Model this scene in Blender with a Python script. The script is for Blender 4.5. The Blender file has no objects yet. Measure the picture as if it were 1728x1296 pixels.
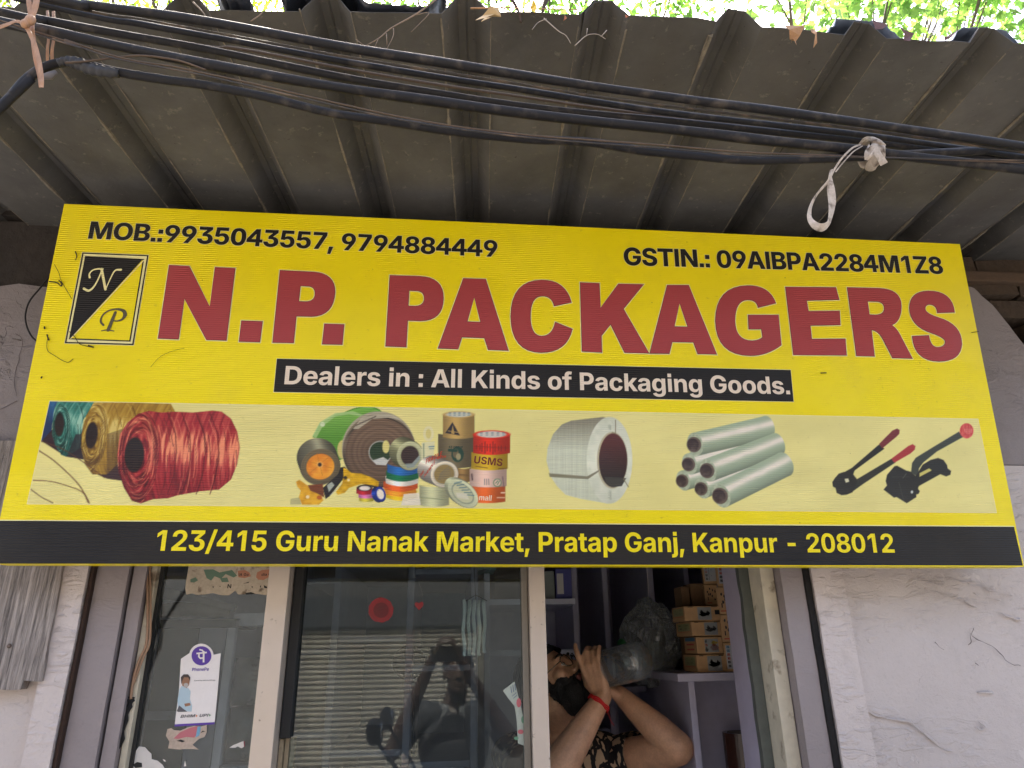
GLYPH_DATA = r"""
 |269|
&|673|283,-11 *207,-11 *98,44 *39,136 39,192 *39,236 *73,302 *135,358 176,386 316,478 *331,488 *355,512 *369,541 369,557 *369,582 *334,617 302,617 *280,617 *249,600 *231,570 231,550 *231,526 *255,479 *297,427 324,396 669,0 513,0 226,321 *197,355 *140,425 *103,504 103,552 *103,604 *152,688 *241,737 301,737 *359,737 *443,690 *489,612 489,564 *489,531 *465,471 *422,420 392,398 244,291 *215,270 *184,227 184,198 *184,171 *210,131 *257,109 288,109 *327,109 *403,144 *465,209 *502,299 502,354 626,354 *626,286 *596,180 *545,102 512,77 474,53 *434,20 *331,-11
,|269|27,-194 70,110 218,110 128,-194
-|646|488,358 488,240 157,240 157,358
.|269|135,-9 *99,-9 *50,39 50,75 *50,111 *99,160 135,160 *171,160 *220,111 220,75 *220,39 *171,-9
/|389|376,762 142,-109 13,-109 248,762
0|646|323,-10 *231,-10 *107,79 *44,245 44,363 *44,481 *107,648 *231,737 323,737 *415,737 *540,648 *602,481 602,363 *602,245 *540,79 *416,-10/323,116 *367,116 *424,170 *452,280 452,363 *452,447 *424,558 *367,613 323,613 *280,613 *222,558 *194,447 194,363 *194,280 *222,170 *280,116
1|600|428,728 428,0 277,0 277,595 272,595 106,477 106,615 267,728
2|646|68,0 68,109 327,350 *360,382 *405,433 *429,483 429,512 *429,545 *400,591 *349,617 317,617 *283,617 *233,589 *206,539 206,504 62,504 *62,575 *126,680 *242,737 318,737 *396,737 *511,682 *575,585 575,522 *575,481 *544,402 *462,304 387,236 278,129 278,124 585,124 585,0
3|646|316,-10 *236,-10 *114,44 *42,140 40,205 193,205 *195,177 *228,137 *283,115 316,115 *352,115 *406,140 *437,189 437,223 *437,254 *406,305 *344,336 298,336 219,336 219,437 382,598 382,603 77,603 77,728 565,728 565,618 323,387 323,419 *405,430 *527,379 *594,279 594,214 *594,146 *522,46 *396,-10
4|646|31,129 31,248 303,728 449,728 183,256 183,250 615,250 615,129/380,0 380,164 384,218 384,454 522,454 522,0
5|646|317,-10 *242,-10 *124,45 *56,142 54,205 202,205 *203,177 *234,134 *286,110 317,110 *353,110 *409,142 *440,200 440,238 *440,277 *408,336 *351,369 314,369 *282,369 *222,343 205,321 70,345 104,728 547,728 547,603 230,603 211,420 215,420 *234,447 *311,481 359,481 *408,481 *491,446 *553,382 *587,294 587,242 *587,169 *519,55 *397,-10
7|646|118,0 420,598 420,603 68,603 68,728 578,728 578,601 275,0
8|646|323,-10 *241,-10 *114,44 *42,137 42,196 *42,241 *84,317 *155,368 199,376 199,380 *141,392 *69,482 69,542 *69,598 *134,686 *249,737 323,737 *396,737 *511,686 *577,598 577,542 *577,482 *504,392 447,380 447,376 *490,368 *562,317 *604,241 604,196 *604,137 *531,44 *404,-10/323,102 *360,102 *415,129 *446,176 446,208 *446,239 *414,288 *358,316 323,316 *287,316 *231,288 *199,240 199,208 *199,176 *230,129 *286,102/323,427 *354,427 *401,452 *429,497 429,526 *429,555 *402,598 *354,622 323,622 *291,622 *243,598 *216,555 216,526 *216,497 *244,452 *292,427
9|646|321,737 *393,737 *513,679 *586,569 586,491 *586,434 *540,320 492,250 324,0 171,0 399,334 441,334 *431,316 *386,284 *324,264 286,264 *219,264 *118,318 *61,419 61,489 *61,564 *128,675 *246,737/322,619 *287,619 *233,586 *202,529 202,493 *202,456 *233,400 *287,367 322,367 *356,367 *410,399 *441,456 441,492 *441,529 *410,586 *357,619
:|269|135,-9 *99,-9 *50,39 50,75 *50,111 *99,160 135,160 *171,160 *220,111 220,75 *220,39 *171,-9/135,352 *99,352 *50,400 50,436 *50,472 *99,521 135,521 *171,521 *220,472 220,436 *220,400 *171,352
A|749|24,0 272,728 470,728 725,0 557,0 442,348 *420,417 *377,580 353,676 386,676 *363,580 *322,416 302,348 191,0/180,168 180,286 569,286 569,168
B|662|65,0 65,728 355,728 *435,728 *542,679 *596,595 596,541 *596,498 *561,434 *502,393 464,385 464,377 *506,376 *578,332 *624,255 624,201 *624,143 *567,52 *456,0 374,0/216,124 343,124 *408,124 *468,174 468,215 *468,246 *439,293 *384,320 347,320 216,320/216,422 332,422 *364,422 *414,445 *443,487 443,516 *443,555 *387,604 335,604 216,604
C|740|384,-10 *287,-10 *134,78 *45,245 45,363 *45,482 *135,649 *288,737 384,737 *446,737 *553,703 *636,636 *690,540 698,478 545,478 *540,508 *512,554 *471,586 *418,603 387,603 *331,603 *246,547 *199,440 199,363 *199,285 *246,178 *331,124 386,124 *417,124 *470,141 *512,174 *540,220 545,250 698,250 *692,199 *644,106 *564,33 *453,-10
D|722|322,0 133,0 133,130 315,130 *384,130 *479,179 *526,283 526,364 *526,445 *478,548 *385,597 315,597 130,597 130,728 324,728 *434,728 *592,640 *677,477 677,364 *677,251 *592,87 *433,0/216,728 216,0 65,0 65,728
E|608|65,0 65,728 554,728 554,602 216,602 216,429 528,429 528,306 216,306 216,125 555,125 555,0
F|587|65,0 65,728 545,728 545,602 216,602 216,401 513,401 513,278 216,278 216,0
G|751|388,-10 *286,-10 *132,81 *45,248 45,363 *45,481 *135,648 *289,737 385,737 *447,737 *553,702 *636,636 *688,547 695,493 542,493 *534,519 *507,559 *468,588 *418,603 388,603 *332,603 *246,548 *199,441 199,364 *199,288 *246,181 *331,124 389,124 *442,124 *516,162 *556,231 556,279 588,274 399,274 399,388 703,388 703,297 *703,202 *622,64 *480,-10
H|747|65,0 65,728 216,728 216,434 531,434 531,728 682,728 682,0 531,0 531,309 216,309 216,0
I|281|65,0 65,727 216,727 216,0
K|721|177,163 177,300 *199,341 *242,410 *293,478 327,519 504,728 688,728 381,371 369,376/65,0 65,728 216,728 216,530 213,344 216,270 216,0/518,0 304,327 399,439 696,0
L|565|65,0 65,728 216,728 216,125 529,125 529,0
M|933|65,0 65,728 297,728 413,398 *420,375 *439,299 *459,212 *476,130 482,100 452,100 *458,130 *475,211 *495,298 *514,374 521,398 635,728 868,728 868,0 716,0 716,340 *716,364 *718,436 *720,519 *722,603 722,641 732,641 *723,600 *700,513 *677,431 *656,363 649,340 530,0 403,0 282,340 *275,363 *254,430 *231,512 *208,599 197,641 209,641 *209,605 *212,521 *214,437 *215,365 215,340 215,0
N|762|65,0 65,728 233,728 461,363 *478,334 *515,268 *552,186 571,135 556,135 *552,176 *547,268 *543,353 543,382 543,728 698,728 698,0 529,0 322,331 *299,369 *260,440 *217,526 188,585 207,585 *210,533 *216,435 *220,357 220,331 220,0
O|771|386,-10 *289,-10 *135,78 *45,245 45,363 *45,482 *135,649 *289,737 386,737 *482,737 *636,649 *725,482 725,363 *725,245 *636,78 *482,-10/386,124 *442,124 *525,179 *572,286 572,363 *572,441 *525,548 *442,603 386,603 *329,603 *246,548 *199,441 199,363 *199,286 *246,179 *329,124
P|649|65,0 65,728 350,728 *433,728 *549,664 *611,553 611,481 *611,409 *548,299 *430,237 346,237 164,237 164,358 322,358 *367,358 *426,390 *455,445 455,481 *455,518 *426,573 *367,603 322,603 216,603 216,0
R|657|65,0 65,728 350,728 *433,728 *549,669 *611,562 611,490 *611,418 *548,314 *430,259 346,259 154,259 154,381 322,381 *367,381 *426,406 *455,454 455,490 *455,527 *426,577 *367,603 322,603 216,603 216,0/469,0 292,331 456,331 637,0
S|655|333,-11 *245,-11 *116,43 *43,149 41,227 188,227 *190,190 *228,141 *291,117 331,117 *371,117 *430,140 *462,181 462,208 *462,233 *433,266 *377,290 337,300 258,319 *165,342 *60,438 60,518 *60,584 *132,682 *255,737 335,737 *416,737 *536,682 *604,584 605,519 459,519 *455,563 *389,610 334,610 *296,610 *243,589 *215,551 215,527 *215,501 *247,466 *300,444 331,437 396,421 *443,410 *522,375 *582,323 *614,253 614,208 *614,141 *548,43 *422,-11
T|668|36,602 36,728 632,728 632,602 410,602 410,0 259,0 259,602
U|732|366,-10 *275,-10 *140,56 *65,176 65,255 65,728 216,728 216,268 *216,226 *254,161 *321,123 366,123 *411,123 *478,161 *515,226 515,268 515,728 667,728 667,255 *667,176 *591,56 *456,-10
W|1039|219,0 24,728 189,728 272,373 *283,328 *300,224 *316,121 324,73 297,73 *306,121 *324,224 *343,328 353,373 441,728 598,728 686,373 *697,328 *715,224 *733,121 742,73 714,73 *723,121 *739,224 *757,328 767,373 850,728 1016,728 820,0 648,0 552,369 *536,431 *514,578 501,654 538,654 *523,579 *504,435 487,369 392,0
Y|733|293,0 293,273 24,728 201,728 323,501 *342,467 *371,400 386,354 354,354 *369,401 *397,468 415,501 533,728 709,728 444,273 444,0
Z|666|56,0 56,90 350,504 *377,543 *443,620 477,657 488,609 *439,604 *341,602 292,602 55,602 55,728 610,728 610,637 321,230 *292,190 *224,110 189,70 177,119 *229,123 *331,125 382,125 611,125 611,0
a|581|214,-11 *162,-11 *80,26 *33,99 33,153 *33,198 *66,260 *124,297 *198,317 239,321 *286,325 *344,334 *371,352 371,369 371,372 *371,395 *351,426 *313,443 286,443 *258,443 *217,427 *191,398 185,381 49,403 *62,450 *128,517 *225,553 287,553 *331,553 *415,532 *481,487 *519,417 519,368 519,0 379,0 379,76 374,76 *360,50 *316,11 *255,-11/257,93 *291,93 *342,120 *372,167 372,195 372,254 *365,249 *339,241 *308,235 *277,231 265,229 *238,225 *198,208 *175,179 175,157 *175,136 *196,108 *233,93
c|589|307,-11 *224,-11 *104,60 *39,187 39,271 *39,355 *104,482 *224,553 307,553 *356,553 *438,527 *502,480 *543,412 550,370 412,345 *408,366 *390,400 *363,424 *329,436 308,436 *270,436 *218,395 *191,320 191,271 *191,223 *218,148 *270,106 308,106 *329,106 *364,119 *391,144 *409,179 413,201 551,176 *544,132 *503,64 *439,15 *356,-11
d|631|261,-9 *199,-9 *98,56 *39,181 39,272 *39,366 *100,490 *200,553 260,553 *306,553 *368,522 *406,476 416,454 420,454 420,728 569,728 569,0 423,0 423,87 416,87 *406,65 *367,21 *306,-9/308,110 *344,110 *396,151 *424,224 424,272 *424,322 *397,394 *345,434 308,434 *270,434 *218,393 *192,320 192,272 *192,225 *218,151 *270,110
e|596|309,-11 *226,-11 *104,58 *39,184 39,270 *39,354 *104,482 *222,553 302,553 *356,553 *449,518 *519,450 *559,346 559,276 559,234 99,234 99,327 487,327 417,303 *417,345 *391,407 *341,441 303,441 *266,441 *213,407 *186,347 186,309 186,243 *186,197 *217,133 *274,101 312,101 *337,101 *379,115 *409,144 416,164 551,140 *537,94 *472,27 *373,-11
f|399|367,546 367,433 10,433 10,546/106,0 106,587 *106,645 *152,723 *233,762 283,762 *318,762 *376,751 389,747 363,635 *354,637 *329,642 314,642 *281,642 *254,611 254,582 254,0
g|632|305,-216 *237,-216 *135,-181 *71,-120 59,-81 187,-47 *194,-62 *222,-90 *270,-108 305,-108 *360,-108 *424,-57 424,-4 424,97 412,97 *402,74 *365,34 *305,8 261,8 *200,8 *99,65 *39,183 39,274 *39,366 *100,490 *201,553 261,553 *307,553 *369,522 *408,476 418,454 424,454 424,546 571,546 571,5 *571,-69 *502,-167 *383,-216/308,120 *345,120 *397,157 *424,226 424,275 *424,323 *397,394 *345,434 308,434 *270,434 *218,393 *192,321 192,275 *192,227 *218,158 *270,120
h|624|210,316 210,0 62,0 62,728 208,728 208,409 196,409 *217,478 *305,553 374,553 *431,553 *515,503 *562,411 562,347 562,0 413,0 413,321 *413,371 *361,429 315,429 *285,429 *237,402 *210,352
i|272|62,0 62,546 210,546 210,0/136,616 *103,616 *55,661 55,692 *55,724 *103,768 136,768 *170,768 *217,724 217,692 *217,661 *170,616
j|272|62,546 210,546 210,-28 *211,-91 *161,-168 *69,-204 5,-204 -25,-204 -25,-88 -5,-88 *32,-88 *62,-56 62,-25/136,616 *103,616 *55,661 55,692 *55,724 *103,768 136,768 *170,768 *217,724 217,692 *217,661 *170,616
k|581|197,159 197,337 219,337 396,546 567,546 332,272 296,272/62,0 62,728 210,728 210,0/402,0 240,238 340,344 577,0
l|272|51,0 51,756 196,756 196,0
m|914|62,0 62,546 200,546 207,410 196,410 *209,460 *258,524 *325,554 362,554 *420,554 *493,479 510,400 493,400 *505,453 *561,522 *636,554 678,554 *728,554 *807,510 *852,428 852,368 852,0 703,0 703,339 *703,385 *654,430 618,430 *590,430 *550,406 *529,364 529,335 529,0 385,0 385,343 *385,383 *338,430 301,430 *275,430 *234,407 *210,362 210,330 210,0
n|624|210,316 210,0 62,0 62,546 202,546 204,409 196,409 *217,478 *305,553 374,553 *431,553 *515,503 *562,411 562,347 562,0 413,0 413,321 *413,371 *361,429 315,429 *285,429 *237,402 *210,352
o|614|307,-11 *225,-11 *104,60 *39,187 39,271 *39,355 *104,482 *225,553 307,553 *390,553 *510,482 *575,355 575,271 *575,187 *510,60 *390,-11/307,106 *345,106 *397,149 *423,224 423,271 *423,319 *397,393 *345,436 307,436 *268,436 *217,393 *191,319 191,271 *191,224 *217,149 *268,106
p|631|62,-204 62,546 208,546 208,454 215,454 *225,476 *263,522 *324,553 371,553 *431,553 *531,490 *592,366 592,272 *592,181 *533,56 *433,-9 370,-9 *326,-9 *264,21 *225,65 215,87 210,87 210,-204/323,110 *361,110 *413,151 *439,225 439,272 *439,320 *413,393 *361,434 323,434 *286,434 *234,394 *207,322 207,272 *207,224 *234,151 *287,110
r|408|62,0 62,546 206,546 206,450 212,450 *227,501 *297,553 343,553 *354,553 *380,551 390,548 390,416 *380,419 *343,423 327,423 *293,423 *240,394 *210,343 210,310 210,0
s|561|280,-11 *214,-11 *111,27 *47,99 37,150 176,173 *187,136 *240,98 284,98 *326,98 *374,129 374,153 *374,174 *339,201 303,209 209,228 *130,244 *52,322 52,383 *52,436 *109,512 *213,553 282,553 *347,553 *442,517 *501,451 511,407 379,384 *371,412 *324,447 284,447 *249,447 *200,417 200,392 *200,372 *231,344 270,336 368,316 *448,300 *525,227 525,169 *525,115 *462,34 *352,-11
t|368|335,546 335,433 10,433 10,546/85,676 233,676 233,160 *233,135 *256,110 282,110 *291,110 *321,115 329,117 350,5 *325,-2 *277,-8 254,-8 *172,-8 *85,72 85,147
u|624|250,-7 *193,-7 *108,43 *62,135 62,199 62,546 210,546 210,225 *210,174 *263,117 309,117 *339,117 *386,144 *413,195 413,230 413,546 562,546 562,0 422,0 419,136 428,136 *406,68 *318,-7
w|851|175,0 14,546 170,546 217,345 *229,291 *257,163 269,86 252,86 *265,162 *295,290 309,345 358,546 494,546 542,345 *555,290 *585,163 598,86 581,86 *593,162 *620,290 632,345 679,546 837,546 675,0 524,0 463,209 *455,240 *437,317 *421,397 412,431 438,431 *430,397 *413,317 *396,240 387,209 326,0
y|603|58,-193 92,-81 110,-86 *140,-94 *186,-87 *213,-57 216,-30 220,-2 15,546 173,546 263,264 *280,210 *301,103 314,44 280,44 *294,103 *320,211 337,264 433,546 588,546 357,-64 *340,-108 *288,-173 *210,-208 155,-208 *126,-208 *74,-200
"""
import bpy, bmesh, math, random
import numpy as np
from mathutils import Vector, Matrix, geometry, noise

random.seed(7)
rng = np.random.default_rng(7)
scene = bpy.context.scene
col = scene.collection
PX_W, PX_H = 1728.0, 1296.0

# ---------------------------------------------------------------- camera
F_PX, PITCH, YAW, ROLL = 1168.07, 0.3675, 0.0943, -0.017
CAM = Vector((-0.2164, -1.7808, 1.5637))
_f = Vector((math.sin(YAW) * math.cos(PITCH), math.cos(YAW) * math.cos(PITCH), math.sin(PITCH)))
_r0 = Vector((math.cos(YAW), -math.sin(YAW), 0))
_u0 = _r0.cross(_f)
CR = (math.cos(ROLL) * _r0 + math.sin(ROLL) * _u0).normalized()
CU = (-math.sin(ROLL) * _r0 + math.cos(ROLL) * _u0).normalized()
CF = _f.normalized()
cam_d = bpy.data.cameras.new("camera")
cam_d.sensor_fit = 'HORIZONTAL'
cam_d.sensor_width = 36.0
cam_d.lens = F_PX / PX_W * 36.0
cam_d.clip_start = 0.02
cam_d.clip_end = 500
cam = bpy.data.objects.new("camera", cam_d)
col.objects.link(cam)
cam.matrix_world = Matrix(((CR.x, CU.x, -CF.x, CAM.x), (CR.y, CU.y, -CF.y, CAM.y), (CR.z, CU.z, -CF.z, CAM.z), (0, 0, 0, 1)))
scene.camera = cam

# ---------------------------------------------------------------- world, sun, exposure
SUN_EL, SUN_AZ = math.radians(60), math.radians(12)      # azimuth from +Y towards -X
world = bpy.data.worlds.new("World")
scene.world = world
world.use_nodes = True
wn = world.node_tree
wn.nodes.clear()
sky = wn.nodes.new("ShaderNodeTexSky")
sky.sky_type = 'NISHITA'
sky.sun_disc = False
sky.sun_elevation = SUN_EL
sky.sun_rotation = -SUN_AZ
sky.air_density = 1.0
sky.dust_density = 7.0
sky.ozone_density = 0.6
bg = wn.nodes.new("ShaderNodeBackground")
bg.inputs[1].default_value = 0.15
wo = wn.nodes.new("ShaderNodeOutputWorld")
wn.links.new(sky.outputs[0], bg.inputs[0])
wn.links.new(bg.outputs[0], wo.inputs[0])
sun_d = bpy.data.lights.new("sun", 'SUN')
sun_d.energy = 3.6
sun_d.angle = math.radians(0.6)
sun_d.color = (1.0, 0.93, 0.82)
sun = bpy.data.objects.new("sun", sun_d)
col.objects.link(sun)
_sd = Vector((-math.sin(SUN_AZ) * math.cos(SUN_EL), math.cos(SUN_AZ) * math.cos(SUN_EL), math.sin(SUN_EL)))
sun.location = _sd * 30
sun.rotation_euler = _sd.to_track_quat('Z', 'Y').to_euler()
scene.view_settings.view_transform = 'Standard'
scene.view_settings.look = 'None'
scene.view_settings.gamma = 1
scene.view_settings.exposure = 2.5
scene.view_settings.use_curve_mapping = False
scene.render.engine = 'CYCLES'
scene.cycles.use_denoising = True
scene.cycles.max_bounces = 10
scene.cycles.diffuse_bounces = 6
scene.cycles.transparent_max_bounces = 24
scene.cycles.caustics_reflective = False
scene.cycles.caustics_refractive = False

# ---------------------------------------------------------------- survey helpers: picture measurements -> points in the place
def ray(px, py):
    return CR * ((px - PX_W / 2) / F_PX) + CU * ((PX_H / 2 - py) / F_PX) + CF

def at(px, py, Y):
    d = ray(px, py)
    return CAM + d * ((Y - CAM.y) / d.y)

def on_plane(px, py, P, n):
    d = ray(px, py)
    return CAM + d * ((Vector(P) - CAM).dot(n) / d.dot(n))

def P2(p):
    d = Vector(p) - CAM
    z = d.dot(CF)
    return PX_W / 2 + F_PX * d.dot(CR) / z, PX_H / 2 - F_PX * d.dot(CU) / z

# ---------------------------------------------------------------- materials
def lin(c):
    c = c / 255.0
    return c / 12.92 if c <= 0.04045 else ((c + 0.055) / 1.055) ** 2.4

def L(r, g, b):
    return (lin(r), lin(g), lin(b))

MATS = {}
def nmat(name):
    m = bpy.data.materials.new(name)
    m.use_nodes = True
    nt = m.node_tree
    b = nt.nodes["Principled BSDF"]
    return m, nt, b

def mat(name, base, rough=0.6, var=0.15, scale=6.0, bump=0.0, bscale=40.0, metal=0.0, spec=0.5, spots=None, spot_scale=30.0,
        spot_lo=0.62, spot_hi=0.7, stretch=(1, 1, 1), bdist=0.01, rvar=0.1, sheen=0):
    """Principled surface with two-scale colour wear, optional spots, bump."""
    if name in MATS:
        return MATS[name]
    m, nt, b = nmat(name)
    N, K = nt.nodes.new, nt.links.new
    tc = N("ShaderNodeTexCoord")
    mp = N("ShaderNodeMapping")
    mp.inputs['Scale'].default_value = stretch
    K(tc.outputs['Object'], mp.inputs[0])
    n1 = N("ShaderNodeTexNoise"); n1.inputs['Scale'].default_value = scale; n1.inputs['Detail'].default_value = 6; n1.inputs['Roughness'].default_value = 0.65
    n2 = N("ShaderNodeTexNoise"); n2.inputs['Scale'].default_value = scale * 9; n2.inputs['Detail'].default_value = 4
    K(mp.outputs[0], n1.inputs['Vector']); K(mp.outputs[0], n2.inputs['Vector'])
    ad = N("ShaderNodeMath"); ad.operation = 'MULTIPLY_ADD'; ad.inputs[1].default_value = 0.5
    K(n2.outputs[0], ad.inputs[0]); K(n1.outputs[0], ad.inputs[2])
    mr = N("ShaderNodeMapRange"); mr.inputs[1].default_value = 0.45; mr.inputs[2].default_value = 1.05
    mr.inputs[3].default_value = 1 - var; mr.inputs[4].default_value = 1 + var
    K(ad.outputs[0], mr.inputs[0])
    mx = N("ShaderNodeMix"); mx.data_type = 'RGBA'; mx.blend_type = 'MULTIPLY'; mx.inputs[0].default_value = 1
    mx.inputs[6].default_value = (*base, 1)
    K(mr.outputs[0], mx.inputs[7])
    out = mx.outputs[2]
    if spots:
        for k, (sc, lo, hi, ss) in enumerate(((spots, spot_lo, spot_hi, spot_scale),)):
            n3 = N("ShaderNodeTexNoise"); n3.inputs['Scale'].default_value = ss; n3.inputs['Detail'].default_value = 5
            K(tc.outputs['Object'], n3.inputs['Vector'])
            r3 = N("ShaderNodeMapRange"); r3.inputs[1].default_value = lo; r3.inputs[2].default_value = hi
            K(n3.outputs[0], r3.inputs[0])
            m3 = N("ShaderNodeMix"); m3.data_type = 'RGBA'
            K(r3.outputs[0], m3.inputs[0]); K(out, m3.inputs[6]); m3.inputs[7].default_value = (*sc, 1)
            out = m3.outputs[2]
    K(out, b.inputs['Base Color'])
    rr = N("ShaderNodeMapRange"); rr.inputs[1].default_value = 0.3; rr.inputs[2].default_value = 0.7
    rr.inputs[3].default_value = max(0.02, rough - rvar); rr.inputs[4].default_value = min(1, rough + rvar)
    K(n1.outputs[0], rr.inputs[0]); K(rr.outputs[0], b.inputs['Roughness'])
    b.inputs['Metallic'].default_value = metal
    b.inputs['Specular IOR Level'].default_value = spec
    if bump:
        nb = N("ShaderNodeTexNoise"); nb.inputs['Scale'].default_value = bscale; nb.inputs['Detail'].default_value = 5
        K(mp.outputs[0], nb.inputs['Vector'])
        bp = N("ShaderNodeBump"); bp.inputs['Strength'].default_value = bump; bp.inputs['Distance'].default_value = bdist
        K(nb.outputs[0], bp.inputs['Height']); K(bp.outputs[0], b.inputs['Normal'])
    MATS[name] = m
    return m

# ---------------------------------------------------------------- mesh builder
class MB:
    """Collects shapes in world coordinates; build() links them as one mesh object."""
    def __init__(self):
        self.v, self.f, self.c = [], [], []
    def add(self, vs, fs, c=None):
        o = len(self.v)
        self.v += [tuple(p) for p in vs]
        self.f += [tuple(i + o for i in q) for q in fs]
        if c is not None:
            self.c += [c] * len(fs)
        return self
    def hexa(self, p, c=None):      # 8 corners: 4 of one face, 4 of the opposite face
        return self.add(p, [(3, 2, 1, 0), (4, 5, 6, 7), (0, 1, 5, 4), (1, 2, 6, 5), (2, 3, 7, 6), (3, 0, 4, 7)], c)
    def box(self, lo, hi, c=None):
        x0, y0, z0 = lo; x1, y1, z1 = hi
        return self.hexa([(x0, y0, z0), (x1, y0, z0), (x1, y1, z0), (x0, y1, z0), (x0, y0, z1), (x1, y0, z1), (x1, y1, z1), (x0, y1, z1)], c)
    def obox(self, c0, ax, ay, az, c=None):   # centre and three half-axis vectors
        c0 = Vector(c0); P = []
        for z in (-1, 1):
            for x, y in ((-1, -1), (1, -1), (1, 1), (-1, 1)):
                P.append(c0 + ax * x + ay * y + az * z)
        return self.hexa(P, c)
    def prism(self, pts, off, c=None):        # outline (3-D points) extruded by a vector
        n = len(pts); off = Vector(off)
        a = [Vector(p) for p in pts]
        tri = geometry.tessellate_polygon([a])
        vs = a + [p + off for p in a]
        fs = [t for t in tri] + [(t[2] + n, t[1] + n, t[0] + n) for t in tri]
        fs += [(i, (i + 1) % n, (i + 1) % n + n, i + n) for i in range(n)]
        return self.add(vs, fs, c)
    def tube(self, pts, rad, n=8, flat=1.0, up=None, twist=None, cap=True, c=None):
        P = [Vector(p) for p in pts]; m = len(P)
        R = rad if isinstance(rad, (list, tuple)) else [rad] * m
        vs, fs = [], []
        prev = None
        for i in range(m):
            t = (P[min(i + 1, m - 1)] - P[max(i - 1, 0)])
            t = t.normalized() if t.length > 1e-9 else Vector((0, 0, 1))
            u = prev if prev is not None else (Vector(up) if up else (Vector((0, 0, 1)) if abs(t.z) < 0.9 else Vector((1, 0, 0))))
            u = u - t * u.dot(t)
            if u.length < 1e-6:
                u = t.orthogonal()
            u.normalize(); prev = u
            w = t.cross(u)
            a0 = twist[i] if twist else 0
            uu = u * math.cos(a0) + w * math.sin(a0); ww = -u * math.sin(a0) + w * math.cos(a0)
            for k in range(n):
                a = 2 * math.pi * k / n
                vs.append(P[i] + uu * (math.cos(a) * R[i]) + ww * (math.sin(a) * R[i] * flat))
        for i in range(m - 1):
            for k in range(n):
                fs.append((i * n + k, i * n + (k + 1) % n, (i + 1) * n + (k + 1) % n, (i + 1) * n + k))
        if cap:
            fs += [tuple(reversed(range(n))), tuple((m - 1) * n + k for k in range(n))]
        return self.add(vs, fs, c)
    def lathe(self, prof, o, axis=(0, 0, 1), n=24, c=None):  # profile of (radius, height along axis)
        ax = Vector(axis).normalized(); u = ax.orthogonal().normalized(); w = ax.cross(u); o = Vector(o)
        vs, fs = [], []
        for r, h in prof:
            for k in range(n):
                a = 2 * math.pi * k / n
                vs.append(o + ax * h + (u * math.cos(a) + w * math.sin(a)) * r)
        for i in range(len(prof) - 1):
            for k in range(n):
                fs.append((i * n + k, i * n + (k + 1) % n, (i + 1) * n + (k + 1) % n, (i + 1) * n + k))
        return self.add(vs, fs, c)
    def ball(self, o, r, axes=None, n=14, c=None):
        o = Vector(o); A = axes or (Vector((1, 0, 0)), Vector((0, 1, 0)), Vector((0, 0, 1)))
        r = r if isinstance(r, (tuple, list)) else (r, r, r)
        vs, fs = [], []; m = n // 2 + 1
        for i in range(m + 1):
            th = math.pi * i / m
            for k in range(n):
                a = 2 * math.pi * k / n
                vs.append(o + A[0] * (r[0] * math.sin(th) * math.cos(a)) + A[1] * (r[1] * math.sin(th) * math.sin(a)) + A[2] * (r[2] * math.cos(th)))
        for i in range(m):
            for k in range(n):
                fs.append(((i + 1) * n + k, (i + 1) * n + (k + 1) % n, i * n + (k + 1) % n, i * n + k))
        return self.add(vs, fs, c)
    def mesh(self, name, mats, origin=(0, 0, 0), smooth=False, mi=None):
        me = bpy.data.meshes.new(name)
        o = Vector(origin)
        me.from_pydata([Vector(v) - o for v in self.v], [], self.f)
        for m in (mats if isinstance(mats, (list, tuple)) else [mats]):
            me.materials.append(m)
        if self.c and len(self.c) == len(self.f):
            for p, c in zip(me.polygons, self.c):
                p.material_index = c
        if smooth:
            me.polygons.foreach_set('use_smooth', [True] * len(me.polygons))
        me.validate()
        me.update()
        return me
    def build(self, name, mats, parent=None, origin=None, smooth=False, bevel=0, angle=None):
        base = world_loc(parent)
        if origin is None:
            if parent is None and self.v:
                a = np.array(self.v); origin = ((a[:, 0].min() + a[:, 0].max()) / 2, (a[:, 1].min() + a[:, 1].max()) / 2, a[:, 2].min())
            else:
                origin = base
        me = self.mesh(name, mats, origin, smooth)
        ob = bpy.data.objects.new(name, me)
        col.objects.link(ob)
        ob.location = Vector(origin) - base
        if parent:
            ob.parent = parent
        if bevel:
            md = ob.modifiers.new("bevel", 'BEVEL'); md.width = bevel; md.segments = 2; md.limit_method = 'ANGLE'
        if angle is not None:
            bm = bmesh.new(); bm.from_mesh(me)
            bmesh.ops.recalc_face_normals(bm, faces=bm.faces)
            for e in bm.edges:
                if len(e.link_faces) == 2 and e.calc_face_angle(0) > angle:
                    e.smooth = False
            bm.to_mesh(me); bm.free()
        return ob

def world_loc(o):
    p = Vector((0, 0, 0))
    while o is not None:
        p += o.location
        o = o.parent
    return p

def tag(o, label=None, cat=None, group=None, kind=None):
    if label: o['label'] = label
    if cat: o['category'] = cat
    if group: o['group'] = group
    if kind: o['kind'] = kind
    return o

def thing(name, loc, label, cat, group=None):
    o = bpy.data.objects.new(name, None)
    o.empty_display_size = 0.1
    col.objects.link(o)
    o.location = loc
    return tag(o, label, cat, group)

def smooth_path(pts, k=6):
    P = [Vector(p) for p in pts]
    if len(P) < 3:
        return P
    Q = [P[0] * 2 - P[1]] + P + [P[-1] * 2 - P[-2]]
    out = []
    for i in range(1, len(Q) - 2):
        for s in range(k):
            t = s / k
            a, b, c, d = Q[i - 1], Q[i], Q[i + 1], Q[i + 2]
            out.append(0.5 * ((2 * b) + (c - a) * t + (2 * a - 5 * b + 4 * c - d) * t * t + (3 * b - a - 3 * c + d) * t ** 3))
    out.append(P[-1])
    return out

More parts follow.
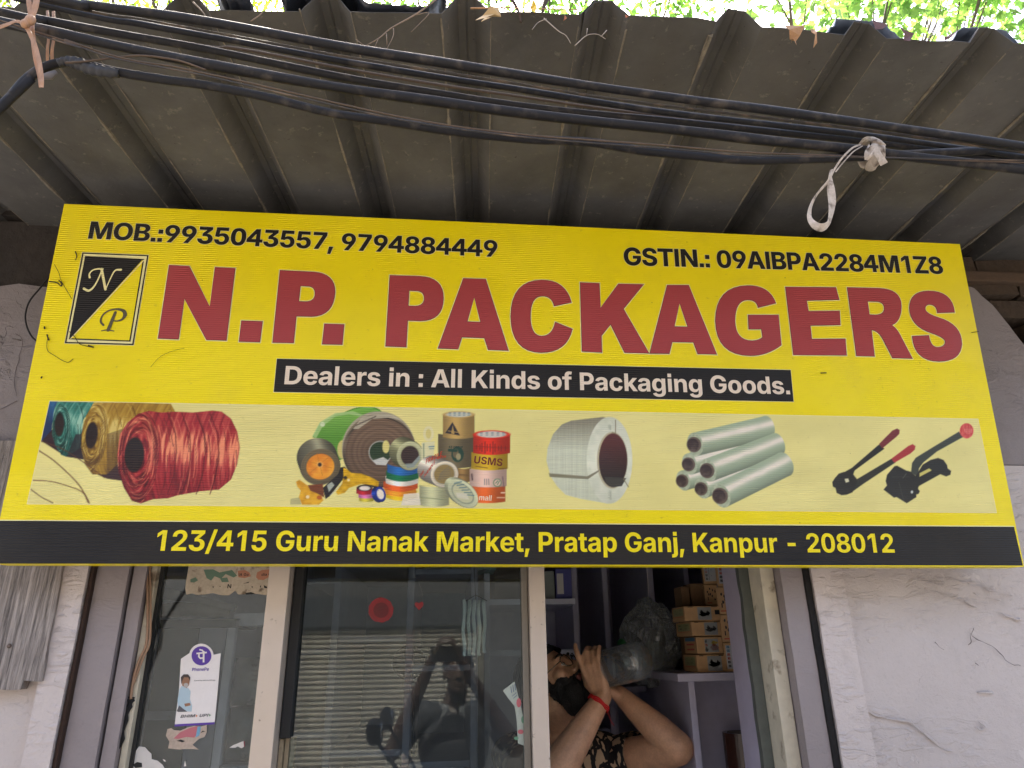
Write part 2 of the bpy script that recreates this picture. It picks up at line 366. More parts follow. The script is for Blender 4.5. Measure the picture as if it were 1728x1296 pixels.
def fill_outlines(contours):
    """Triangulate closed 2-D outlines with the nonzero winding rule. Returns verts, tris."""
    V, E = [], []
    for c in contours:
        o = len(V); n = len(c)
        V += [Vector((p[0], p[1])) for p in c]
        E += [(o + i, o + (i + 1) % n) for i in range(n)]
    sc = 1.0
    r = geometry.delaunay_2d_cdt(V, E, [], 0, 1e-7)
    vo, fo = r[0], r[2]
    if not fo:
        return [], []
    va = np.array([(v.x, v.y) for v in vo]); fa = np.array([f[:3] for f in fo])
    ce = va[fa].mean(axis=1)
    wn_ = np.zeros(len(ce), int)
    for c in contours:
        a = np.array([(p[0], p[1]) for p in c]); b = np.roll(a, -1, axis=0)
        for (x0, y0), (x1, y1) in zip(a, b):
            if y0 == y1:
                continue
            m = ((ce[:, 1] >= y0) != (ce[:, 1] >= y1)) & (ce[:, 0] < x0 + (ce[:, 1] - y0) * (x1 - x0) / (y1 - y0))
            wn_ += np.where(m, 1 if y1 > y0 else -1, 0)
    keep = fa[wn_ != 0]
    # consistent facing (+normal)
    a, b, c = va[keep[:, 0]], va[keep[:, 1]], va[keep[:, 2]]
    cr = (b[:, 0] - a[:, 0]) * (c[:, 1] - a[:, 1]) - (b[:, 1] - a[:, 1]) * (c[:, 0] - a[:, 0])
    keep = [tuple(t) if s > 0 else (t[0], t[2], t[1]) for t, s in zip(keep.tolist(), cr)]
    return va.tolist(), keep

def offset_outline(c, d):
    """Grow a closed outline (clockwise outer / counter-clockwise hole, TrueType sense) by d."""
    n = len(c); out = []
    for i in range(n):
        p0, p1, p2 = Vector(c[i - 1][:2]), Vector(c[i][:2]), Vector(c[(i + 1) % n][:2])
        a, b = (p1 - p0), (p2 - p1)
        if a.length < 1e-9 or b.length < 1e-9:
            out.append(tuple(p1)); continue
        a.normalize(); b.normalize()
        na, nb = Vector((-a.y, a.x)), Vector((-b.y, b.x))
        m = na + nb
        q = m.dot(m)
        k = 2 / max(q, 0.5)
        out.append(tuple(p1 + m * (d * min(k, 2.2))))
    return out

# ---------------------------------------------------------------- lettering outlines (quadratic, 1000 units per em)
GLYPHS = {}
for _l in GLYPH_DATA.split('\n'):
    if not _l:
        continue
    _a, _c = _l[2:].split('|')
    GLYPHS[_l[0]] = (int(_a), [[(0 if q[0] == '*' else 1,) + tuple(int(k) for k in q.lstrip('*').split(',')) for q in c.split()] for c in _c.split('/') if c])

def flat_quad(pts, seg=5):
    """pts: (on, x, y) quadratic outline -> polyline"""
    ex = []; n = len(pts)
    for i in range(n):
        a, b = pts[i], pts[(i + 1) % n]
        ex.append(a)
        if not a[0] and not b[0]:
            ex.append((1, (a[1] + b[1]) / 2, (a[2] + b[2]) / 2))
    while not ex[0][0]:
        ex = ex[1:] + ex[:1]
    out = []; i = 0; m = len(ex)
    while i < m:
        a, b = ex[i], ex[(i + 1) % m]
        out.append((a[1], a[2]))
        if not b[0]:
            c = ex[(i + 2) % m]
            for s in range(1, seg):
                t = s / seg
                out.append(((1 - t) ** 2 * a[1] + 2 * t * (1 - t) * b[1] + t * t * c[1], (1 - t) ** 2 * a[2] + 2 * t * (1 - t) * b[2] + t * t * c[2]))
            i += 2
        else:
            i += 1
    return out

def text_outlines(s, skew=0.0, seg=5, track=0):
    x = 0; out = []
    for ch in s:
        a, cs = GLYPHS[ch]
        for c in cs:
            out.append([(px + x + skew * py, py) for px, py in flat_quad(c, seg)])
        x += a + track
    return out

# ================================================================ THE SIGN
SIGN_W, SIGN_H, SIGN_TILT, SIGN_ROLL = 2.44, 0.8933, 0.0854, -0.008828
_rt = Vector((1, 0, math.tan(SIGN_ROLL))).normalized()
_up = Vector((0, -math.sin(SIGN_TILT), math.cos(SIGN_TILT)))
_up = (_up - _rt * _rt.dot(_up)).normalized()
_wn = _rt.cross(_up)
SIGN_O = Vector((0, -0.12, 1.75))

def S2(px, py):
    p = on_plane(px, py, SIGN_O, _wn) - SIGN_O
    return p.dot(_rt), p.dot(_up)

def sign_world(u, v, w=0.0):
    return SIGN_O + _rt * u + _up * v + _wn * w

def sign_mat(name, base, rough=0.30, dirt=0.5, attr=False, spec=0.36):
    """Print on fluted plastic sheet: fine horizontal flutes, dust, cobweb streaks, fly specks."""
    m, nt, b = nmat(name)
    N, K = nt.nodes.new, nt.links.new
    tc = N("ShaderNodeTexCoord")
    if attr:
        at_ = N("ShaderNodeVertexColor"); at_.layer_name = "print"
        colr = at_.outputs[0]
    else:
        rgb = N("ShaderNodeRGB"); rgb.outputs[0].default_value = (*base, 1)
        colr = rgb.outputs[0]
    # faded patches
    n1 = N("ShaderNodeTexNoise"); n1.inputs['Scale'].default_value = 2.3; n1.inputs['Detail'].default_value = 7
    K(tc.outputs['Object'], n1.inputs['Vector'])
    mr = N("ShaderNodeMapRange"); mr.inputs[1].default_value = 0.3; mr.inputs[2].default_value = 0.7; mr.inputs[3].default_value = 0.9; mr.inputs[4].default_value = 1.08
    K(n1.outputs[0], mr.inputs[0])
    mx = N("ShaderNodeMix"); mx.data_type = 'RGBA'; mx.blend_type = 'MULTIPLY'; mx.inputs[0].default_value = 1
    K(colr, mx.inputs[6]); K(mr.outputs[0], mx.inputs[7])
    # dust film (even) + specks
    n2 = N("ShaderNodeTexNoise"); n2.inputs['Scale'].default_value = 55; n2.inputs['Detail'].default_value = 6; n2.inputs['Roughness'].default_value = 0.7
    K(tc.outputs['Object'], n2.inputs['Vector'])
    r2 = N("ShaderNodeMapRange"); r2.inputs[1].default_value = 0.62; r2.inputs[2].default_value = 0.8; r2.inputs[3].default_value = 0; r2.inputs[4].default_value = dirt
    K(n2.outputs[0], r2.inputs[0])
    n4 = N("ShaderNodeTexNoise"); n4.inputs['Scale'].default_value = 5.5; n4.inputs['Detail'].default_value = 8; n4.inputs['Roughness'].default_value = 0.75
    K(tc.outputs['Object'], n4.inputs['Vector'])
    r4 = N("ShaderNodeMapRange"); r4.inputs[1].default_value = 0.5; r4.inputs[2].default_value = 0.75; r4.inputs[3].default_value = 0; r4.inputs[4].default_value = dirt * 0.22
    K(n4.outputs[0], r4.inputs[0])
    a2 = N("ShaderNodeMath"); a2.operation = 'MAXIMUM'
    K(r2.outputs[0], a2.inputs[0]); K(r4.outputs[0], a2.inputs[1])
    m2 = N("ShaderNodeMix"); m2.data_type = 'RGBA'; m2.inputs[7].default_value = (*L(120, 104, 70), 1)
    K(a2.outputs[0], m2.inputs[0]); K(mx.outputs[2], m2.inputs[6])
    v = N("ShaderNodeTexVoronoi"); v.inputs['Scale'].default_value = 26; v.inputs['Randomness'].default_value = 1
    K(tc.outputs['Object'], v.inputs['Vector'])
    r3 = N("ShaderNodeMapRange"); r3.inputs[1].default_value = 0.055; r3.inputs[2].default_value = 0.03; r3.inputs[3].default_value = 0; r3.inputs[4].default_value = 1.0
    K(v.outputs['Distance'], r3.inputs[0])
    sp = N("ShaderNodeSeparateColor"); K(v.outputs['Color'], sp.inputs[0])
    g3 = N("ShaderNodeMath"); g3.operation = 'GREATER_THAN'; g3.inputs[1].default_value = 0.80
    K(sp.outputs[0], g3.inputs[0])
    k3 = N("ShaderNodeMath"); k3.operation = 'MULTIPLY'; K(r3.outputs[0], k3.inputs[0]); K(g3.outputs[0], k3.inputs[1])
    k4 = N("ShaderNodeMath"); k4.operation = 'MULTIPLY'; k4.inputs[1].default_value = 0.55 * dirt * 2; K(k3.outputs[0], k4.inputs[0])
    m3 = N("ShaderNodeMix"); m3.data_type = 'RGBA'; m3.inputs[7].default_value = (*L(70, 58, 36), 1)
    K(k4.outputs[0], m3.inputs[0]); K(m2.outputs[2], m3.inputs[6])
    K(m3.outputs[2], b.inputs['Base Color'])
    # flutes
    mp = N("ShaderNodeMapping"); mp.inputs['Scale'].default_value = (1, 1, 0); K(tc.outputs['Object'], mp.inputs[0])
    wv = N("ShaderNodeTexWave"); wv.wave_type = 'BANDS'; wv.bands_direction = 'Y'; wv.inputs['Scale'].default_value = 56; wv.inputs['Distortion'].default_value = 0.25
    wv.inputs['Detail'].default_value = 1; wv.inputs['Detail Scale'].default_value = 0.6
    K(mp.outputs[0], wv.inputs['Vector'])
    # the flutes telegraph through unevenly
    rs = N("ShaderNodeMapRange"); rs.inputs[1].default_value = 0.42; rs.inputs[2].default_value = 0.62; rs.inputs[3].default_value = 0.22; rs.inputs[4].default_value = 0.95
    K(n1.outputs[0], rs.inputs[0])
    bp = N("ShaderNodeBump"); bp.inputs['Distance'].default_value = 0.0011
    K(rs.outputs[0], bp.inputs['Strength']); K(wv.outputs[0], bp.inputs['Height'])
    n5 = N("ShaderNodeTexNoise"); n5.inputs['Scale'].default_value = 3.1; n5.inputs['Detail'].default_value = 2
    K(tc.outputs['Object'], n5.inputs['Vector'])
    b2 = N("ShaderNodeBump"); b2.inputs['Strength'].default_value = 0.35; b2.inputs['Distance'].default_value = 0.03
    K(n5.outputs[0], b2.inputs['Height']); K(bp.outputs[0], b2.inputs['Normal']); K(b2.outputs[0], b.inputs['Normal'])
    b.inputs['Roughness'].default_value = rough
    b.inputs['Specular IOR Level'].default_value = spec
    return m

M_YEL = sign_mat("print_yellow", L(252, 230, 5))
M_PALE = sign_mat("print_pale_yellow", L(250, 240, 172), dirt=0.3)
M_BLK = sign_mat("print_black", L(30, 27, 25), dirt=0.12, rough=0.42, spec=0.3)
M_RED = sign_mat("print_maroon", L(172, 66, 68), dirt=0.25, rough=0.4)
M_CREAM = sign_mat("print_cream", L(240, 222, 200), dirt=0.25)
M_GREY = sign_mat("print_grey", L(92, 84, 62), dirt=0.25)
M_PRN = sign_mat("print_pictures", (0, 0, 0), dirt=0.3, attr=True)

sign = thing("shop_sign", SIGN_O, "long yellow signboard with maroon lettering and pictures of packing goods above the shop window", "signboard")
sign.rotation_euler = Matrix((_rt, _up, _wn)).transposed().to_euler()

def sign_part(name, verts, faces, m, parent=sign, smooth=False):
    me = bpy.data.meshes.new(name)
    me.from_pydata(verts, [], faces)
    for k in (m if isinstance(m, list) else [m]):
        me.materials.append(k)
    me.update()
    o = bpy.data.objects.new(name, me)
    col.objects.link(o)
    o.parent = parent
    return o

# box body: front sheet wrapped over a tube frame, lower lip slanting back
hw = SIGN_W / 2
mb = MB()
mb.hexa([(-hw, 0, 0), (hw, 0, 0), (hw - .02, -.004, -.03), (-hw + .02, -.004, -.03), (-hw, SIGN_H, 0), (hw, SIGN_H, 0), (hw, SIGN_H, -.03), (-hw, SIGN_H, -.03)])
sign_part("board", mb.v, mb.f, M_YEL)
mb = MB()
for y0, y1 in ((.004, .045), (.43, .47), (SIGN_H - .045, SIGN_H - .004)):
    mb.box((-hw + .025, y0, -.071), (hw - .025, y1, -.031))
for x in (-hw + .025, -.42, .4, hw - .065):
    for y0, y1 in ((.046, .429), (.471, SIGN_H - .046)):
        mb.box((x, y0, -.071), (x + .04, y1, -.031))
sign_part("tube_frame", mb.v, mb.f, mat("rusty_tube", L(92, 66, 50), rough=.8, var=.4, scale=20, spots=L(60, 30, 18)))

def sheet(name, polys, w, m, parent=sign, thick=0.0):
    """Flat printed shape(s): outlines in sign (u,v)."""
    vs, fs = fill_outlines(polys)
    return sign_part(name, [(x, y, w) for x, y in vs], fs, m, parent)

def px_poly(pts):
    return [S2(*p) for p in pts]

def cw(c):
    a = sum(c[i - 1][0] * c[i][1] - c[i][0] * c[i - 1][1] for i in range(len(c)))
    return c if a < 0 else c[::-1]

# square dots as in the sign's typeface
for ch in '.:ij':
    a, cs = GLYPHS[ch]
    new = []
    for c in cs:
        xs = [p[1] for p in c]; ys = [p[2] for p in c]
        if max(xs) - min(xs) < 220 and max(ys) - min(ys) < 220:
            x0, x1, y0, y1 = min(xs) + 8, max(xs) - 8, min(ys), max(ys) - 8
            if ch in '.:' and y0 < 20: y0 = 0; y1 = 150
            c = [(1, x0, y0), (1, x0, y1), (1, x1, y1), (1, x1, y0)]
        new.append(c)
    GLYPHS[ch] = (a, new)
GLYPHS['4'] = (646, [[(1, 369, 0), (1, 369, 164), (1, 22, 164), (1, 22, 285), (1, 350, 728), (1, 508, 728), (1, 508, 287), (1, 610, 287), (1, 610, 164), (1, 508, 164), (1, 508, 0)],
                     [(1, 369, 287), (1, 369, 535), (1, 183, 287)]])

def sign_text(s, lb, rb, lt, rt, m, w, halo=None, hm=None, skew=0.0, parent=sign, name="word", bold=0.0, track=0):
    """Fit a line of lettering between baseline pixels lb..rb with cap tops lt, rt."""
    (u0, v0), (u1, v1), (_, t0), (_, t1) = S2(*lb), S2(*rb), S2(*lt), S2(*rt)
    oc = text_outlines(s, skew, 5, track)
    xs = [p[0] for c in oc for p in c]; x0, x1 = min(xs), max(xs)
    k = (u1 - u0) / (x1 - x0)
    cap = ((t0 - v0) + (t1 - v1)) / 2 / 728
    out = [[(u0 + (x - x0) * k, v0 + (v1 - v0) * (x - x0) / (x1 - x0) + y * cap) for x, y in c] for c in oc]
    if halo:
        sheet(name + "_outline", [offset_outline(c, halo) for c in out], w - 0.0005, hm or M_PALE, parent)['kind'] = 'stuff'
    if bold: out = [offset_outline(c, bold) for c in out]
    k0 = 0; r = None
    for wd in s.split(' '):       # every word is a piece of its own
        k1 = k0 + sum(len(GLYPHS[c][1]) for c in wd)
        r = sheet(name, out[k0:k1], w, m, parent); k0 = k1
    return r

# --- printed bands
sheet("address_band", [cw(px_poly([(-17, 878.5), (1711, 889), (1726, 954.5), (-18, 951)]))], 0.0005, M_BLK)
bp_ = [cw([(x, y) for x, y in px_poly([(-17, 877), (1711, 887.5), (1711.5, 889), (-17, 878.5)])])]
sheet("band_edge", bp_, 0.0005, M_PALE)
box_px = cw(px_poly([(467.5, 605.5), (1334, 624.5), (1339, 678), (462, 661.5)]))
sheet("caption_edge", [offset_outline(box_px, 0.0013)], 0.0005, M_PALE)
sheet("caption_band", [box_px], 0.0010, M_BLK)

sign_text("MOB.:9935043557, 9794884449", (149.3, 402.8), (838.8, 434), (153.8, 374.3), (840, 406.5), M_BLK, 0.0016, 0.0017, bold=.0006, track=-26)
sign_text("GSTIN.: 09AIBPA2284M1Z8", (1053.5, 447.5), (1592, 462.5), (1053.5, 418.5), (1589, 434), M_BLK, 0.0016, 0.0017, bold=.0007, track=-30)
sign_text("Dealers in : All Kinds of Packaging Goods.", (480, 648.5), (1333, 665.5), (482, 618.7), (1330, 636), M_CREAM, 0.0016, bold=.0002, track=-14)
sign_text("123/415 Guru Nanak Market, Pratap Ganj, Kanpur - 208012", (262.8, 929.3), (1509.6, 932.5), (263, 894.8), (1505, 900.8), M_YEL, 0.0012, bold=.00015, track=-12)

# --- the big shop name, letter by letter
def R4(x, y): return x / 2.88, 400 + y / 2.88
def R5(x, y): return 560 + x / 2.88, 400 + y / 2.88
def R6(x, y): return 1128 + x / 2.88, 400 + y / 2.88
BIG = [
 (R4, "824,138 920,143 1020,340 1047,148 1143,153 1100,503 1005,500 897,300 868,497 770,493"),
 (R4, "1175,408 1276,411 1263,511 1163,508"),
 (R4, "1362,163 1525,171 *1628,178 1628,268 *1622,384 1515,387 1440,385 1427,515 1326,513/1460,238 1452,314 1490,315 *1533,312 1532,275 *1532,242 1500,240"),
 (R4, "1578,423 1672,426 1663,523 1567,521"),
 (R5, "283,187 425,192 *542,195 542,298 *540,408 430,408 368,406 361,535 262,531/375,260 371,336 405,337 *449,335 450,300 *450,264 412,262"),
 (R5, "640,202 747,206 857,552 760,548 742,491 631,487 613,545 517,541/692,293 657,412 724,415"),
 (R5, "870,385 *872,212 1020,210 *1135,210 1163,318 1081,336 *1070,287 1022,287 *964,288 964,385 *964,482 1020,483 *1072,482 1086,415 1168,448 *1140,562 1018,562 *870,560"),
 (R5, "1207,222 1299,226 1305,346 1393,229 1514,231 1416,350 1540,565 1423,562 1354,424 1309,480 1311,561 1216,556"),
 (R6, "-6,235 97,235 233,570 142,568 121,512 17,510 3,567 -91,566/53,322 27,436 94,438"),
 (R6, "228,410 *228,240 385,237 *490,236 520,322 435,343 *428,305 383,306 *322,308 322,408 *324,504 405,505 *440,504 457,488 451,448 390,448 387,380 533,380 547,525 *480,577 398,577 *232,576"),
 (R6, "568,244 812,246 828,305 670,309 679,362 830,360 834,428 688,430 695,497 858,496 864,575 607,573"),
 (R6, "868,246 1020,250 *1130,254 1130,335 *1130,412 1083,428 *1108,445 1125,478 1184,591 1088,588 1045,505 *1022,455 985,452 1000,580 913,578/966,313 975,378 1005,380 *1050,378 1048,346 *1046,316 1010,314"),
 (R6, "1170,345 *1172,265 1262,263 *1378,263 1389,366 1306,369 *1302,329 1266,328 *1245,330 1246,350 *1248,372 1310,392 *1424,425 1424,520 *1420,604 1312,605 *1192,603 1184,483 1264,479 *1272,537 1308,537 *1344,535 1344,510 *1343,490 1280,468 *1172,435"),
]
polys = []
for fn, s in BIG:
    for c in s.split('/'):
        pts = []
        for q in c.split():
            on = q[0] != '*'
            x, y = [float(k) for k in q.lstrip('*').split(',')]
            pts.append((1 if on else 0,) + S2(*fn(x, y)))
        polys.append(flat_quad(pts, 8))
sheet("name_outline_pale", [offset_outline(c, 0.0030) for c in polys], 0.0006, M_PALE)["kind"] = "stuff"
sheet("name_outline_dark", [offset_outline(c, 0.0010) for c in polys], 0.0011, M_BLK)["kind"] = "stuff"
k0 = 0
for fn, s in BIG:
    k1 = k0 + len(s.split('/')); sheet("letter", polys[k0:k1], 0.0016, M_RED); k0 = k1

# --- N P emblem
def R7(x, y): return 90 + x / 6.478, 410 + y / 6.478
def quad(*p): return [S2(*R7(*q)) for q in p]
emo = sheet("emblem", [offset_outline(cw(quad((320, 105), (1043, 135), (878, 1118), (127, 1097))), 0.0014)], 0.0005, M_PALE)
O1 = cw(quad((320, 105), (1043, 135), (878, 1118), (127, 1097)))
def ring(outer, t):
    return [outer, offset_outline(outer, -t)[::-1]]
sheet("emblem_line", ring(O1, 0.0034), 0.0010, M_BLK, emo)
I1 = cw(quad((350, 145), (995, 178), (845, 1080), (172, 1055)))
sheet("emblem_line", ring(I1, 0.0031), 0.0010, M_BLK, emo)
sheet("emblem_field", [offset_outline(I1, -0.0031)], 0.0008, M_YEL, emo)
sheet("emblem_triangle", [cw(quad((350, 145), (985, 178), (187, 1048)))], 0.0015, M_BLK, emo)
sheet("emblem_diagonal", [cw(quad((990, 185), (996, 195), (196, 1052), (187, 1048)))], 0.0015, M_PALE, emo)

def stroke_polys(pts, fn):
    """pts (x, y, width) -> overlapping quads and discs, all clockwise, filled as one shape"""
    P = [(Vector(S2(*fn(x, y))), w / 6.478 * 0.00149 / 2) for x, y, w in pts]
    out = []
    for (a, wa), (b, wb) in zip(P, P[1:]):
        d = b - a
        if d.length < 1e-6: continue
        n = Vector((-d.y, d.x)).normalized()
        out.append(cw([tuple(a + n * wa), tuple(b + n * wb), tuple(b - n * wb), tuple(a - n * wa)]))
    for a, wa in P:
        out.append(cw([(a.x + wa * math.cos(k * .7854), a.y + wa * math.sin(k * .7854)) for k in range(8)]))
    return out
def curve(pts, k=5):
    return [tuple(p) for p in smooth_path(pts, k)]
nN = stroke_polys(curve([(403, 382, 22), (398, 345, 16), (430, 305, 16), (490, 287, 18), (545, 288, 18)]), R7)
nN += stroke_polys(curve([(540, 290, 14), (490, 410, 16), (440, 490, 20), (390, 525, 26), (338, 503, 26)]), R7)
nN += stroke_polys([(532, 288, 26), (574, 512, 26)], R7)
nN += stroke_polys(curve([(576, 512, 10), (632, 385, 13), (680, 305, 18), (742, 296, 26)]), R7)
sheet("emblem_letter", nN, 0.0021, M_PALE, emo)
nP = stroke_polys(curve([(552, 902, 22), (522, 862, 20), (540, 800, 18), (600, 748, 18), (690, 727, 22), (765, 742, 34), (788, 785, 40), (760, 835, 26), (705, 856, 16), (648, 852, 12)]), R7)
nP += stroke_polys([(682, 762, 30), (604, 955, 38)], R7)
nP += stroke_polys(curve([(530, 964, 10), (590, 955, 14), (668, 966, 10)]), R7)
sheet("emblem_letter", nP, 0.0021, M_GREY, emo)

# ---------------------------------------------------------------- printed picture strip, painted vertex by vertex
NU, NV = 1240, 140
c_tl, c_tr, c_br, c_bl = S2(84.5, 677), S2(1650, 707.5), S2(1681, 865), S2(46.5, 850)
gs, gt = np.meshgrid(np.linspace(0, 1, NU), np.linspace(0, 1, NV))
def bil(i):
    return (c_tl[i] * (1 - gs) + c_tr[i] * gs) * (1 - gt) + (c_bl[i] * (1 - gs) + c_br[i] * gs) * gt
GU, GV = bil(0), bil(1)
# design coordinates of every vertex (the measured drawing grid)
_pw = np.array(SIGN_O)[None, None] + GU[..., None] * np.array(_rt) + GV[..., None] * np.array(_up) - np.array(CAM)
_z = _pw @ np.array(CF)
X = (PX_W / 2 + F_PX * (_pw @ np.array(CR)) / _z).ravel()
Y = (PX_H / 2 - F_PX * (_pw @ np.array(CU)) / _z).ravel()
IMG = np.zeros((X.size, 3)); IMG[:] = (242, 230, 146)
def vnoise(x, y, seed=0):
    xi, yi = np.floor(x).astype(int), np.floor(y).astype(int)
    fx, fy = x - xi, y - yi
    fx, fy = fx * fx * (3 - 2 * fx), fy * fy * (3 - 2 * fy)
    def h(a, b):
        q = (a * 374761393 + b * 668265263 + seed * 974634777) & 0x7fffffff
        q = ((q ^ (q >> 13)) * 1274126177) & 0x7fffffff
        return (q % 10007) / 10007.0
    return (h(xi, yi) * (1 - fx) + h(xi + 1, yi) * fx) * (1 - fy) + (h(xi, yi + 1) * (1 - fx) + h(xi + 1, yi + 1) * fx) * fy
IMG *= (0.96 + 0.06 * vnoise(X / 90, Y / 40, 3))[:, None]

AA = 1.25
def sd_poly(pts, x, y):
    d = np.full(x.shape, 1e9); ins = np.zeros(x.shape, bool)
    n = len(pts)
    for i in range(n):
        (x0, y0), (x1, y1) = pts[i], pts[(i + 1) % n]
        ex, ey = x1 - x0, y1 - y0
        t = np.clip(((x - x0) * ex + (y - y0) * ey) / (ex * ex + ey * ey + 1e-9), 0, 1)
        d = np.minimum(d, np.hypot(x - x0 - t * ex, y - y0 - t * ey))
        if y0 != y1:
            ins ^= ((y >= y0) != (y >= y1)) & (x < x0 + (y - y0) * ex / ey)
    return np.where(ins, d, -d)
def sd_ell(cx, cy, a, b, x, y, rot=0):
    c, s = math.cos(rot), math.sin(rot)
    dx, dy = x - cx, y - cy
    u, v = (dx * c + dy * s) / a, (-dx * s + dy * c) / b
    r = np.hypot(u, v)
    return (1 - r) * min(a, b)
def bbsel(x0, y0, x1, y1):
    return np.where((X > x0 - 2) & (X < x1 + 2) & (Y > y0 - 2) & (Y < y1 + 2))[0]
def put(sel, sd, colr, alpha=1.0):
    m = (np.clip(sd / AA + 0.5, 0, 1) * alpha)[:, None]
    IMG[sel] = IMG[sel] * (1 - m) + np.asarray(colr, float) * m
def p_poly(pts, colr, alpha=1.0):
    a = np.array(pts); sel = bbsel(a[:, 0].min(), a[:, 1].min(), a[:, 0].max(), a[:, 1].max())
    x, y = X[sel], Y[sel]
    cc = colr(x, y) if callable(colr) else colr
    put(sel, sd_poly(pts, x, y), cc, alpha)
def p_ell(cx, cy, a, b, colr, rot=0, alpha=1.0):
    R = max(a, b); sel = bbsel(cx - R, cy - R, cx + R, cy + R)
    x, y = X[sel], Y[sel]
    cc = colr(x, y) if callable(colr) else colr
    put(sel, sd_ell(cx, cy, a, b, x, y, rot), cc, alpha)
def p_line(pts, w, colr, alpha=1.0, clip=None):
    a = np.array(pts); sel = bbsel(a[:, 0].min() - w, a[:, 1].min() - w, a[:, 0].max() + w, a[:, 1].max() + w)
    x, y = X[sel], Y[sel]; d = np.full(x.shape, 1e9)
    for (x0, y0), (x1, y1) in zip(pts, pts[1:]):
        ex, ey = x1 - x0, y1 - y0
        t = np.clip(((x - x0) * ex + (y - y0) * ey) / (ex * ex + ey * ey + 1e-9), 0, 1)
        d = np.minimum(d, np.hypot(x - x0 - t * ex, y - y0 - t * ey))
    sd = w / 2 - d
    if clip is not None: sd = np.minimum(sd, sd_poly(clip, x, y))
    put(sel, sd, colr, alpha)
def Z1(*p): return [(40 + x / 4.547, 660 + y / 4.547) for x, y in p]
def Z2(*p): return [(480 + x / 4.32, 680 + y / 4.32) for x, y in p]
def Z3(*p): return [(900 + x / 3.7565, 690 + y / 3.7565) for x, y in p]
def Z4(*p): return [(1380 + x / 5.574, 690 + y / 5.574) for x, y in p]
def mixc(a, b, t): return np.asarray(a, float)[None] * (1 - t[:, None]) + np.asarray(b, float)[None] * t[:, None]

def spool(body, fc, fa, fb, rot, hole, dark, mid, light, seed, hl=-0.3):
    cx, cy = fc
    def colour(x, y):
        c, s = math.cos(rot), math.sin(rot)
        dx, dy = x - cx, y - cy
        u, v = (dx * c + dy * s) / fa, (-dx * s + dy * c) / fb
        r = np.hypot(u, v); ang = np.arctan2(v, u)
        fr = vnoise(r * 14 + 0.8 * vnoise(ang * 3, r * 2, seed + 5), ang * 2.2, seed)
        tf = np.clip(0.1 + 0.95 * fr + 0.2 * (-v) - 0.15, 0, 1)
        front = mixc(dark, mid, np.clip(tf * 2, 0, 1)); front = front + (np.asarray(light) - np.asarray(mid))[None] * (np.clip(tf * 2 - 1, 0, 1) ** 1.3)[:, None]
        sx = (dx - 14 * (v * v)) / 15.0
        st = vnoise(sx * 6 + v * 1.5, v * 2.2, seed + 1)
        band = 0.5 + 0.5 * np.sin((sx + 0.25 * v) * 4.2)
        hlf = np.exp(-((v - hl) / 0.3) ** 2)
        tb = np.clip(0.25 + 0.35 * st + 0.12 * band + 0.75 * hlf * (0.3 + vnoise(sx * 2.2, v * 1.2 + 9, seed + 2)) * st * 1.7 - 0.28 * np.clip(v - 0.25, 0, 1), 0, 1.1)
        bodyc = mixc(dark, mid, np.clip(tb * 2, 0, 1)); bodyc = bodyc + (np.asarray(light) - np.asarray(mid))[None] * np.clip(tb * 2 - 1, 0, 1)[:, None]
        k = np.clip((1.02 - r) * 12, 0, 1)[:, None]
        return bodyc * (1 - k) + front * k
    p_poly(body, colour)
    rs_ = random.Random(seed)
    xm = max(p[0] for p in body)
    for q in range(int(95 * fa / 33)):      # strands over the body
        s = rs_.uniform(.2, 1) * (xm - cx) ; lean = rs_.uniform(-3, 5); v0 = rs_.uniform(-1, .6); v1 = min(1, v0 + rs_.uniform(.25, .8))
        pts = [(cx + s + fa * .9 * math.sqrt(max(0, 1 - v * v)) * .75 - fa * .5 + lean * v, cy + fb * v * .97) for v in np.linspace(v0, v1, 7)]
        hl_ = math.exp(-(((v0 + v1) / 2 - hl) / .35) ** 2)
        p_line(pts, rs_.uniform(.8, 1.7), light if rs_.random() < .25 + .6 * hl_ else dark, rs_.uniform(.3, .75), body)
    for q in range(int(110 * fa / 33) + 20):      # strands round the end
        r = rs_.uniform(.5, 1.02); a0 = rs_.uniform(0, 6.28); sp = rs_.uniform(.4, 1.5); dr = rs_.uniform(-.16, .16)
        pts = []
        for a in np.linspace(a0, a0 + sp, 8):
            rr = r + dr * (a - a0) / sp; u, v = fa * rr * math.cos(a), fb * rr * math.sin(a)
            pts.append((cx + u * math.cos(rot) - v * math.sin(rot), cy + u * math.sin(rot) + v * math.cos(rot)))
        up_l = math.sin(a0 + sp / 2) < .2
        p_line(pts, rs_.uniform(.7, 1.4), light if rs_.random() < (.5 if up_l else .3) else dark, rs_.uniform(.35, .8), body)
    hx, hy, ha, hb = hole
    p_ell(hx, hy, ha + 1.5, hb + 2, np.asarray(dark) * 0.9, rot, .7)
    p_ell(hx, hy, ha, hb, lambda x, y: mixc((30, 18, 16), (66, 44, 38), np.clip((y - hy + hb) / (2 * hb), 0, 1) * 0.6 * vnoise(x / 2, y / 2, seed)), rot)

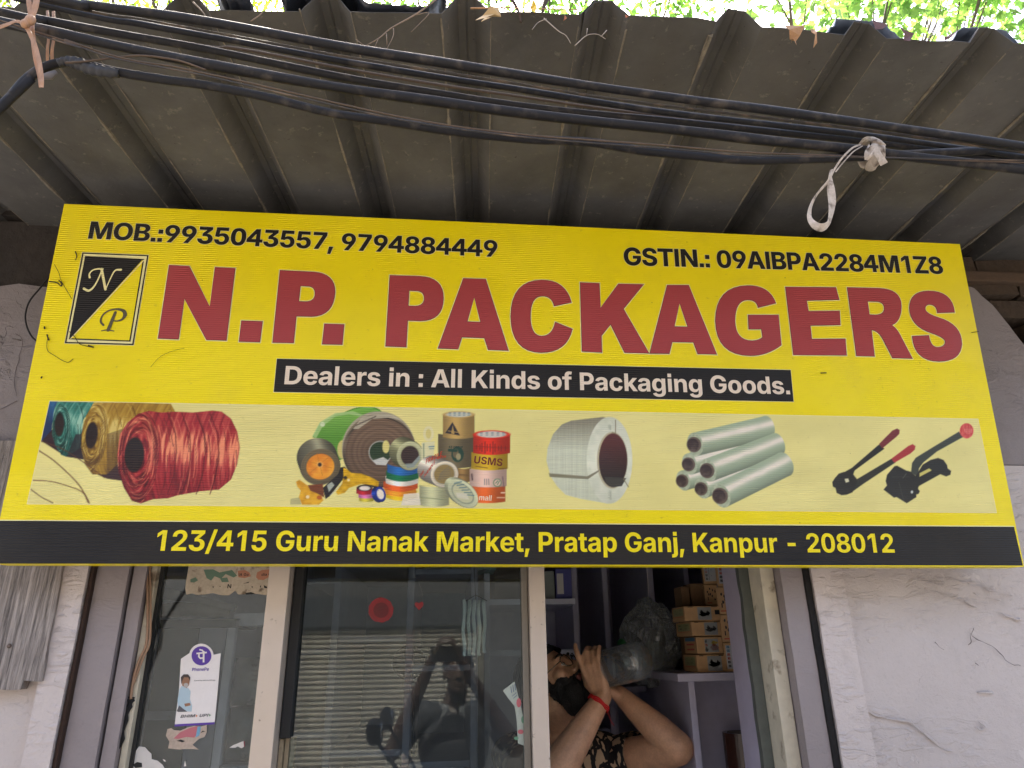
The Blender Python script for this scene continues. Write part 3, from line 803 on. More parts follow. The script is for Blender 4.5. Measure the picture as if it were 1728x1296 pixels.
# twine spools
p_poly(Z1((195, 78), (262, 80), (236, 160), (215, 300), (225, 390), (135, 380)), lambda x, y: mixc((22, 50, 90), (60, 130, 175), vnoise(x / 3, y / 14, 1) * np.clip((715 - y) / 30, 0, 1)))
p_poly(Z1((215, 300), (260, 270), (480, 330), (480, 530), (320, 500), (140, 385)), (52, 30, 38))
p_poly(Z1((470, 560), (720, 560), (760, 690), (640, 672), (520, 620)), (62, 40, 40))
spool(Z1((262, 82), (540, 84), (510, 150), (460, 220), (445, 330), (445, 430), (330, 505), (290, 490), (245, 420), (220, 330), (225, 220), (240, 130)),
      Z1((285, 290))[0], 15, 44, 0.05, (*Z1((275, 258))[0], 7.5, 19), (14, 52, 46), (52, 128, 112), (160, 205, 180), 11)
p_poly(Z1((400, 330), (460, 330), (460, 520), (330, 505)), (40, 34, 40), .75)
spool(Z1((540, 88), (800, 86), (1130, 98), (1165, 160), (1000, 170), (850, 200), (770, 300), (730, 420), (720, 560), (640, 640), (530, 640), (470, 560), (442, 430), (448, 310), (480, 190)),
      Z1((530, 360))[0], 24, 60, 0.12, (*Z1((522, 340))[0], 9.5, 22), (98, 66, 18), (176, 136, 44), (226, 200, 110), 23)
p_poly(Z1((640, 330), (760, 290), (735, 420), (722, 600), (640, 640)), (70, 48, 30), .45)
spool(Z1((720, 490), (740, 330), (800, 240), (880, 175), (960, 152), (1060, 165), (1160, 158), (1300, 165), (1450, 150), (1520, 158), (1590, 210), (1640, 310), (1658, 430), (1640, 560), (1590, 680), (1500, 755),
          (1350, 770), (1180, 800), (1110, 822), (990, 830), (900, 862), (830, 840), (770, 740), (730, 620)),
      Z1((880, 500))[0], 35, 78, 0.06, (*Z1((850, 490))[0], 16, 29), (84, 16, 22), (172, 44, 50), (246, 150, 110), 37, -0.22)
for k, xx in enumerate((1165, 1275, 1385, 1490)):
    p_line(Z1((xx - 60, 170), (xx, 330), (xx + 8, 470), (xx - 10, 640), (xx - 60, 790)), 1.6, (84, 14, 20), .75)
for pts, w in ((((120, 458), (240, 540), (400, 690), (470, 790), (505, 858)), 2.0), (((75, 685), (200, 692), (330, 725), (450, 775), (495, 855)), 1.5), (((58, 755), (140, 815), (225, 858)), 1.6),
               (((135, 385), (300, 445), (480, 560), (620, 665)), 1.6)):
    p_line([tuple(p) for p in smooth_path([(a, b, 0) for a, b in Z1(*pts)], 6)] and [(p.x, p.y) for p in smooth_path([(a, b, 0) for a, b in Z1(*pts)], 6)], w, (92, 56, 34), .9)

def roll(cx, cy, a, b, dx, dy, side, face, hole=0.5, core=(70, 56, 50), inner=None, rot=0.0, rings=0, seed=1, rim=None):
    """tape roll: back ellipse swept to the front one, face, inner core"""
    n = 14
    for i in range(n, -1, -1):
        t = i / n
        def cc(x, y, side=side):
            g = ((x - cx - dx * t) * (-dy) + (y - cy - dy * t) * dx) / (math.hypot(dx, dy) + 1e-6) / max(a, b)
            k = np.clip(0.72 + 0.42 * np.exp(-((g - 0.25) / 0.28) ** 2) - 0.3 * np.abs(g) ** 2, 0.3, 1.25)
            return np.clip(np.asarray(side)[None] * k[:, None], 0, 255)
        p_ell(cx + dx * t, cy + dy * t, a, b, cc, rot)
    if rim is not None:
        p_ell(cx, cy, a, b, rim, rot)
    def fc(x, y):
        c, s = math.cos(rot), math.sin(rot)
        u, v = ((x - cx) * c + (y - cy) * s) / a, (-(x - cx) * s + (y - cy) * c) / b
        r = np.hypot(u, v)
        k = 1.0 + (0.05 * np.sin(r * rings) if rings else 0) + 0.12 * (vnoise(r * 20, u * 0 + 3, seed) - .5) - 0.1 * v
        return np.clip(np.asarray(face)[None] * k[:, None], 0, 255)
    p_ell(cx, cy, a * .97, b * .97, fc, rot)
    if hole:
        p_ell(cx, cy, a * hole * 1.1, b * hole * 1.1, np.asarray(core) * 1.15, rot)
        p_ell(cx, cy, a * hole, b * hole, inner if inner is not None else (60, 48, 44), rot)

z = Z2((490, 220))[0]
roll(z[0], z[1], 62, 36, 0, 0, (90, 160, 50), (112, 168, 66), 0, rot=-0.55)
p_poly(Z2((205, 250), (260, 150), (380, 80), (480, 62), (580, 92), (500, 140), (420, 250), (400, 350), (330, 330), (260, 270)), lambda x, y: mixc((88, 148, 48), (132, 186, 84), np.clip((740 - y) / 45, 0, 1)))
p_poly(Z2((205, 240), (260, 140), (370, 75), (500, 60), (580, 90), (560, 100), (470, 82), (370, 100), (280, 170), (230, 260)), (176, 206, 136), .8)
p_ell(*Z2((278, 157))[0], 4, 4, (214, 226, 180))
p_ell(*Z2((425, 340))[0], 9, 16, (214, 200, 120))
# big brown roll
z = Z2((700, 360))[0]
p_ell(z[0] - 3, z[1] - 6, 62, 63, (176, 166, 140), 0)
p_ell(z[0] - 2, z[1] - 2, 62, 62, (126, 112, 92), 0)
roll(z[0], z[1], 61, 59, -2, 0, (110, 96, 80), (112, 90, 72), 0.30, (150, 150, 140), (46, 66, 44), rings=46, seed=5)
p_poly(Z2((500, 190), (560, 110), (680, 82), (790, 88), (860, 130), (760, 108), (640, 118), (540, 190)), (196, 186, 160), .85)
for k in range(7):
    p_line(Z2((520 + k * 22, 165 - k * 10), (534 + k * 22, 158 - k * 10)), 2, (80, 70, 60), .8)
p_ell(*Z2((740, 320))[0], 6, 11, (226, 214, 130)); p_poly(Z2((640, 420), (720, 395), (760, 420), (740, 455), (670, 450)), (206, 206, 196))
# tape dispenser: roll with orange hub, yellow grip
z = Z2((262, 465))[0]
roll(z[0], z[1], 34, 31, -6, -17, (150, 146, 116), (104, 92, 66), 0.70, (96, 84, 60), lambda x, y: mixc((222, 122, 22), (250, 172, 50), vnoise(x / 9, y / 9, 4)), rot=-0.25, rings=40)
p_ell(*Z2((258, 450))[0], 6, 5.5, (240, 170, 80)); p_ell(*Z2((258, 450))[0], 3.2, 3.2, (40, 30, 24))
for k in range(6):
    q = Z2((258, 450))[0]; a_ = k * 1.047 + .3
    p_line([(q[0] + 6 * math.cos(a_), q[1] + 6 * math.sin(a_)), (q[0] + 21 * math.cos(a_), q[1] + 19 * math.sin(a_))], 1, (204, 120, 30), .8)
p_poly(Z2((410, 470), (440, 465), (480, 520), (440, 540), (330, 680), (300, 700), (280, 620), (390, 520)), (34, 32, 30))
p_poly(Z2((310, 600), (345, 575), (365, 600), (325, 650)), (170, 176, 160)); p_line(Z2((335, 672), (475, 540)), 1.2, (190, 190, 176))
p_poly(Z2((430, 470), (450, 480), (490, 510), (560, 515), (640, 545), (690, 575), (685, 610), (640, 600), (560, 590), (470, 620), (440, 655), (390, 670), (375, 650), (420, 590), (430, 540)), lambda x, y: mixc((196, 146, 10), (240, 190, 30), vnoise(x / 7, y / 5, 8)))
p_poly(Z2((85, 575), (110, 560), (180, 610), (270, 680), (285, 710), (250, 742), (130, 742), (105, 690), (120, 640), (95, 610)), lambda x, y: mixc((204, 140, 20), (244, 186, 40), vnoise(x / 6, y / 6, 9)))
p_poly(Z2((170, 600), (280, 590), (290, 690), (240, 660), (190, 640)), (120, 62, 30)); p_ell(*Z2((170, 685))[0], 3, 3, (250, 226, 170)); p_ell(*Z2((255, 690))[0], 4.5, 3.5, (190, 96, 20))
p_poly(Z2((45, 700), (110, 690), (125, 742), (45, 740)), (176, 170, 120), .8); p_ell(*Z2((468, 562))[0], 2.4, 2.4, (246, 226, 160)); p_ell(*Z2((445, 545))[0], 3, 3, (60, 50, 30))
# thin coloured rolls in a pile
def band(x0, x1, y0, y1, colr, sag=9, top=None):
    xs = np.linspace(0, 1, 9)
    up_ = [(x0 + (x1 - x0) * t, y0 + sag * 4 * t * (1 - t)) for t in xs]
    dn = [(x0 + (x1 - x0) * t, y1 + sag * 4 * t * (1 - t)) for t in xs[::-1]]
    p_poly(Z2(*(up_ + dn)), lambda x, y: np.clip(np.asarray(colr)[None] * (0.86 + 0.3 * np.exp(-((x - Z2((x0 + (x1 - x0) * .35, 0))[0][0]) / 12) ** 2))[:, None], 0, 255))
band(740, 965, 640, 690, (226, 186, 30), 24); band(728, 960, 605, 660, (240, 150, 40), 24); band(722, 972, 570, 622, (226, 96, 40), 26); band(738, 975, 530, 585, (240, 232, 214), 24)
band(742, 978, 492, 550, (26, 110, 70), 24); band(750, 985, 445, 505, (44, 104, 170), 26)
# clear rolls
z = Z2((915, 385))[0]
roll(z[0], z[1], 23, 25, -12, -7, (176, 176, 128), (190, 190, 146), 0.66, (150, 150, 112), (64, 50, 46), rot=0.15)
p_poly(Z2((880, 445), (930, 440), (985, 380), (990, 410), (940, 470), (895, 475)), (150, 160, 150))
p_ell(*Z2((1050, 225))[0], 9, 13, (236, 226, 170)); p_ell(*Z2((1050, 225))[0], 4.5, 8, (222, 206, 124))
p_poly(Z2((1000, 290), (1095, 280), (1085, 420), (1000, 420)), (226, 220, 170)); p_line(Z2((1015, 300), (1015, 410)), 2.4, (120, 140, 110), .7); p_line(Z2((1055, 320), (1090, 318)), 1.8, (90, 130, 140)); p_line(Z2((1058, 335), (1088, 333)), 1.2, (90, 130, 140))
# tall stack: kraft, brown, kraft
def can(x0, x1, y0, y1, colr, e=22, topc=None):
    xs = np.linspace(0, 1, 9)
    up_ = [(x0 + (x1 - x0) * t, y0 + e * 4 * t * (1 - t) * .5) for t in xs]
    dn = [(x0 + (x1 - x0) * t, y1 + e * 4 * t * (1 - t) * .5) for t in xs[::-1]]
    xa, xb = Z2((x0, 0))[0][0], Z2((x1, 0))[0][0]
    p_poly(Z2(*(up_ + dn)), lambda x, y: np.clip(np.asarray(colr)[None] * (0.74 + 0.4 * np.exp(-(((x - xa) / (xb - xa) - .4) / .3) ** 2))[:, None], 0, 255))
    if topc is not None:
        cx_, cy_ = Z2(((x0 + x1) / 2, y0))[0]
        w_ = (xb - xa) / 2
        p_ell(cx_, cy_, w_, e / 4.32, np.asarray(colr) * 1.06); p_ell(cx_, cy_, w_ * .8, e / 4.32 * .78, topc)
        for k in range(5):
            q = cx_ - w_ * .6 + k * w_ * .3
            p_line([(q, cy_ - 2.5), (q + 2.5, cy_ - 2.5)], 2.2, (90, 120, 130), .7); p_line([(q, cy_ + 1), (q + 2.5, cy_ + 1)], 1.6, (90, 120, 130), .6)
can(1250, 1360, 470, 570, (150, 116, 64)); p_line(Z2((1250, 520), (1340, 530)), 3, (110, 84, 50), .7)
can(1120, 1380, 225, 465, (112, 100, 72)); can(1155, 1385, 85, 250, (186, 152, 86), 24, (206, 206, 186))
p_poly(Z2((1225, 140), (1280, 238), (1172, 220)), (44, 40, 48)); p_poly(Z2((1226, 160), (1240, 225), (1230, 228), (1216, 222)), (186, 152, 86)); p_line(Z2((1195, 205), (1262, 215)), 1.4, (186, 152, 86))
p_ell(*Z2((1262, 375))[0], 10.5, 13, (38, 70, 56)); p_ell(*Z2((1248, 368))[0], 5, 8, (112, 100, 72)); p_ell(*Z2((1268, 392))[0], 4, 6, (160, 150, 110)); p_line(Z2((1202, 345), (1250, 348)), 5, (38, 70, 56))
# right stack: red, yellow, pink, orange
can(1352, 1610, 590, 720, (226, 104, 44)); can(1350, 1620, 480, 605, (226, 190, 170)); can(1362, 1628, 358, 480, (206, 168, 36)); can(1376, 1645, 230, 365, (214, 50, 30), 30, (214, 206, 190))
for k, (a_, h_) in enumerate(((1400, 14), (1425, 18), (1440, 30), (1462, 40), (1478, 22), (1500, 26), (1520, 44), (1535, 28), (1560, 14), (1580, 20), (1610, 16))):
    p_line(Z2((a_, 322 - h_ + k), (a_, 322 + h_ + k)), 1.6, (120, 34, 30), .85)
p_line(Z2((1384, 318), (1640, 330)), 1.0, (120, 34, 30), .7)
p_line(Z2((1395, 462), (1480, 474)), 1.0, (90, 60, 30)); p_line(Z2((1560, 480), (1618, 476)), 1.2, (90, 60, 30))
p_ell(*Z2((1552, 582))[0], 7, 7, (90, 140, 100)); p_ell(*Z2((1552, 582))[0], 5.6, 5.6, (226, 190, 170)); p_line(Z2((1540, 585), (1556, 568)), 1.4, (90, 140, 100)); p_line(Z2((1552, 596), (1566, 572)), 1.4, (90, 140, 100))
for k in range(3): p_line(Z2((1458 + k * 15, 556), (1460 + k * 15, 596)), 1.4, (120, 110, 110), .8)
p_line(Z2((1366, 520), (1370, 560)), 3, (90, 70, 70), .8); p_line(Z2((1590, 540), (1600, 610)), 2.4, (120, 100, 100), .7)
p_line(Z2((1580, 655), (1606, 655)), 2, (250, 220, 190)); p_line(Z2((1550, 690), (1606, 690)), 1.4, (250, 220, 190))
# tape with red print (front), clear pile, clear roll leaning
can(985, 1200, 600, 745, (196, 196, 150), 26); p_line(Z2((990, 690), (1190, 706)), 1.4, (150, 156, 116)); p_poly(Z2((870, 665), (980, 655), (995, 745), (850, 748)), (236, 226, 206), .9)
z = Z2((1165, 520))[0]
roll(z[0], z[1], 24, 22, -22, -9, (238, 228, 206), (226, 214, 186), 0.72, (170, 160, 136), (150, 128, 78), rot=-0.5)
for k in range(6): p_line(Z2((1120 + k * 4, 560 - k * 10), (1215 - k * 3, 545 - k * 16)), 1.1, (110, 110, 104), .7)
z = Z2((1300, 660))[0]
roll(z[0], z[1], 30, 19, -5, -3, (196, 200, 160), (206, 208, 168), 0.66, (120, 130, 110), (204, 202, 160), rot=0.72)
for k in range(6): p_line(Z2((1240 + k * 18, 585 + k * 17), (1290 + k * 18, 575 + k * 20)), 1.8, (70, 110, 120), .75)
p_poly(Z2((1250, 655), (1330, 660), (1345, 705), (1260, 690)), (226, 220, 196), .8)
# small insulation rolls
z = Z2((595, 690))[0]; can(545, 650, 680, 715, (206, 190, 60), 14); can(540, 655, 655, 690, (214, 120, 170), 14); can(525, 640, 615, 660, (186, 40, 50), 22); p_ell(*Z2((583, 620))[0], 12.5, 5.4, (30, 20, 22)); p_ell(*Z2((585, 622))[0], 9.5, 3.8, (240, 226, 210))
z = Z2((700, 665))[0]; roll(z[0], z[1], 8.5, 13, -6, 1, (40, 70, 170), (30, 50, 140), 0.68, (30, 50, 140), (244, 232, 210), rot=-0.3)
# strapping coil
p_poly(Z3((83, 330), (90, 250), (125, 160), (180, 100), (240, 75), (440, 52), (520, 70), (520, 560), (470, 600), (300, 570), (205, 545), (150, 490), (110, 430)),
       lambda x, y: np.clip(mixc((214, 218, 190), (120, 112, 92), np.clip((760 - y) / 62, 0, 1) * 0.9)
                            * (0.95 + 0.08 * vnoise(x / 1.3, y / 60, 2))[:, None] * (0.97 + 0.05 * vnoise(x / 30, y / 1.6, 4))[:, None], 0, 255))
p_ell(*Z3((482, 326))[0], 38.5, 73, lambda x, y: np.clip(mixc((240, 240, 216), (222, 226, 200), vnoise(x / 7, y / 9, 3)) * (1.02 - 0.1 * np.abs(y - 776) / 70)[:, None], 0, 255))
p_ell(*Z3((500, 326))[0], 26, 48, (196, 186, 150)); p_ell(*Z3((505, 326))[0], 24, 45.5, lambda x, y: mixc((92, 44, 40), (44, 36, 34), np.clip((y - 740) / 70, 0, 1)))
p_poly(Z3((450, 430), (588, 440), (560, 490), (500, 496), (460, 470)), (64, 62, 56))
p_poly(Z3((98, 408), (340, 428), (420, 385), (412, 400), (345, 446), (104, 432)), (136, 132, 106)); p_line(Z3((520, 72), (521, 155), (500, 150)), 1.5, (136, 128, 96)); p_line(Z3((572, 445), (602, 495)), 1.5, (136, 128, 96))
for k in range(14): p_line(Z3((480 + 8 * math.sin(k * 1.7), 100 + k * 2), (490, 108 + k * 2)), .9, (170, 176, 150), .6); p_line(Z3((482 + 8 * math.sin(k * 1.7), 520 + k * 4), (492, 524 + k * 4)), .9, (150, 156, 130), .6)
# stretch film rolls
def film(fx, fy, ex, ey, r, seed, part):
    (x0, y0), (x1, y1) = Z3((fx, fy))[0], Z3((ex, ey))[0]
    d = Vector((x1 - x0, y1 - y0)); L_ = d.length; d.normalize(); n_ = Vector((-d.y, d.x))
    rr = r / 3.7565
    def cc(x, y):
        g = ((x - x0) * n_.x + (y - y0) * n_.y) / rr
        t = ((x - x0) * d.x + (y - y0) * d.y) / L_
        h = np.exp(-((g + 0.25) / 0.3) ** 2) * (0.75 + 0.35 * vnoise(t * 9, g * 3, seed))
        return np.clip(mixc((168, 184, 152), (244, 234, 214), np.clip(h * 1.15, 0, 1)) * (1 - 0.30 * np.clip(g, 0, 1) ** 2)[:, None], 0, 255)
    a = [(x0 + n_.x * rr * s, y0 + n_.y * rr * s) for s in (-1, 1)]; b = [(x1 + n_.x * rr * s, y1 + n_.y * rr * s) for s in (1, -1)]
    if part != 'end': p_ell(x1, y1, rr * .62, rr, cc, math.atan2(d.y, d.x)); p_poly(a + b, cc)
    if part == 'body': return
    p_ell(x0, y0, rr * .66, rr, lambda x, y: mixc((160, 172, 140), (200, 206, 174), vnoise(x / 3, y / 3, seed)), math.atan2(d.y, d.x))
    p_ell(x0 - 2, y0 + .5, rr * .62, rr * .66, (104, 88, 76), math.atan2(d.y, d.x)); p_ell(x0 - 3.4, y0 + .8, rr * .5, rr * .54, lambda x, y: mixc((58, 44, 42), (120, 104, 90), np.clip((y - y0) / rr + .3, 0, 1) * vnoise(x / 4, y / 4, seed)), math.atan2(d.y, d.x))
FL = [(950, 455, 1400, 330, 64, 4), (1070, 505, 1480, 330, 66, 5), (990, 350, 1450, 210, 68, 2), (1025, 225, 1482, 118, 74, 1), (1108, 390, 1545, 225, 74, 3), (1190, 550, 1592, 350, 80, 6)]
for q in FL: film(*q, 'body')
for q in FL: film(*q, 'end')
# sealer and tensioner
BK = (40, 38, 32)
p_poly(Z4((575, 335), (625, 375), (480, 480), (345, 580), (330, 620), (300, 640), (240, 600), (320, 555)), BK)
p_poly(Z4((575, 330), (700, 205), (745, 185), (768, 200), (765, 235), (735, 265), (605, 372)), (122, 44, 46))
p_poly(Z4((690, 470), (728, 505), (420, 710), (330, 775), (310, 700), (370, 660)), (48, 48, 40))
p_poly(Z4((690, 470), (850, 350), (890, 332), (917, 350), (910, 385), (870, 420), (718, 508)), (176, 52, 54))
p_poly(Z4((135, 690), (160, 650), (195, 610), (240, 595), (320, 600), (350, 640), (375, 670), (345, 740), (325, 785), (270, 808), (220, 812), (175, 790), (165, 745), (140, 730)), BK)
p_poly(Z4((250, 660), (285, 655), (295, 685), (262, 695)), (226, 220, 180))
p_poly(Z4((1325, 215), (1370, 262), (1120, 400), (990, 505), (950, 560), (940, 640), (875, 600), (885, 510), (920, 460), (1100, 350)), (62, 66, 56))
p_ell(*Z4((1398, 207))[0], 11.6, 12.8, lambda x, y: mixc((206, 66, 62), (232, 110, 100), vnoise(x / 2, y / 6, 3)))
for k in range(5): p_line(Z4((1385 + k * 14, 235 - abs(k - 2) * 6), (1378 + k * 16, 190)), 1, (246, 170, 150), .7)
p_poly(Z4((985, 525), (1060, 480), (1130, 462), (1180, 480), (1215, 530), (1220, 560), (1252, 585), (1245, 620), (1205, 636), (1150, 615), (960, 720), (930, 740), (900, 660), (940, 600)), BK)
p_poly(Z4((955, 605), (1045, 560), (1072, 578), (955, 640)), (216, 204, 110))
p_poly(Z4((720, 540), (745, 535), (830, 580), (870, 590), (930, 640), (955, 710), (940, 750), (958, 775), (945, 800), (925, 805), (925, 830), (835, 888), (740, 830), (715, 835), (617, 760), (650, 720), (637, 680), (650, 620)), BK)
p_ell(*Z4((884, 782))[0], 2, 2.6, (210, 214, 206)); p_line(Z4((800, 650), (830, 610)), 1.5, (90, 90, 80), .8); p_line(Z4((760, 690), (810, 870)), 1.2, (66, 64, 56), .8); p_line(Z4((700, 640), (860, 640)), 1.2, (62, 60, 52), .7)

IMG = np.clip(IMG, 0, 255) / 255.0
LINR = np.where(IMG <= 0.04045, IMG / 12.92, ((IMG + 0.055) / 1.055) ** 2.4)
me = bpy.data.meshes.new("picture_strip")
idx = np.arange(NU * NV).reshape(NV, NU)
quads = np.stack([idx[1:, :-1], idx[1:, 1:], idx[:-1, 1:], idx[:-1, :-1]], -1).reshape(-1, 4)
me.vertices.add(NU * NV)
me.vertices.foreach_set('co', np.stack([GU.ravel(), GV.ravel(), np.full(GU.size, 0.0008)], -1).astype(np.float32).ravel())
me.loops.add(quads.size); me.loops.foreach_set('vertex_index', quads.ravel().astype(np.int32))
me.polygons.add(len(quads)); me.polygons.foreach_set('loop_start', np.arange(0, quads.size, 4, dtype=np.int32)); me.polygons.foreach_set('loop_total', np.full(len(quads), 4, np.int32))
me.update(calc_edges=True)
ca = me.color_attributes.new("print", 'FLOAT_COLOR', 'POINT')
ca.data.foreach_set('color', np.concatenate([LINR, np.ones((LINR.shape[0], 1))], 1).astype(np.float32).ravel())
me.materials.append(M_PRN)
strip = bpy.data.objects.new("picture_strip", me); col.objects.link(strip); strip.parent = sign
strip['label'] = "pale yellow strip with printed pictures of twine, tape, strapping, film rolls and tools"
sheet("strip_edge", [offset_outline(cw([c_tl, c_tr, c_br, c_bl]), 0.0015)], 0.0004, M_PALE)
# words printed on the pictured tapes
def pic_text(s, lb, rb, hpx, colr):
    m = sign_mat("print_word_" + s.lower().replace(' ', '_'), L(*colr), dirt=.2)
    sign_text(s, lb, rb, (lb[0], lb[1] - hpx), (rb[0], rb[1] - hpx), m, 0.0014, skew=0.12, parent=strip, name="printed_word")
pic_text("USMS", Z2((1382, 440))[0], Z2((1590, 462))[0], 12.5, (112, 40, 34))
pic_text("mall", Z2((1418, 708))[0], Z2((1512, 714))[0], 9, (250, 228, 196))
pic_text("KS GROUP", Z2((1198, 330))[0], Z2((1300, 334))[0], 4, (30, 60, 50))
pic_text("FRAGILE", Z2((1030, 445))[0], Z2((1150, 385))[0], 8, (196, 62, 30))
pic_text("HANDLE", Z2((1020, 545))[0], Z2((1098, 440))[0], 6, (196, 62, 30))
pic_text("WITH", Z2((1110, 412))[0], Z2((1178, 398))[0], 4, (196, 62, 30))
pic_text("CARE", Z2((985, 548))[0], Z2((1015, 510))[0], 6, (196, 62, 30))
# web-caught dirt hanging on the board
mw = mat("cobweb_dirt", L(58, 46, 30), rough=.9)
mb = MB()
def web(pts, w=1.0):
    P = [Vector((*S2(*p), 0.0028 + 0.0015 * math.sin(i))) for i, p in enumerate(pts)]
    mb.tube(smooth_path(P, 4), [0.0007 * w * (0.7 + 0.5 * random.random()) for _ in range((len(P) - 1) * 4 + 1)], 5)
web([(93, 447), (101, 462), (104, 473), (112, 488), (122, 505)]); web([(84, 476), (97, 478), (104, 484)], 2.2); web([(104, 484), (106, 480), (101, 474)], 2.6); web([(118, 560), (128, 570), (137, 582), (158, 587)], 1.2); web([(150, 584), (159, 587)], 3)
web([(82, 565), (81, 590), (92, 600), (114, 612), (124, 606)]); web([(80, 565), (84, 575)], 2.6); web([(128, 425), (131, 433), (129, 440)], 2.2); web([(1638, 562), (1650, 560)], 1.5); web([(1384, 630), (1393, 630)], 2.2)
web([(76, 552), (77, 556)], 3); web([(72, 636), (71, 639)], 3); web([(255, 620), (270, 604), (290, 594), (312, 588)], .6)
sign_part("caught_dirt", mb.v, mb.f, mw)['kind'] = 'stuff'

# ================================================================ SETTING
M_GND = mat("concrete_lane", L(122, 120, 117), rough=.9, var=.3, scale=1.2, bump=.3, bscale=30, spots=L(84, 82, 78), spot_scale=2.5, spot_lo=.55, spot_hi=.75)
mb = MB(); mb.add([(-120, -120, 0), (120, -120, 0), (120, 120, 0), (-120, 120, 0)], [(0, 1, 2, 3)])
tag(mb.build("ground", M_GND, origin=(0, 0, 0)), kind='structure')

def plaster(name, base, peel, rough=.55, flake=.6, bump=.5, cracks=.5):
    """Repainted lumpy plaster: trowel marks, peeling flakes, hairline cracks, grime."""
    m, nt, b = nmat(name); N, K = nt.nodes.new, nt.links.new
    tc = N("ShaderNodeTexCoord"); ob = tc.outputs['Object']
    def noise_(s, d=5, r=.6, dist=0):
        n = N("ShaderNodeTexNoise"); n.inputs['Scale'].default_value = s; n.inputs['Detail'].default_value = d; n.inputs['Roughness'].default_value = r; n.inputs['Distortion'].default_value = dist
        K(ob, n.inputs['Vector']); return n.outputs[0]
    def ramp(v, a, c, lo=0, hi=1):
        r = N("ShaderNodeMapRange"); r.inputs[1].default_value = a; r.inputs[2].default_value = c; r.inputs[3].default_value = lo; r.inputs[4].default_value = hi
        K(v, r.inputs[0]); return r.outputs[0]
    def math_(op, a, c):
        k = N("ShaderNodeMath"); k.operation = op
        for i, q in enumerate((a, c)):
            if isinstance(q, (int, float)): k.inputs[i].default_value = q
            else: K(q, k.inputs[i])
        return k.outputs[0]
    def mixc_(f, a, c, blend='MIX'):
        x = N("ShaderNodeMix"); x.data_type = 'RGBA'; x.blend_type = blend
        if isinstance(f, (int, float)): x.inputs[0].default_value = f
        else: K(f, x.inputs[0])
        for i, q in ((6, a), (7, c)):
            if isinstance(q, tuple): x.inputs[i].default_value = (*q, 1)
            else: K(q, x.inputs[i])
        return x.outputs[2]
    big = noise_(1.7, 6, .6); mid = noise_(9, 7, .7, .15); fine = noise_(70, 6, .75)
    c = mixc_(1.0, base, ramp(big, .3, .7, .86, 1.08), 'MULTIPLY')
    c = mixc_(ramp(mid, .55, .8, 0, .35), c, tuple(q * .72 for q in base))
    c = mixc_(ramp(noise_(130, 4, .7), .56, .74, 0, .30), c, tuple(q * .6 for q in base))
    c = mixc_(math_('MULTIPLY', ramp(noise_(3.4, 7, .7), .56, .70), .30), c, L(128, 116, 108))
    # peeled flakes
    fl = math_('MULTIPLY', ramp(noise_(14, 8, .7, 1.2), .58, .60), ramp(noise_(2.2, 2), .48, .58))
    c = mixc_(math_('MULTIPLY', fl, flake), c, peel)
    # cracks: thin lines from warped voronoi edges, only in patches
    mp = N("ShaderNodeMapping"); K(ob, mp.inputs[0])
    wn2 = N("ShaderNodeTexNoise"); wn2.inputs['Scale'].default_value = 5; wn2.inputs['Detail'].default_value = 5; K(ob, wn2.inputs['Vector'])
    va = N("ShaderNodeVectorMath"); va.operation = 'MULTIPLY_ADD'; va.inputs[1].default_value = (.42, .42, .42); K(wn2.outputs['Color'], va.inputs[0]); K(ob, va.inputs[2])
    vo = N("ShaderNodeTexVoronoi"); vo.feature = 'DISTANCE_TO_EDGE'; vo.inputs['Scale'].default_value = 5.2; K(va.outputs[0], vo.inputs['Vector'])
    cr = math_('MULTIPLY', ramp(vo.outputs['Distance'], .009, .002), ramp(noise_(2.6, 4), .56, .66))
    c = mixc_(math_('MULTIPLY', cr, cracks), c, L(84, 76, 74))
    K(c, b.inputs['Base Color'])
    K(ramp(mid, .3, .7, rough - .15, rough + .15), b.inputs['Roughness'])
    # ridges left by the brush
    rg = N("ShaderNodeTexNoise"); rg.inputs['Scale'].default_value = 34; rg.inputs['Detail'].default_value = 6; rg.inputs['Distortion'].default_value = 1.1
    m2 = N("ShaderNodeMapping"); m2.inputs['Scale'].default_value = (.55, 1, 1.5); m2.inputs['Rotation'].default_value = (0, .35, 0); K(ob, m2.inputs[0]); K(m2.outputs[0], rg.inputs['Vector'])
    h = math_('ADD', math_('MULTIPLY', mid, .8), math_('MULTIPLY', math_('MULTIPLY', ramp(rg.outputs[0], .5, .68), ramp(noise_(3.1, 3), .42, .60)), .7))
    h = math_('ADD', h, math_('MULTIPLY', fine, .30))
    h = math_('SUBTRACT', h, math_('MULTIPLY', fl, .5)); h = math_('SUBTRACT', h, math_('MULTIPLY', cr, .8))
    bp = N("ShaderNodeBump"); bp.inputs['Strength'].default_value = bump; bp.inputs['Distance'].default_value = .012
    K(h, bp.inputs['Height']); K(bp.outputs[0], b.inputs['Normal'])
    return m

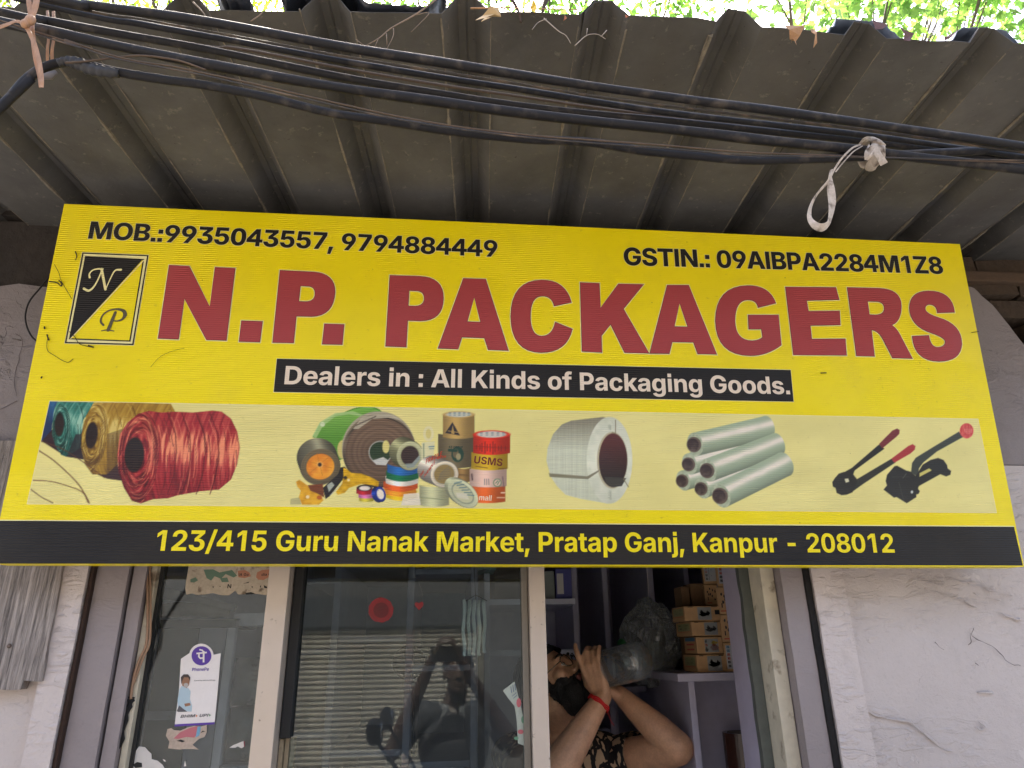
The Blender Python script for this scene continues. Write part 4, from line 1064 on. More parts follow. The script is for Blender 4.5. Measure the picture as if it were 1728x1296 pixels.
M_WALL = plaster("lilac_plaster", L(195, 184, 179), L(216, 206, 200), .5, .5, .5, .45)
M_PIL = plaster("lilac_plaster_gloss", L(202, 190, 185), L(218, 208, 202), .34, .15, .6, .1)
M_SHADEW = plaster("shade_grey_plaster", L(140, 131, 130), L(112, 104, 100), .75, .5, .55, .8)  # darker wall colour standing in for the shade under the awning
M_BOARD = plaster("lilac_painted_board", L(142, 132, 132), L(118, 108, 100), .45, .4, .16, .3)
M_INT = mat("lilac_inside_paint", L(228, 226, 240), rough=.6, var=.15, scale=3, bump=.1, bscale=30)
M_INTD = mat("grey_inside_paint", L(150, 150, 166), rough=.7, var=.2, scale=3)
M_DARKWOOD = mat("dark_bare_wood", L(52, 34, 24), rough=.85, var=.4, scale=8, stretch=(4, 4, .6), bump=.4)
M_BLACKGAP = mat("black_gap_filler", L(22, 20, 20), rough=.9, var=.4, scale=12, bump=.4)
M_ALU = mat("champagne_aluminium", L(198, 184, 170), rough=.42, var=.06, scale=4, metal=.25, spots=L(130, 118, 104), spot_scale=60, spot_lo=.68, spot_hi=.76)
M_ALUG = mat("grey_aluminium", L(128, 122, 112), rough=.45, var=.12, scale=5, metal=.3)
M_RUB = mat("black_rubber", L(30, 30, 30), rough=.7, var=.3)
M_CREAMALU = mat("cream_channel", L(196, 186, 164), rough=.5, var=.18, scale=5, spots=L(120, 104, 84), spot_scale=22, spot_lo=.6, spot_hi=.72)
M_BRICK = mat("dusty_brick", L(66, 53, 41), rough=.95, var=.4, scale=14, bump=.8, bscale=40)
M_MORTAR = mat("old_mortar", L(66, 60, 54), rough=.95, var=.35, scale=10, bump=.8, bscale=30)
M_DARKBEAM = mat("sooty_beam", L(52, 46, 42), rough=.95, var=.5, scale=6, bump=.5)

shop = thing("shop_building", (0, 0, 0), "lilac plastered shop front with glazed sliding window under the yellow signboard", "shop")
# ---- masonry. Facade plane y = 0
def strip_px(x_top, x_bot, y, z0, z1, ya=964, yb=1294):
    """x at facade depth y for a vertical edge seen at (x_top, ya) and (x_bot, yb): averaged"""
    return (at(x_top, ya, y).x + at(x_bot, yb, y).x) / 2
XL0 = strip_px(104, 52, 0, 0, 0)         # left pilaster left edge
XL1 = strip_px(147, 85, -.02, 0, 0)      # left pilaster right edge
XLB = strip_px(160, 105, 0, 0, 0)        # left board start
XLC = strip_px(217, 164, 0, 0, 0)
XLD = strip_px(246, 202, .02, 0, 0)
XLE = strip_px(262, 214, .03, 0, 0)
XM0, XM1 = strip_px(455, 425, .04, 0, 0), strip_px(488, 465, .04, 0, 0)
XM2 = strip_px(500, 487, .09, 0, 0)
XS0, XS1 = strip_px(877, 885, .10, 0, 0), strip_px(892, 898, .07, 0, 0)
XS2 = strip_px(917, 930, .06, 0, 0)
XR0 = strip_px(1281, 1327, .04, 0, 0)    # right channel
XR1 = strip_px(1309, 1352, .03, 0, 0)
XR2 = strip_px(1311, 1359, .02, 0, 0)
XR3 = strip_px(1354, 1405, 0, 0, 0)
XR4 = strip_px(1366, 1418, 0, 0, 0)
Z_SILL, Z_HEAD = .10, 2.16  # sill set near the floor, out of view, to let more light in

def wall_sheet(name, x0, x1, z0, z1, y, m, thick=.12, top=None, nx=14, nz=18, amp=.004, parent=shop, seed=0, edge=None):
    """Lumpy wall slab: gently uneven front face, optional ragged top edge."""
    mb = MB(); vs = []; fs = []
    for j in range(nz + 1):
        for i in range(nx + 1):
            x = x0 + (x1 - x0) * i / nx; zt = z1 if top is None else top(x)
            z = z0 + (zt - z0) * j / nz
            xx = x
            if edge and (i == 0 or i == nx):
                xx += edge * (noise.noise(Vector((i * 3.1 + seed, z * 14, 0))))
            vs.append((xx, y + amp * noise.noise(Vector((x * 3 + seed, z * 3, 1.7))) + amp * .5 * noise.noise(Vector((x * 11, z * 11, seed))), z))
    W_ = nx + 1
    for j in range(nz):
        for i in range(nx):
            a = j * W_ + i
            fs.append((a, a + 1, a + 1 + W_, a + W_))
    n0 = len(vs)
    bd = [i for i in range(W_)] + [j * W_ + nx for j in range(1, nz + 1)] + [nz * W_ + i for i in range(nx - 1, -1, -1)] + [j * W_ for j in range(nz - 1, 0, -1)]
    for k in bd:
        vs.append((vs[k][0], y + thick, vs[k][2]))
    for i in range(len(bd)):
        a, b2 = bd[i], bd[(i + 1) % len(bd)]
        fs.append((b2, a, n0 + i, n0 + (i + 1) % len(bd)))
    fs.append(tuple(range(n0, len(vs))))
    mb.add(vs, fs)
    o = mb.build(name, m, parent, smooth=True, angle=.6)
    return o

def top_left(x): return 2.515 + .012 * noise.noise(Vector((x * 9, 0, 3))) + .006 * noise.noise(Vector((x * 31, 0, 3)))
def top_right(x):
    b_ = 2.612
    if x > 1.40: b_ -= (x - 1.40) ** 1.3 * 3.1
    return max(b_, 1.62) + .014 * noise.noise(Vector((x * 14, 0, 5))) + .008 * noise.noise(Vector((x * 47, 0, 5)))
wall_sheet("plaster_wall", -3.2, XL0 + .003, 0, 2.03, 0, M_WALL, nx=44, nz=40, seed=1)
wall_sheet("shade_plaster", -3.2, XL0 + .003, 2.033, 2.5, .002, M_SHADEW, top=top_left, nx=44, nz=20, seed=21)  # upper slab: awning shade put into its grey colour
wall_sheet("plaster_wall", XR4 + .085, 1.98, 0, 2.03, 0, M_WALL, top=lambda x: min(2.03, top_right(x)), nx=110, nz=44, seed=5)
wall_sheet("shade_plaster", XR4 + .089, 1.61, 2.033, 2.6, .002, M_SHADEW, top=lambda x: max(2.045, top_right(x)), nx=90, nz=24, seed=22)
wall_sheet("plaster_wall", 1.983, 3.4, 0, 2.6, .004, M_WALL, top=top_right, nx=30, nz=30, seed=6)
MB().box((1.33, .0, 2.628), (1.66, .10, 2.665)).build("timber_lath", mat("dusty_timber", L(84, 66, 50), rough=.9, var=.4, scale=9, stretch=(.6, 4, 4)), shop, bevel=.004)
MB().box((1.36, .128, 1.2), (3.3, .1285, 2.3)).build("rough_backing", M_MORTAR, shop)
wall_sheet("pilaster", XL0, XL1, 0, 2.4, -.02, M_PIL, thick=.14, nx=6, nz=90, amp=.0025, seed=2, edge=.0018)
wall_sheet("pilaster", XR4, XR4 + .084, 0, 2.03, -.012, M_PIL, thick=.14, nx=6, nz=90, amp=.0025, seed=3, edge=.0016)
wall_sheet("sill_wall", XLB, XR3, 0, Z_SILL - .032, .03, M_WALL, nx=20, nz=3, seed=8)
wall_sheet("lintel_wall", XLB - .03, XR3 + .03, Z_HEAD + .002, 2.45, .02, M_WALL, nx=20, nz=6, seed=9)
# solid dark strips filling the gaps beside the pilasters
mb = MB(); mb.box((XL1 + .002, -.014, 0), (XLB - .001, .10, 2.44)); mb.build("gap_filler", M_DARKWOOD, shop, bevel=.002)
mb = MB(); mb.box((XR3 + .001, -.006, 0), (XR4 - .002, .10, 2.44)); mb.build("gap_filler", M_BLACKGAP, shop, bevel=.002)
# old bricks and beam above the plaster
mb = MB(); mb.box((-3.2, .13, 2.3), (3.4, .20, 2.9)); mb.build("upper_masonry", M_MORTAR, shop)
mb = MB(); mb.box((-3.2, .03, 2.52), (-1.05, .129, 2.74)); mb.build("wall_beam", M_DARKBEAM, shop)
bme = {}
def brick(x, z, w=.215, h=.066, y=.074):
    k = random.choice(range(4))
    if k not in bme:
        b_ = MB(); b_.box((-w / 2, -.05, 0), (w / 2, .05, h))
        me_ = b_.mesh("brick", [M_BRICK])
        for v in me_.vertices: v.co += Vector((random.uniform(-.006, .006), random.uniform(-.006, .006), random.uniform(-.005, .005)))
        bme[k] = me_
    o = bpy.data.objects.new("brick", bme[k]); col.objects.link(o); o.parent = shop
    o.location = (x, y + random.uniform(-.008, .012), z); o.rotation_euler = (0, random.uniform(-.03, .03), random.uniform(-.05, .05))
for r_ in range(17):
    for c_ in range(9):
        x = 1.36 + c_ * .226 + (.113 if r_ % 2 else 0); z = 1.45 + r_ * .076
        if z + .03 > top_right(x) - .03 and z < 2.76 and x < 3.3:
            brick(x, z)
# hairline cracks and brush ridges standing in the plaster
M_CRK = mat("crack_dirt", L(104, 94, 90), rough=.95)
def crack(pts, r, m, name, y=-.0035):
    S = smooth_path([at(a, c, y) for a, c in pts], 6)
    S = [p + Vector((.003 * noise.noise(p * 60), 0, .003 * noise.noise(p * 60 + Vector((5, 0, 0))))) for p in S]
    b_ = MB(); b_.tube(S, [r * max(.15, .7 + .9 * noise.noise(p * 45)) for p in S], 6, flat=.5); b_.build(name, m, shop, smooth=True)
crack([(1643, 1060), (1640, 1072), (1650, 1080), (1672, 1089), (1690, 1104), (1702, 1118), (1722, 1124)], .0009, M_CRK, "plaster_crack")
crack([(1637, 1068), (1639, 1082), (1634, 1088)], .0010, M_CRK, "plaster_crack")
crack([(1578, 1083), (1586, 1092), (1592, 1097)], .0014, M_CRK, "plaster_crack")
crack([(1645, 1118), (1651, 1123)], .002, M_CRK, "plaster_crack")
crack([(1650, 1216), (1662, 1226), (1654, 1232), (1648, 1226)], .0022, M_WALL, "plaster_ridge")
crack([(1448, 1194), (1490, 1211), (1535, 1219), (1562, 1240), (1590, 1262), (1612, 1268)], .0030, M_WALL, "plaster_ridge")
crack([(1650, 1168), (1676, 1169)], .0026, M_WALL, "plaster_ridge")
crack([(1690, 1035), (1706, 1042), (1722, 1046)], .0042, M_WALL, "plaster_ridge"); crack([(1628, 1014), (1640, 1020), (1648, 1026)], .004, M_WALL, "plaster_ridge")
for k in range(9):
    x0, y0 = 1548 + 14 * k + 18 * math.sin(k * 2.1), 975 + 9 * (k % 5)
    crack([(x0, y0), (x0 + 22, y0 + 6), (x0 + 46, y0 + 9 + 3 * math.sin(k))], .0017, M_WALL, "brush_ridge")
crack([(26, 562), (38, 575), (33, 600), (24, 640), (28, 668)], .0008, M_CRK, "plaster_crack", -.002); crack([(0, 690), (20, 682), (30, 676)], .0013, M_CRK, "plaster_crack", -.002); crack([(20, 572), (36, 574)], .002, M_CRK, "plaster_crack", -.002)
# ---- timber boards of the frame
def vboard(name, x0, x1, y0, y1, m, z0=0.0, z1=2.44, bev=.002, lean=0):
    b_ = MB(); b_.box((x0, y0, z0), (x1, y1, z1)); return b_.build(name, m, shop, bevel=bev)
wall_sheet("frame_board", XLB, XLC - .003, 0, 2.44, 0.0, M_BOARD, thick=.09, nx=4, nz=70, amp=.0012, seed=11, edge=.0018)
wall_sheet("frame_board", XLC + .003, XLD - .002, 0, 2.44, .012, M_BOARD, thick=.08, nx=3, nz=70, amp=.0012, seed=12, edge=.001)
wall_sheet("frame_board", XR2, XR3, 0, 2.44, 0.0, M_BOARD, thick=.09, nx=4, nz=70, amp=.0012, seed=13, edge=.0016)
vboard("frame_channel", XLD, XLE, .03, .09, M_CREAMALU)
vboard("frame_channel", XR0, XR1, .035, .11, M_CREAMALU)
# paint-smeared weather strip beside the right channel
wall_sheet("weather_strip", XR0 - .028, XR0 - .001, 0, 2.2, .105, mat("weather_strip_green", L(86, 90, 84), rough=.5, var=.2, scale=8), thick=.02, nx=2, nz=60, amp=.002, seed=14, edge=.004)
# ---- window
def glass(name, tint, dust, rough=.0, refl=1.0):
    m, nt, b = nmat(name); N, K = nt.nodes.new, nt.links.new
    nt.nodes.remove(b)
    out = [n for n in nt.nodes if n.type == 'OUTPUT_MATERIAL'][0]
    tr = N("ShaderNodeBsdfTransparent"); tr.inputs[0].default_value = (*tint, 1)
    gl = N("ShaderNodeBsdfGlossy"); gl.inputs['Roughness'].default_value = rough; gl.inputs[0].default_value = (.95, 1, 1, 1)
    fr = N("ShaderNodeFresnel"); fr.inputs[0].default_value = 1.55
    mf = N("ShaderNodeMath"); mf.operation = 'MULTIPLY_ADD'; mf.inputs[1].default_value = refl; mf.inputs[2].default_value = .015; K(fr.outputs[0], mf.inputs[0])
    m1 = N("ShaderNodeMixShader"); K(mf.outputs[0], m1.inputs[0]); K(tr.outputs[0], m1.inputs[1]); K(gl.outputs[0], m1.inputs[2])
    df = N("ShaderNodeBsdfDiffuse"); df.inputs[0].default_value = (.42, .42, .40, 1)
    tc = N("ShaderNodeTexCoord")
    n = N("ShaderNodeTexNoise"); n.inputs['Scale'].default_value = 3; n.inputs['Detail'].default_value = 8; n.inputs['Roughness'].default_value = .7
    mp = N("ShaderNodeMapping"); mp.inputs['Scale'].default_value = (1.4, 1, .7); mp.inputs['Rotation'].default_value = (0, .5, 0); K(tc.outputs['Object'], mp.inputs[0]); K(mp.outputs[0], n.inputs['Vector'])
    r = N("ShaderNodeMapRange"); r.inputs[1].default_value = .35; r.inputs[2].default_value = .75; r.inputs[3].default_value = dust * .35; r.inputs[4].default_value = dust * 1.5; K(n.outputs[0], r.inputs[0])
    n2 = N("ShaderNodeTexNoise"); n2.inputs['Scale'].default_value = 160; K(tc.outputs['Object'], n2.inputs['Vector'])
    r2 = N("ShaderNodeMapRange"); r2.inputs[1].default_value = .72; r2.inputs[2].default_value = .80; r2.inputs[3].default_value = 0; r2.inputs[4].default_value = .35; K(n2.outputs[0], r2.inputs[0])
    ad = N("ShaderNodeMath"); ad.operation = 'ADD'; K(r.outputs[0], ad.inputs[0]); K(r2.outputs[0], ad.inputs[1])
    m2 = N("ShaderNodeMixShader"); K(ad.outputs[0], m2.inputs[0]); K(m1.outputs[0], m2.inputs[1]); K(df.outputs[0], m2.inputs[2])
    K(m2.outputs[0], out.inputs[0])
    return m
M_GLASS = glass("dusty_glass", (.84, .89, .90), .055)
M_GLASS2 = glass("dusty_glass_tinted", (.68, .76, .78), .05, .02, .44)
fixed = MB().box((XM0, .02, Z_SILL), (XM1, .085, Z_HEAD)).build("fixed_window", M_ALU, shop, bevel=.002)
fixed['label'] = "left window with payment sticker on its glass"
MB().box((XLE - .004, .058, Z_SILL + .03), (XM0 + .004, .063, Z_HEAD - .03)).build("pane", M_GLASS, fixed)
b_ = MB(); b_.box((XLE - .002, .045, Z_SILL), (XM0 + .002, .08, Z_SILL + .035)); b_.box((XLE - .002, .045, Z_HEAD - .035), (XM0 + .002, .08, Z_HEAD)); b_.build("rail", M_ALU, fixed)
MB().box((XLE, .05, Z_SILL + .036), (XLE + .008, .074, Z_HEAD - .036)).build("gasket", M_RUB, fixed)
sash = MB().box((XS1, .055, Z_SILL), (XS2, .10, Z_HEAD)).build("sliding_sash", M_ALU, shop, bevel=.002)
sash['label'] = "middle sliding sash with tinted glass and red round sticker"
MB().box((XM1 + .004, .094, Z_SILL + .03), (XS0 + .003, .099, Z_HEAD - .03)).build("pane", M_GLASS2, sash)
MB().box((XS0, .08, Z_SILL), (XS1 - .0015, .112, Z_HEAD)).build("stile", M_ALUG, sash, bevel=.0015)
b_ = MB(); b_.box((XM1 + .002, .07, 1.38), (XM2 + .012, .118, Z_HEAD)); b_.build("stile", M_RUB, sash, bevel=.0015)
b_ = MB()
for k in range(3): b_.box((XM1 + .002 + k * .011, .076 + k * .012, Z_SILL), (XM1 + .011 + k * .011, .118, 1.378))
b_.build("track", mat("worn_track", L(150, 134, 108), rough=.6, var=.3, scale=20), sash)
b_ = MB(); b_.box((XM1, .088, Z_SILL), (XS0, .106, Z_SILL + .032)); b_.box((XM1, .088, Z_HEAD - .032), (XS0, .106, Z_HEAD)); b_.build("rail", M_ALUG, sash)
b_ = MB(); b_.box((XLB, .0, Z_SILL - .03), (XR3, .14, Z_SILL - .001)); b_.build("window_sill", M_CREAMALU, shop, bevel=.003)
b_ = MB(); b_.box((XLE, .02, Z_HEAD + .001), (XR0, .13, Z_HEAD + .04)); b_.build("window_head", M_ALU, shop)
# ---- room behind
IX0, IX1, IY1 = -1.45, 1.0, 1.75
b_ = MB(); b_.box((IX0, .12, -.02), (IX1, IY1, .004)); b_.build("shop_floor", mat("shop_floor_tile", L(196, 190, 182), rough=.5), shop)
b_ = MB(); b_.box((IX0 - .1, IY1, 0), (IX1 + .1, IY1 + .1, 2.5)); b_.build("back_wall", M_INT, shop)
b_ = MB(); b_.box((IX0 - .1, .131, 0), (IX0, IY1 - .001, 2.5)); b_.build("side_wall", M_INT, shop)
b_ = MB(); b_.box((IX1, .131, 0), (IX1 + .1, IY1 - .001, 2.5)); b_.build("side_wall", M_INT, shop)
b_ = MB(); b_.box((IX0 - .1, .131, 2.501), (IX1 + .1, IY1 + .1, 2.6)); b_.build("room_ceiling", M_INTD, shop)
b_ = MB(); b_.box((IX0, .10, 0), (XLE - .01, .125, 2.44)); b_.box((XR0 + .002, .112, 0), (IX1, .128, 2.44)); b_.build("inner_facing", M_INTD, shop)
# deep reveal right of the opening
b_ = MB(); b_.box((XR0 - .012, .128, 0), (XR0 + .01, .27, 2.44)); b_.build("reveal", mat("lilac_reveal", L(176, 168, 184), rough=.5, var=.1, scale=4, bump=.15), shop, bevel=.002)
# parapet roof of the low building
b_ = MB(); b_.box((-3.2, .21, 2.72), (3.4, 3.4, 2.86)); b_.build("roof_slab", M_MORTAR, shop)
b_ = MB(); b_.box((-3.2, .21, 0), (-3.05, 3.4, 2.719)); b_.box((3.25, .21, 0), (3.4, 3.4, 2.719)); b_.box((-3.04, 3.25, 0), (3.24, 3.4, 2.719)); b_.build("outer_wall", M_WALL, shop)

stp = MB().box((-1.7, -.70, 0), (1.5, -.055, .12)).build('bounce_step', mat('bounce_step_pale', L(204, 198, 190), rough=.8, var=.15, scale=3, bump=.2), bevel=.01)  # added below the view; its pale top bounces light into the room
tag(stp, 'added pale step, out of view, bouncing light into the shop front', 'step')
# ---------------------------------------------------------------- weathered plank on the left wall
def plank_mat():
    m, nt, b = nmat("weathered_plank"); N, K = nt.nodes.new, nt.links.new
    tc = N("ShaderNodeTexCoord"); mp = N("ShaderNodeMapping"); mp.inputs['Scale'].default_value = (70, 70, 3.2); mp.inputs['Rotation'].default_value = (0, -.13, 0); K(tc.outputs['Object'], mp.inputs[0])
    n = N("ShaderNodeTexNoise"); n.inputs['Scale'].default_value = 2.6; n.inputs['Detail'].default_value = 8; n.inputs['Roughness'].default_value = .7; n.inputs['Distortion'].default_value = .5; K(mp.outputs[0], n.inputs['Vector'])
    cr = N("ShaderNodeValToRGB"); e = cr.color_ramp.elements
    e[0].position = .30; e[0].color = (*L(60, 54, 50), 1); e[1].position = .62; e[1].color = (*L(188, 176, 168), 1)
    q = e.new(.42); q.color = (*L(128, 119, 113), 1); K(n.outputs[0], cr.inputs[0]); K(cr.outputs[0], b.inputs['Base Color'])
    bp = N("ShaderNodeBump"); bp.inputs['Strength'].default_value = 1; bp.inputs['Distance'].default_value = .012; K(n.outputs[0], bp.inputs['Height']); K(bp.outputs[0], b.inputs['Normal'])
    b.inputs['Roughness'].default_value = .85
    return m
xr_t, xr_b = at(101, 965, -.03).x, at(70, 1150, -.03).x
zb = at(40, 1163, -.03).z; zb2 = at(55, 1150, -.03).z; zt = at(20, 744, -.03).z; xn = at(39, 1155, -.03).x
out_ = [(xr_t, zt)]
for k in range(1, 14):
    t = k / 14; out_.append((xr_t + (xr_b - xr_t) * t + .004 * noise.noise(Vector((k * 1.7, 2, 0))), zt + (zb2 - zt) * t))
out_ += [(xr_b, zb2), (xn, zb2 + .002), (xn - .004, zb)]
for k in range(1, 10): out_.append((xn - .03 * k, zb + .003 * noise.noise(Vector((k * 2.3, 5, 0)))))
out_ += [(-1.62, zb), (-1.62, zt)]
mb = MB(); mb.prism([(x, -.03, z) for x, z in out_], (0, .026, 0))
pl = mb.build("wall_plank", plank_mat(), bevel=.002)
tag(pl, "grey weathered wooden plank nailed to the wall at the left edge", "plank")
p_ = at(16, 1090, -.031)
b_ = MB(); b_.lathe([(.0001, 0), (.0045, 0), (.005, .002), (.003, .004), (.0001, .004)], p_, (0, -1, 0), 12); b_.build("nail", mat("rusty_nail", L(110, 96, 88), rough=.6, metal=.6), pl, smooth=True)

# ---------------------------------------------------------------- corrugated awning
M_SHEET = None
def roof_mat():
    m, nt, b = nmat("dirty_galvanised_sheet"); N, K = nt.nodes.new, nt.links.new
    tc = N("ShaderNodeTexCoord"); ob = tc.outputs['Object']
    def nz(s, d=6, r=.65, st=None):
        n = N("ShaderNodeTexNoise"); n.inputs['Scale'].default_value = s; n.inputs['Detail'].default_value = d; n.inputs['Roughness'].default_value = r
        if st:
            mp = N("ShaderNodeMapping"); mp.inputs['Scale'].default_value = st; K(ob, mp.inputs[0]); K(mp.outputs[0], n.inputs['Vector'])
        else: K(ob, n.inputs['Vector'])
        return n.outputs[0]
    def rp(v, a, c, lo=0, hi=1):
        r = N("ShaderNodeMapRange"); r.inputs[1].default_value = a; r.inputs[2].default_value = c; r.inputs[3].default_value = lo; r.inputs[4].default_value = hi; K(v, r.inputs[0]); return r.outputs[0]
    def mx(f, a, c):
        x = N("ShaderNodeMix"); x.data_type = 'RGBA'; K(f, x.inputs[0])
        for i, q in ((6, a), (7, c)):
            if isinstance(q, tuple): x.inputs[i].default_value = (*q, 1)
            else: K(q, x.inputs[i])
        return x.outputs[2]
    c = mx(rp(nz(3, 7), .3, .7), L(75, 74, 73), L(110, 108, 105))
    c = mx(rp(nz(2.2, 3, .5, (3, .5, 1)), .5, .75, 0, .5), c, L(84, 80, 76))
    c = mx(rp(nz(38, 5, .7), .60, .68, 0, .55), c, L(134, 128, 118))
    c = mx(rp(nz(75, 4, .7), .66, .72, 0, .6), c, L(52, 46, 42))
    K(c, b.inputs['Base Color']); b.inputs['Roughness'].default_value = .72; b.inputs['Specular IOR Level'].default_value = .3; b.inputs['Metallic'].default_value = .1
    bp = N("ShaderNodeBump"); bp.inputs['Strength'].default_value = .35; bp.inputs['Distance'].default_value = .004; K(nz(45, 6), bp.inputs['Height']); K(bp.outputs[0], b.inputs['Normal'])
    return m
M_SHEET = roof_mat()
RH = 2.72; RSLOPE = .0414; RSKEW = .053
awning = thing("corrugated_awning", (0, -.4, RH), "dirty corrugated metal awning roof sloping out over the signboard", "awning")
PITCH_R = .2655; X_RIB0 = -.168
def roof_z(y): return RH + RSLOPE * (y + .2)
def edge_y(x): return float(np.interp(x, [-2, -1, -.74, -.47, -.1, .26, .65, .93, 2], [-.742, -.752, -.762, -.785, -.808, -.827, -.806, -.815, -.82])) + .004 * noise.noise(Vector((x * 7, 1, 0)))
def profile(x):
    """height of the sheet above its pans at distance x from the nearest crest"""
    a = abs(x)
    if a < .017: return .040
    if a < .046: return .040 * (.046 - a) / .029
    return 0.0
def make_sheet(x0, x1, lift, seed):
    xs = []
    k0 = math.floor((x0 - X_RIB0) / PITCH_R) - 1
    for k in range(k0, k0 + int((x1 - x0) / PITCH_R) + 4):
        c = X_RIB0 + k * PITCH_R
        for d in (-.046, -.040, -.017, -.003, 0, .003, .017, .040, .046, .085, .1325, .18):
            if x0 <= c + d <= x1: xs.append((c + d, d if d < .05 else 1))
    xs = sorted(set([(x0, 1 if True else 0)] + xs + [(x1, 1)]))
    ny = 24; vs = []; fs = []; W_ = len(xs)
    for j in range(ny + 1):
        for x, d in xs:
            yf = edge_y(x) + .004 * noise.noise(Vector((x * 40, seed, 0)))
            y = yf + (.14 - yf) * j / ny
            dd = ((x - X_RIB0 + PITCH_R / 2) % PITCH_R) - PITCH_R / 2
            z = roof_z(y) + profile(dd) + lift + .003 * noise.noise(Vector((x * 4 + seed, y * 4, 2))) + (.0025 if abs(dd) < .002 else 0)
            if y < -.7: z += .006 * noise.noise(Vector((x * 9, seed * 3.3, 4))) * (-.7 - y) / .1
            vs.append((x + RSKEW * (y + .2), y, z))
    for j in range(ny):
        for i in range(W_ - 1):
            a = j * W_ + i; fs.append((a, a + 1, a + 1 + W_, a + W_))
    b_ = MB(); b_.add(vs, fs)
    o = b_.build("roof_sheet", M_SHEET, awning)
    s = o.modifiers.new("solid", 'SOLIDIFY'); s.thickness = .0012; s.offset = 1
    return o
for k, (a, c) in enumerate(((-2.05, -.93), (-.985, .135), (.06, 1.18), (1.12, 2.4))):
    make_sheet(a, c, .0016 * (k % 2), k)
# pale scale and dust clinging along the folds of the sheets
b_ = MB(); M_DUST = mat("pale_scale", L(126, 118, 104), rough=.95, var=.5, scale=60, bump=.5)
for k in range(-7, 10):
    for sgn in (-1, 1):
        c = X_RIB0 + k * PITCH_R + sgn * .0475
        P = []; Rr = []
        for j in range(46):
            y = -.79 + j * .0195
            P.append((c + RSKEW * (y + .2) + .0012 * noise.noise(Vector((k, y * 30, sgn))), y, roof_z(y) - .0006))
            q = noise.noise(Vector((k * 7.3 + sgn, y * 9, 0))) + .5 * noise.noise(Vector((k, y * 45, sgn)))
            Rr.append(max(.0003, (.0026 if sgn < 0 else .0011) * (.75 + 2.2 * q)))
        b_.tube(P, Rr, 5)
sc_ = b_.build("fold_scale", M_DUST, awning); sc_['kind'] = 'stuff'
# battens holding the back of the awning
b_ = MB(); b_.box((-3.1, .02, 2.755), (3.3, .07, 2.80)); b_.build("batten", M_DARKBEAM, awning)

# ================================================================ CABLES UNDER THE AWNING EDGE
M_CAB = mat("black_cable_sheath", L(32, 31, 33), spec=.3, rough=.62, var=.35, scale=14, spots=L(74, 67, 61), spot_scale=34, spot_lo=.54, spot_hi=.72, bump=.15, bscale=120, bdist=.002)
M_CAB2 = mat("dusty_cable_sheath", L(54, 50, 47), rough=.7, var=.3, scale=12, spots=L(120, 100, 80), spot_scale=20, spot_lo=.5, spot_hi=.75)
M_STRAND = mat("brown_strand", L(92, 76, 62), rough=.8, var=.3, scale=20)
CY = -.885
def wpx(w, px, py, Y):
    """real half-width of something seen w pixels wide at that place"""
    d = (at(px, py, Y) - CAM).dot(CF)
    return w / F_PX * d / 2
def cable(name, pts, w, Y, label, m=M_CAB, group="black cables strung under the awning edge", n=10, cat="cable", ext=.9):
    P = []
    for i, q in enumerate(pts):
        P.append(at(q[0], q[1], Y + (q[2] if len(q) > 2 else 0)))
    # carry on beyond the picture on both sides
    d0 = (P[0] - P[1]).normalized(); d1 = (P[-1] - P[-2]).normalized()
    P = ([P[0] + d0 * ext + Vector((0, 0, .05))] + P + [P[-1] + d1 * ext]) if ext else P
    S = smooth_path(P, 8)
    r0 = wpx(w, *pts[len(pts) // 2][:2], Y)
    R = [r0 * (1 + .16 * noise.noise(Vector((p.x * 6, w, Y * 9)))) for p in S]
    b_ = MB(); b_.tube(S, R, n)
    o = b_.build(name, m, smooth=True)
    return tag(o, label, cat, group)
cable("overhead_cable", [(60, -8), (150, 8), (347, 36), (590, 81), (750, 106), (950, 138), (1160, 168), (1300, 186), (1480, 211), (1728, 247)], 15.5, CY - .03, "thick black cable, topmost of the bundle under the awning")
cable("overhead_cable", [(60, 5), (240, 41), (400, 70), (560, 100), (720, 127), (864, 149), (1000, 171), (1128, 190), (1300, 210), (1480, 231), (1728, 265)], 10.5, CY, "thin black cable just below the topmost thick one")
cable("overhead_cable", [(0, 20), (62, 32), (200, 57), (347, 83), (560, 127), (720, 155), (864, 177), (1000, 193), (1128, 204), (1300, 222), (1480, 241), (1728, 274)], 13, CY + .015, "black cable third from the top, passing just over the white rag")
cable("overhead_cable", [(0, 37), (62, 48), (200, 78), (347, 108), (560, 146), (720, 169), (864, 189), (1000, 205), (1128, 218), (1300, 238), (1440, 252), (1540, 265), (1728, 286)], 17, CY - .01, "thickest black cable, lowest of the straight bundle, wrapped by the white rag")
cable("overhead_wire", [(60, -1), (240, 33), (400, 62), (560, 92), (720, 118), (864, 140), (1000, 162), (1128, 179), (1300, 200), (1480, 222), (1728, 257)], 4.5, CY - .02, "thin wire squeezed between the two uppermost cables", M_CAB2, cat="wire")
cable("overhead_wire", [(250, 66), (400, 82), (560, 112), (720, 140), (864, 161), (1000, 181), (1128, 197), (1300, 216), (1480, 236), (1728, 270)], 5, CY + .03, "brownish dusty wire behind the second and third cables", M_STRAND, cat="wire")
cable("drooping_cable", [(0, 182), (20, 162), (45, 134), (75, 114), (110, 105), (150, 110), (200, 122), (280, 135), (347, 144), (450, 164), (560, 191), (664, 206), (768, 222), (890, 235), (994, 240), (1081, 254), (1160, 262), (1267, 271), (1400, 267), (1500, 262)], 15, CY + .0,
      "black cable sagging below the bundle with a taped splice at the left")
cable("loose_strand", [(62, 54), (110, 67), (180, 91), (240, 105), (290, 112), (347, 124), (430, 142), (560, 172), (664, 195), (768, 213), (890, 228), (994, 236), (1128, 246), (1260, 257), (1420, 263)], 3, CY - .02, "pale brown twisted strand lying along the sagging cable", M_STRAND, cat="wire", n=6)
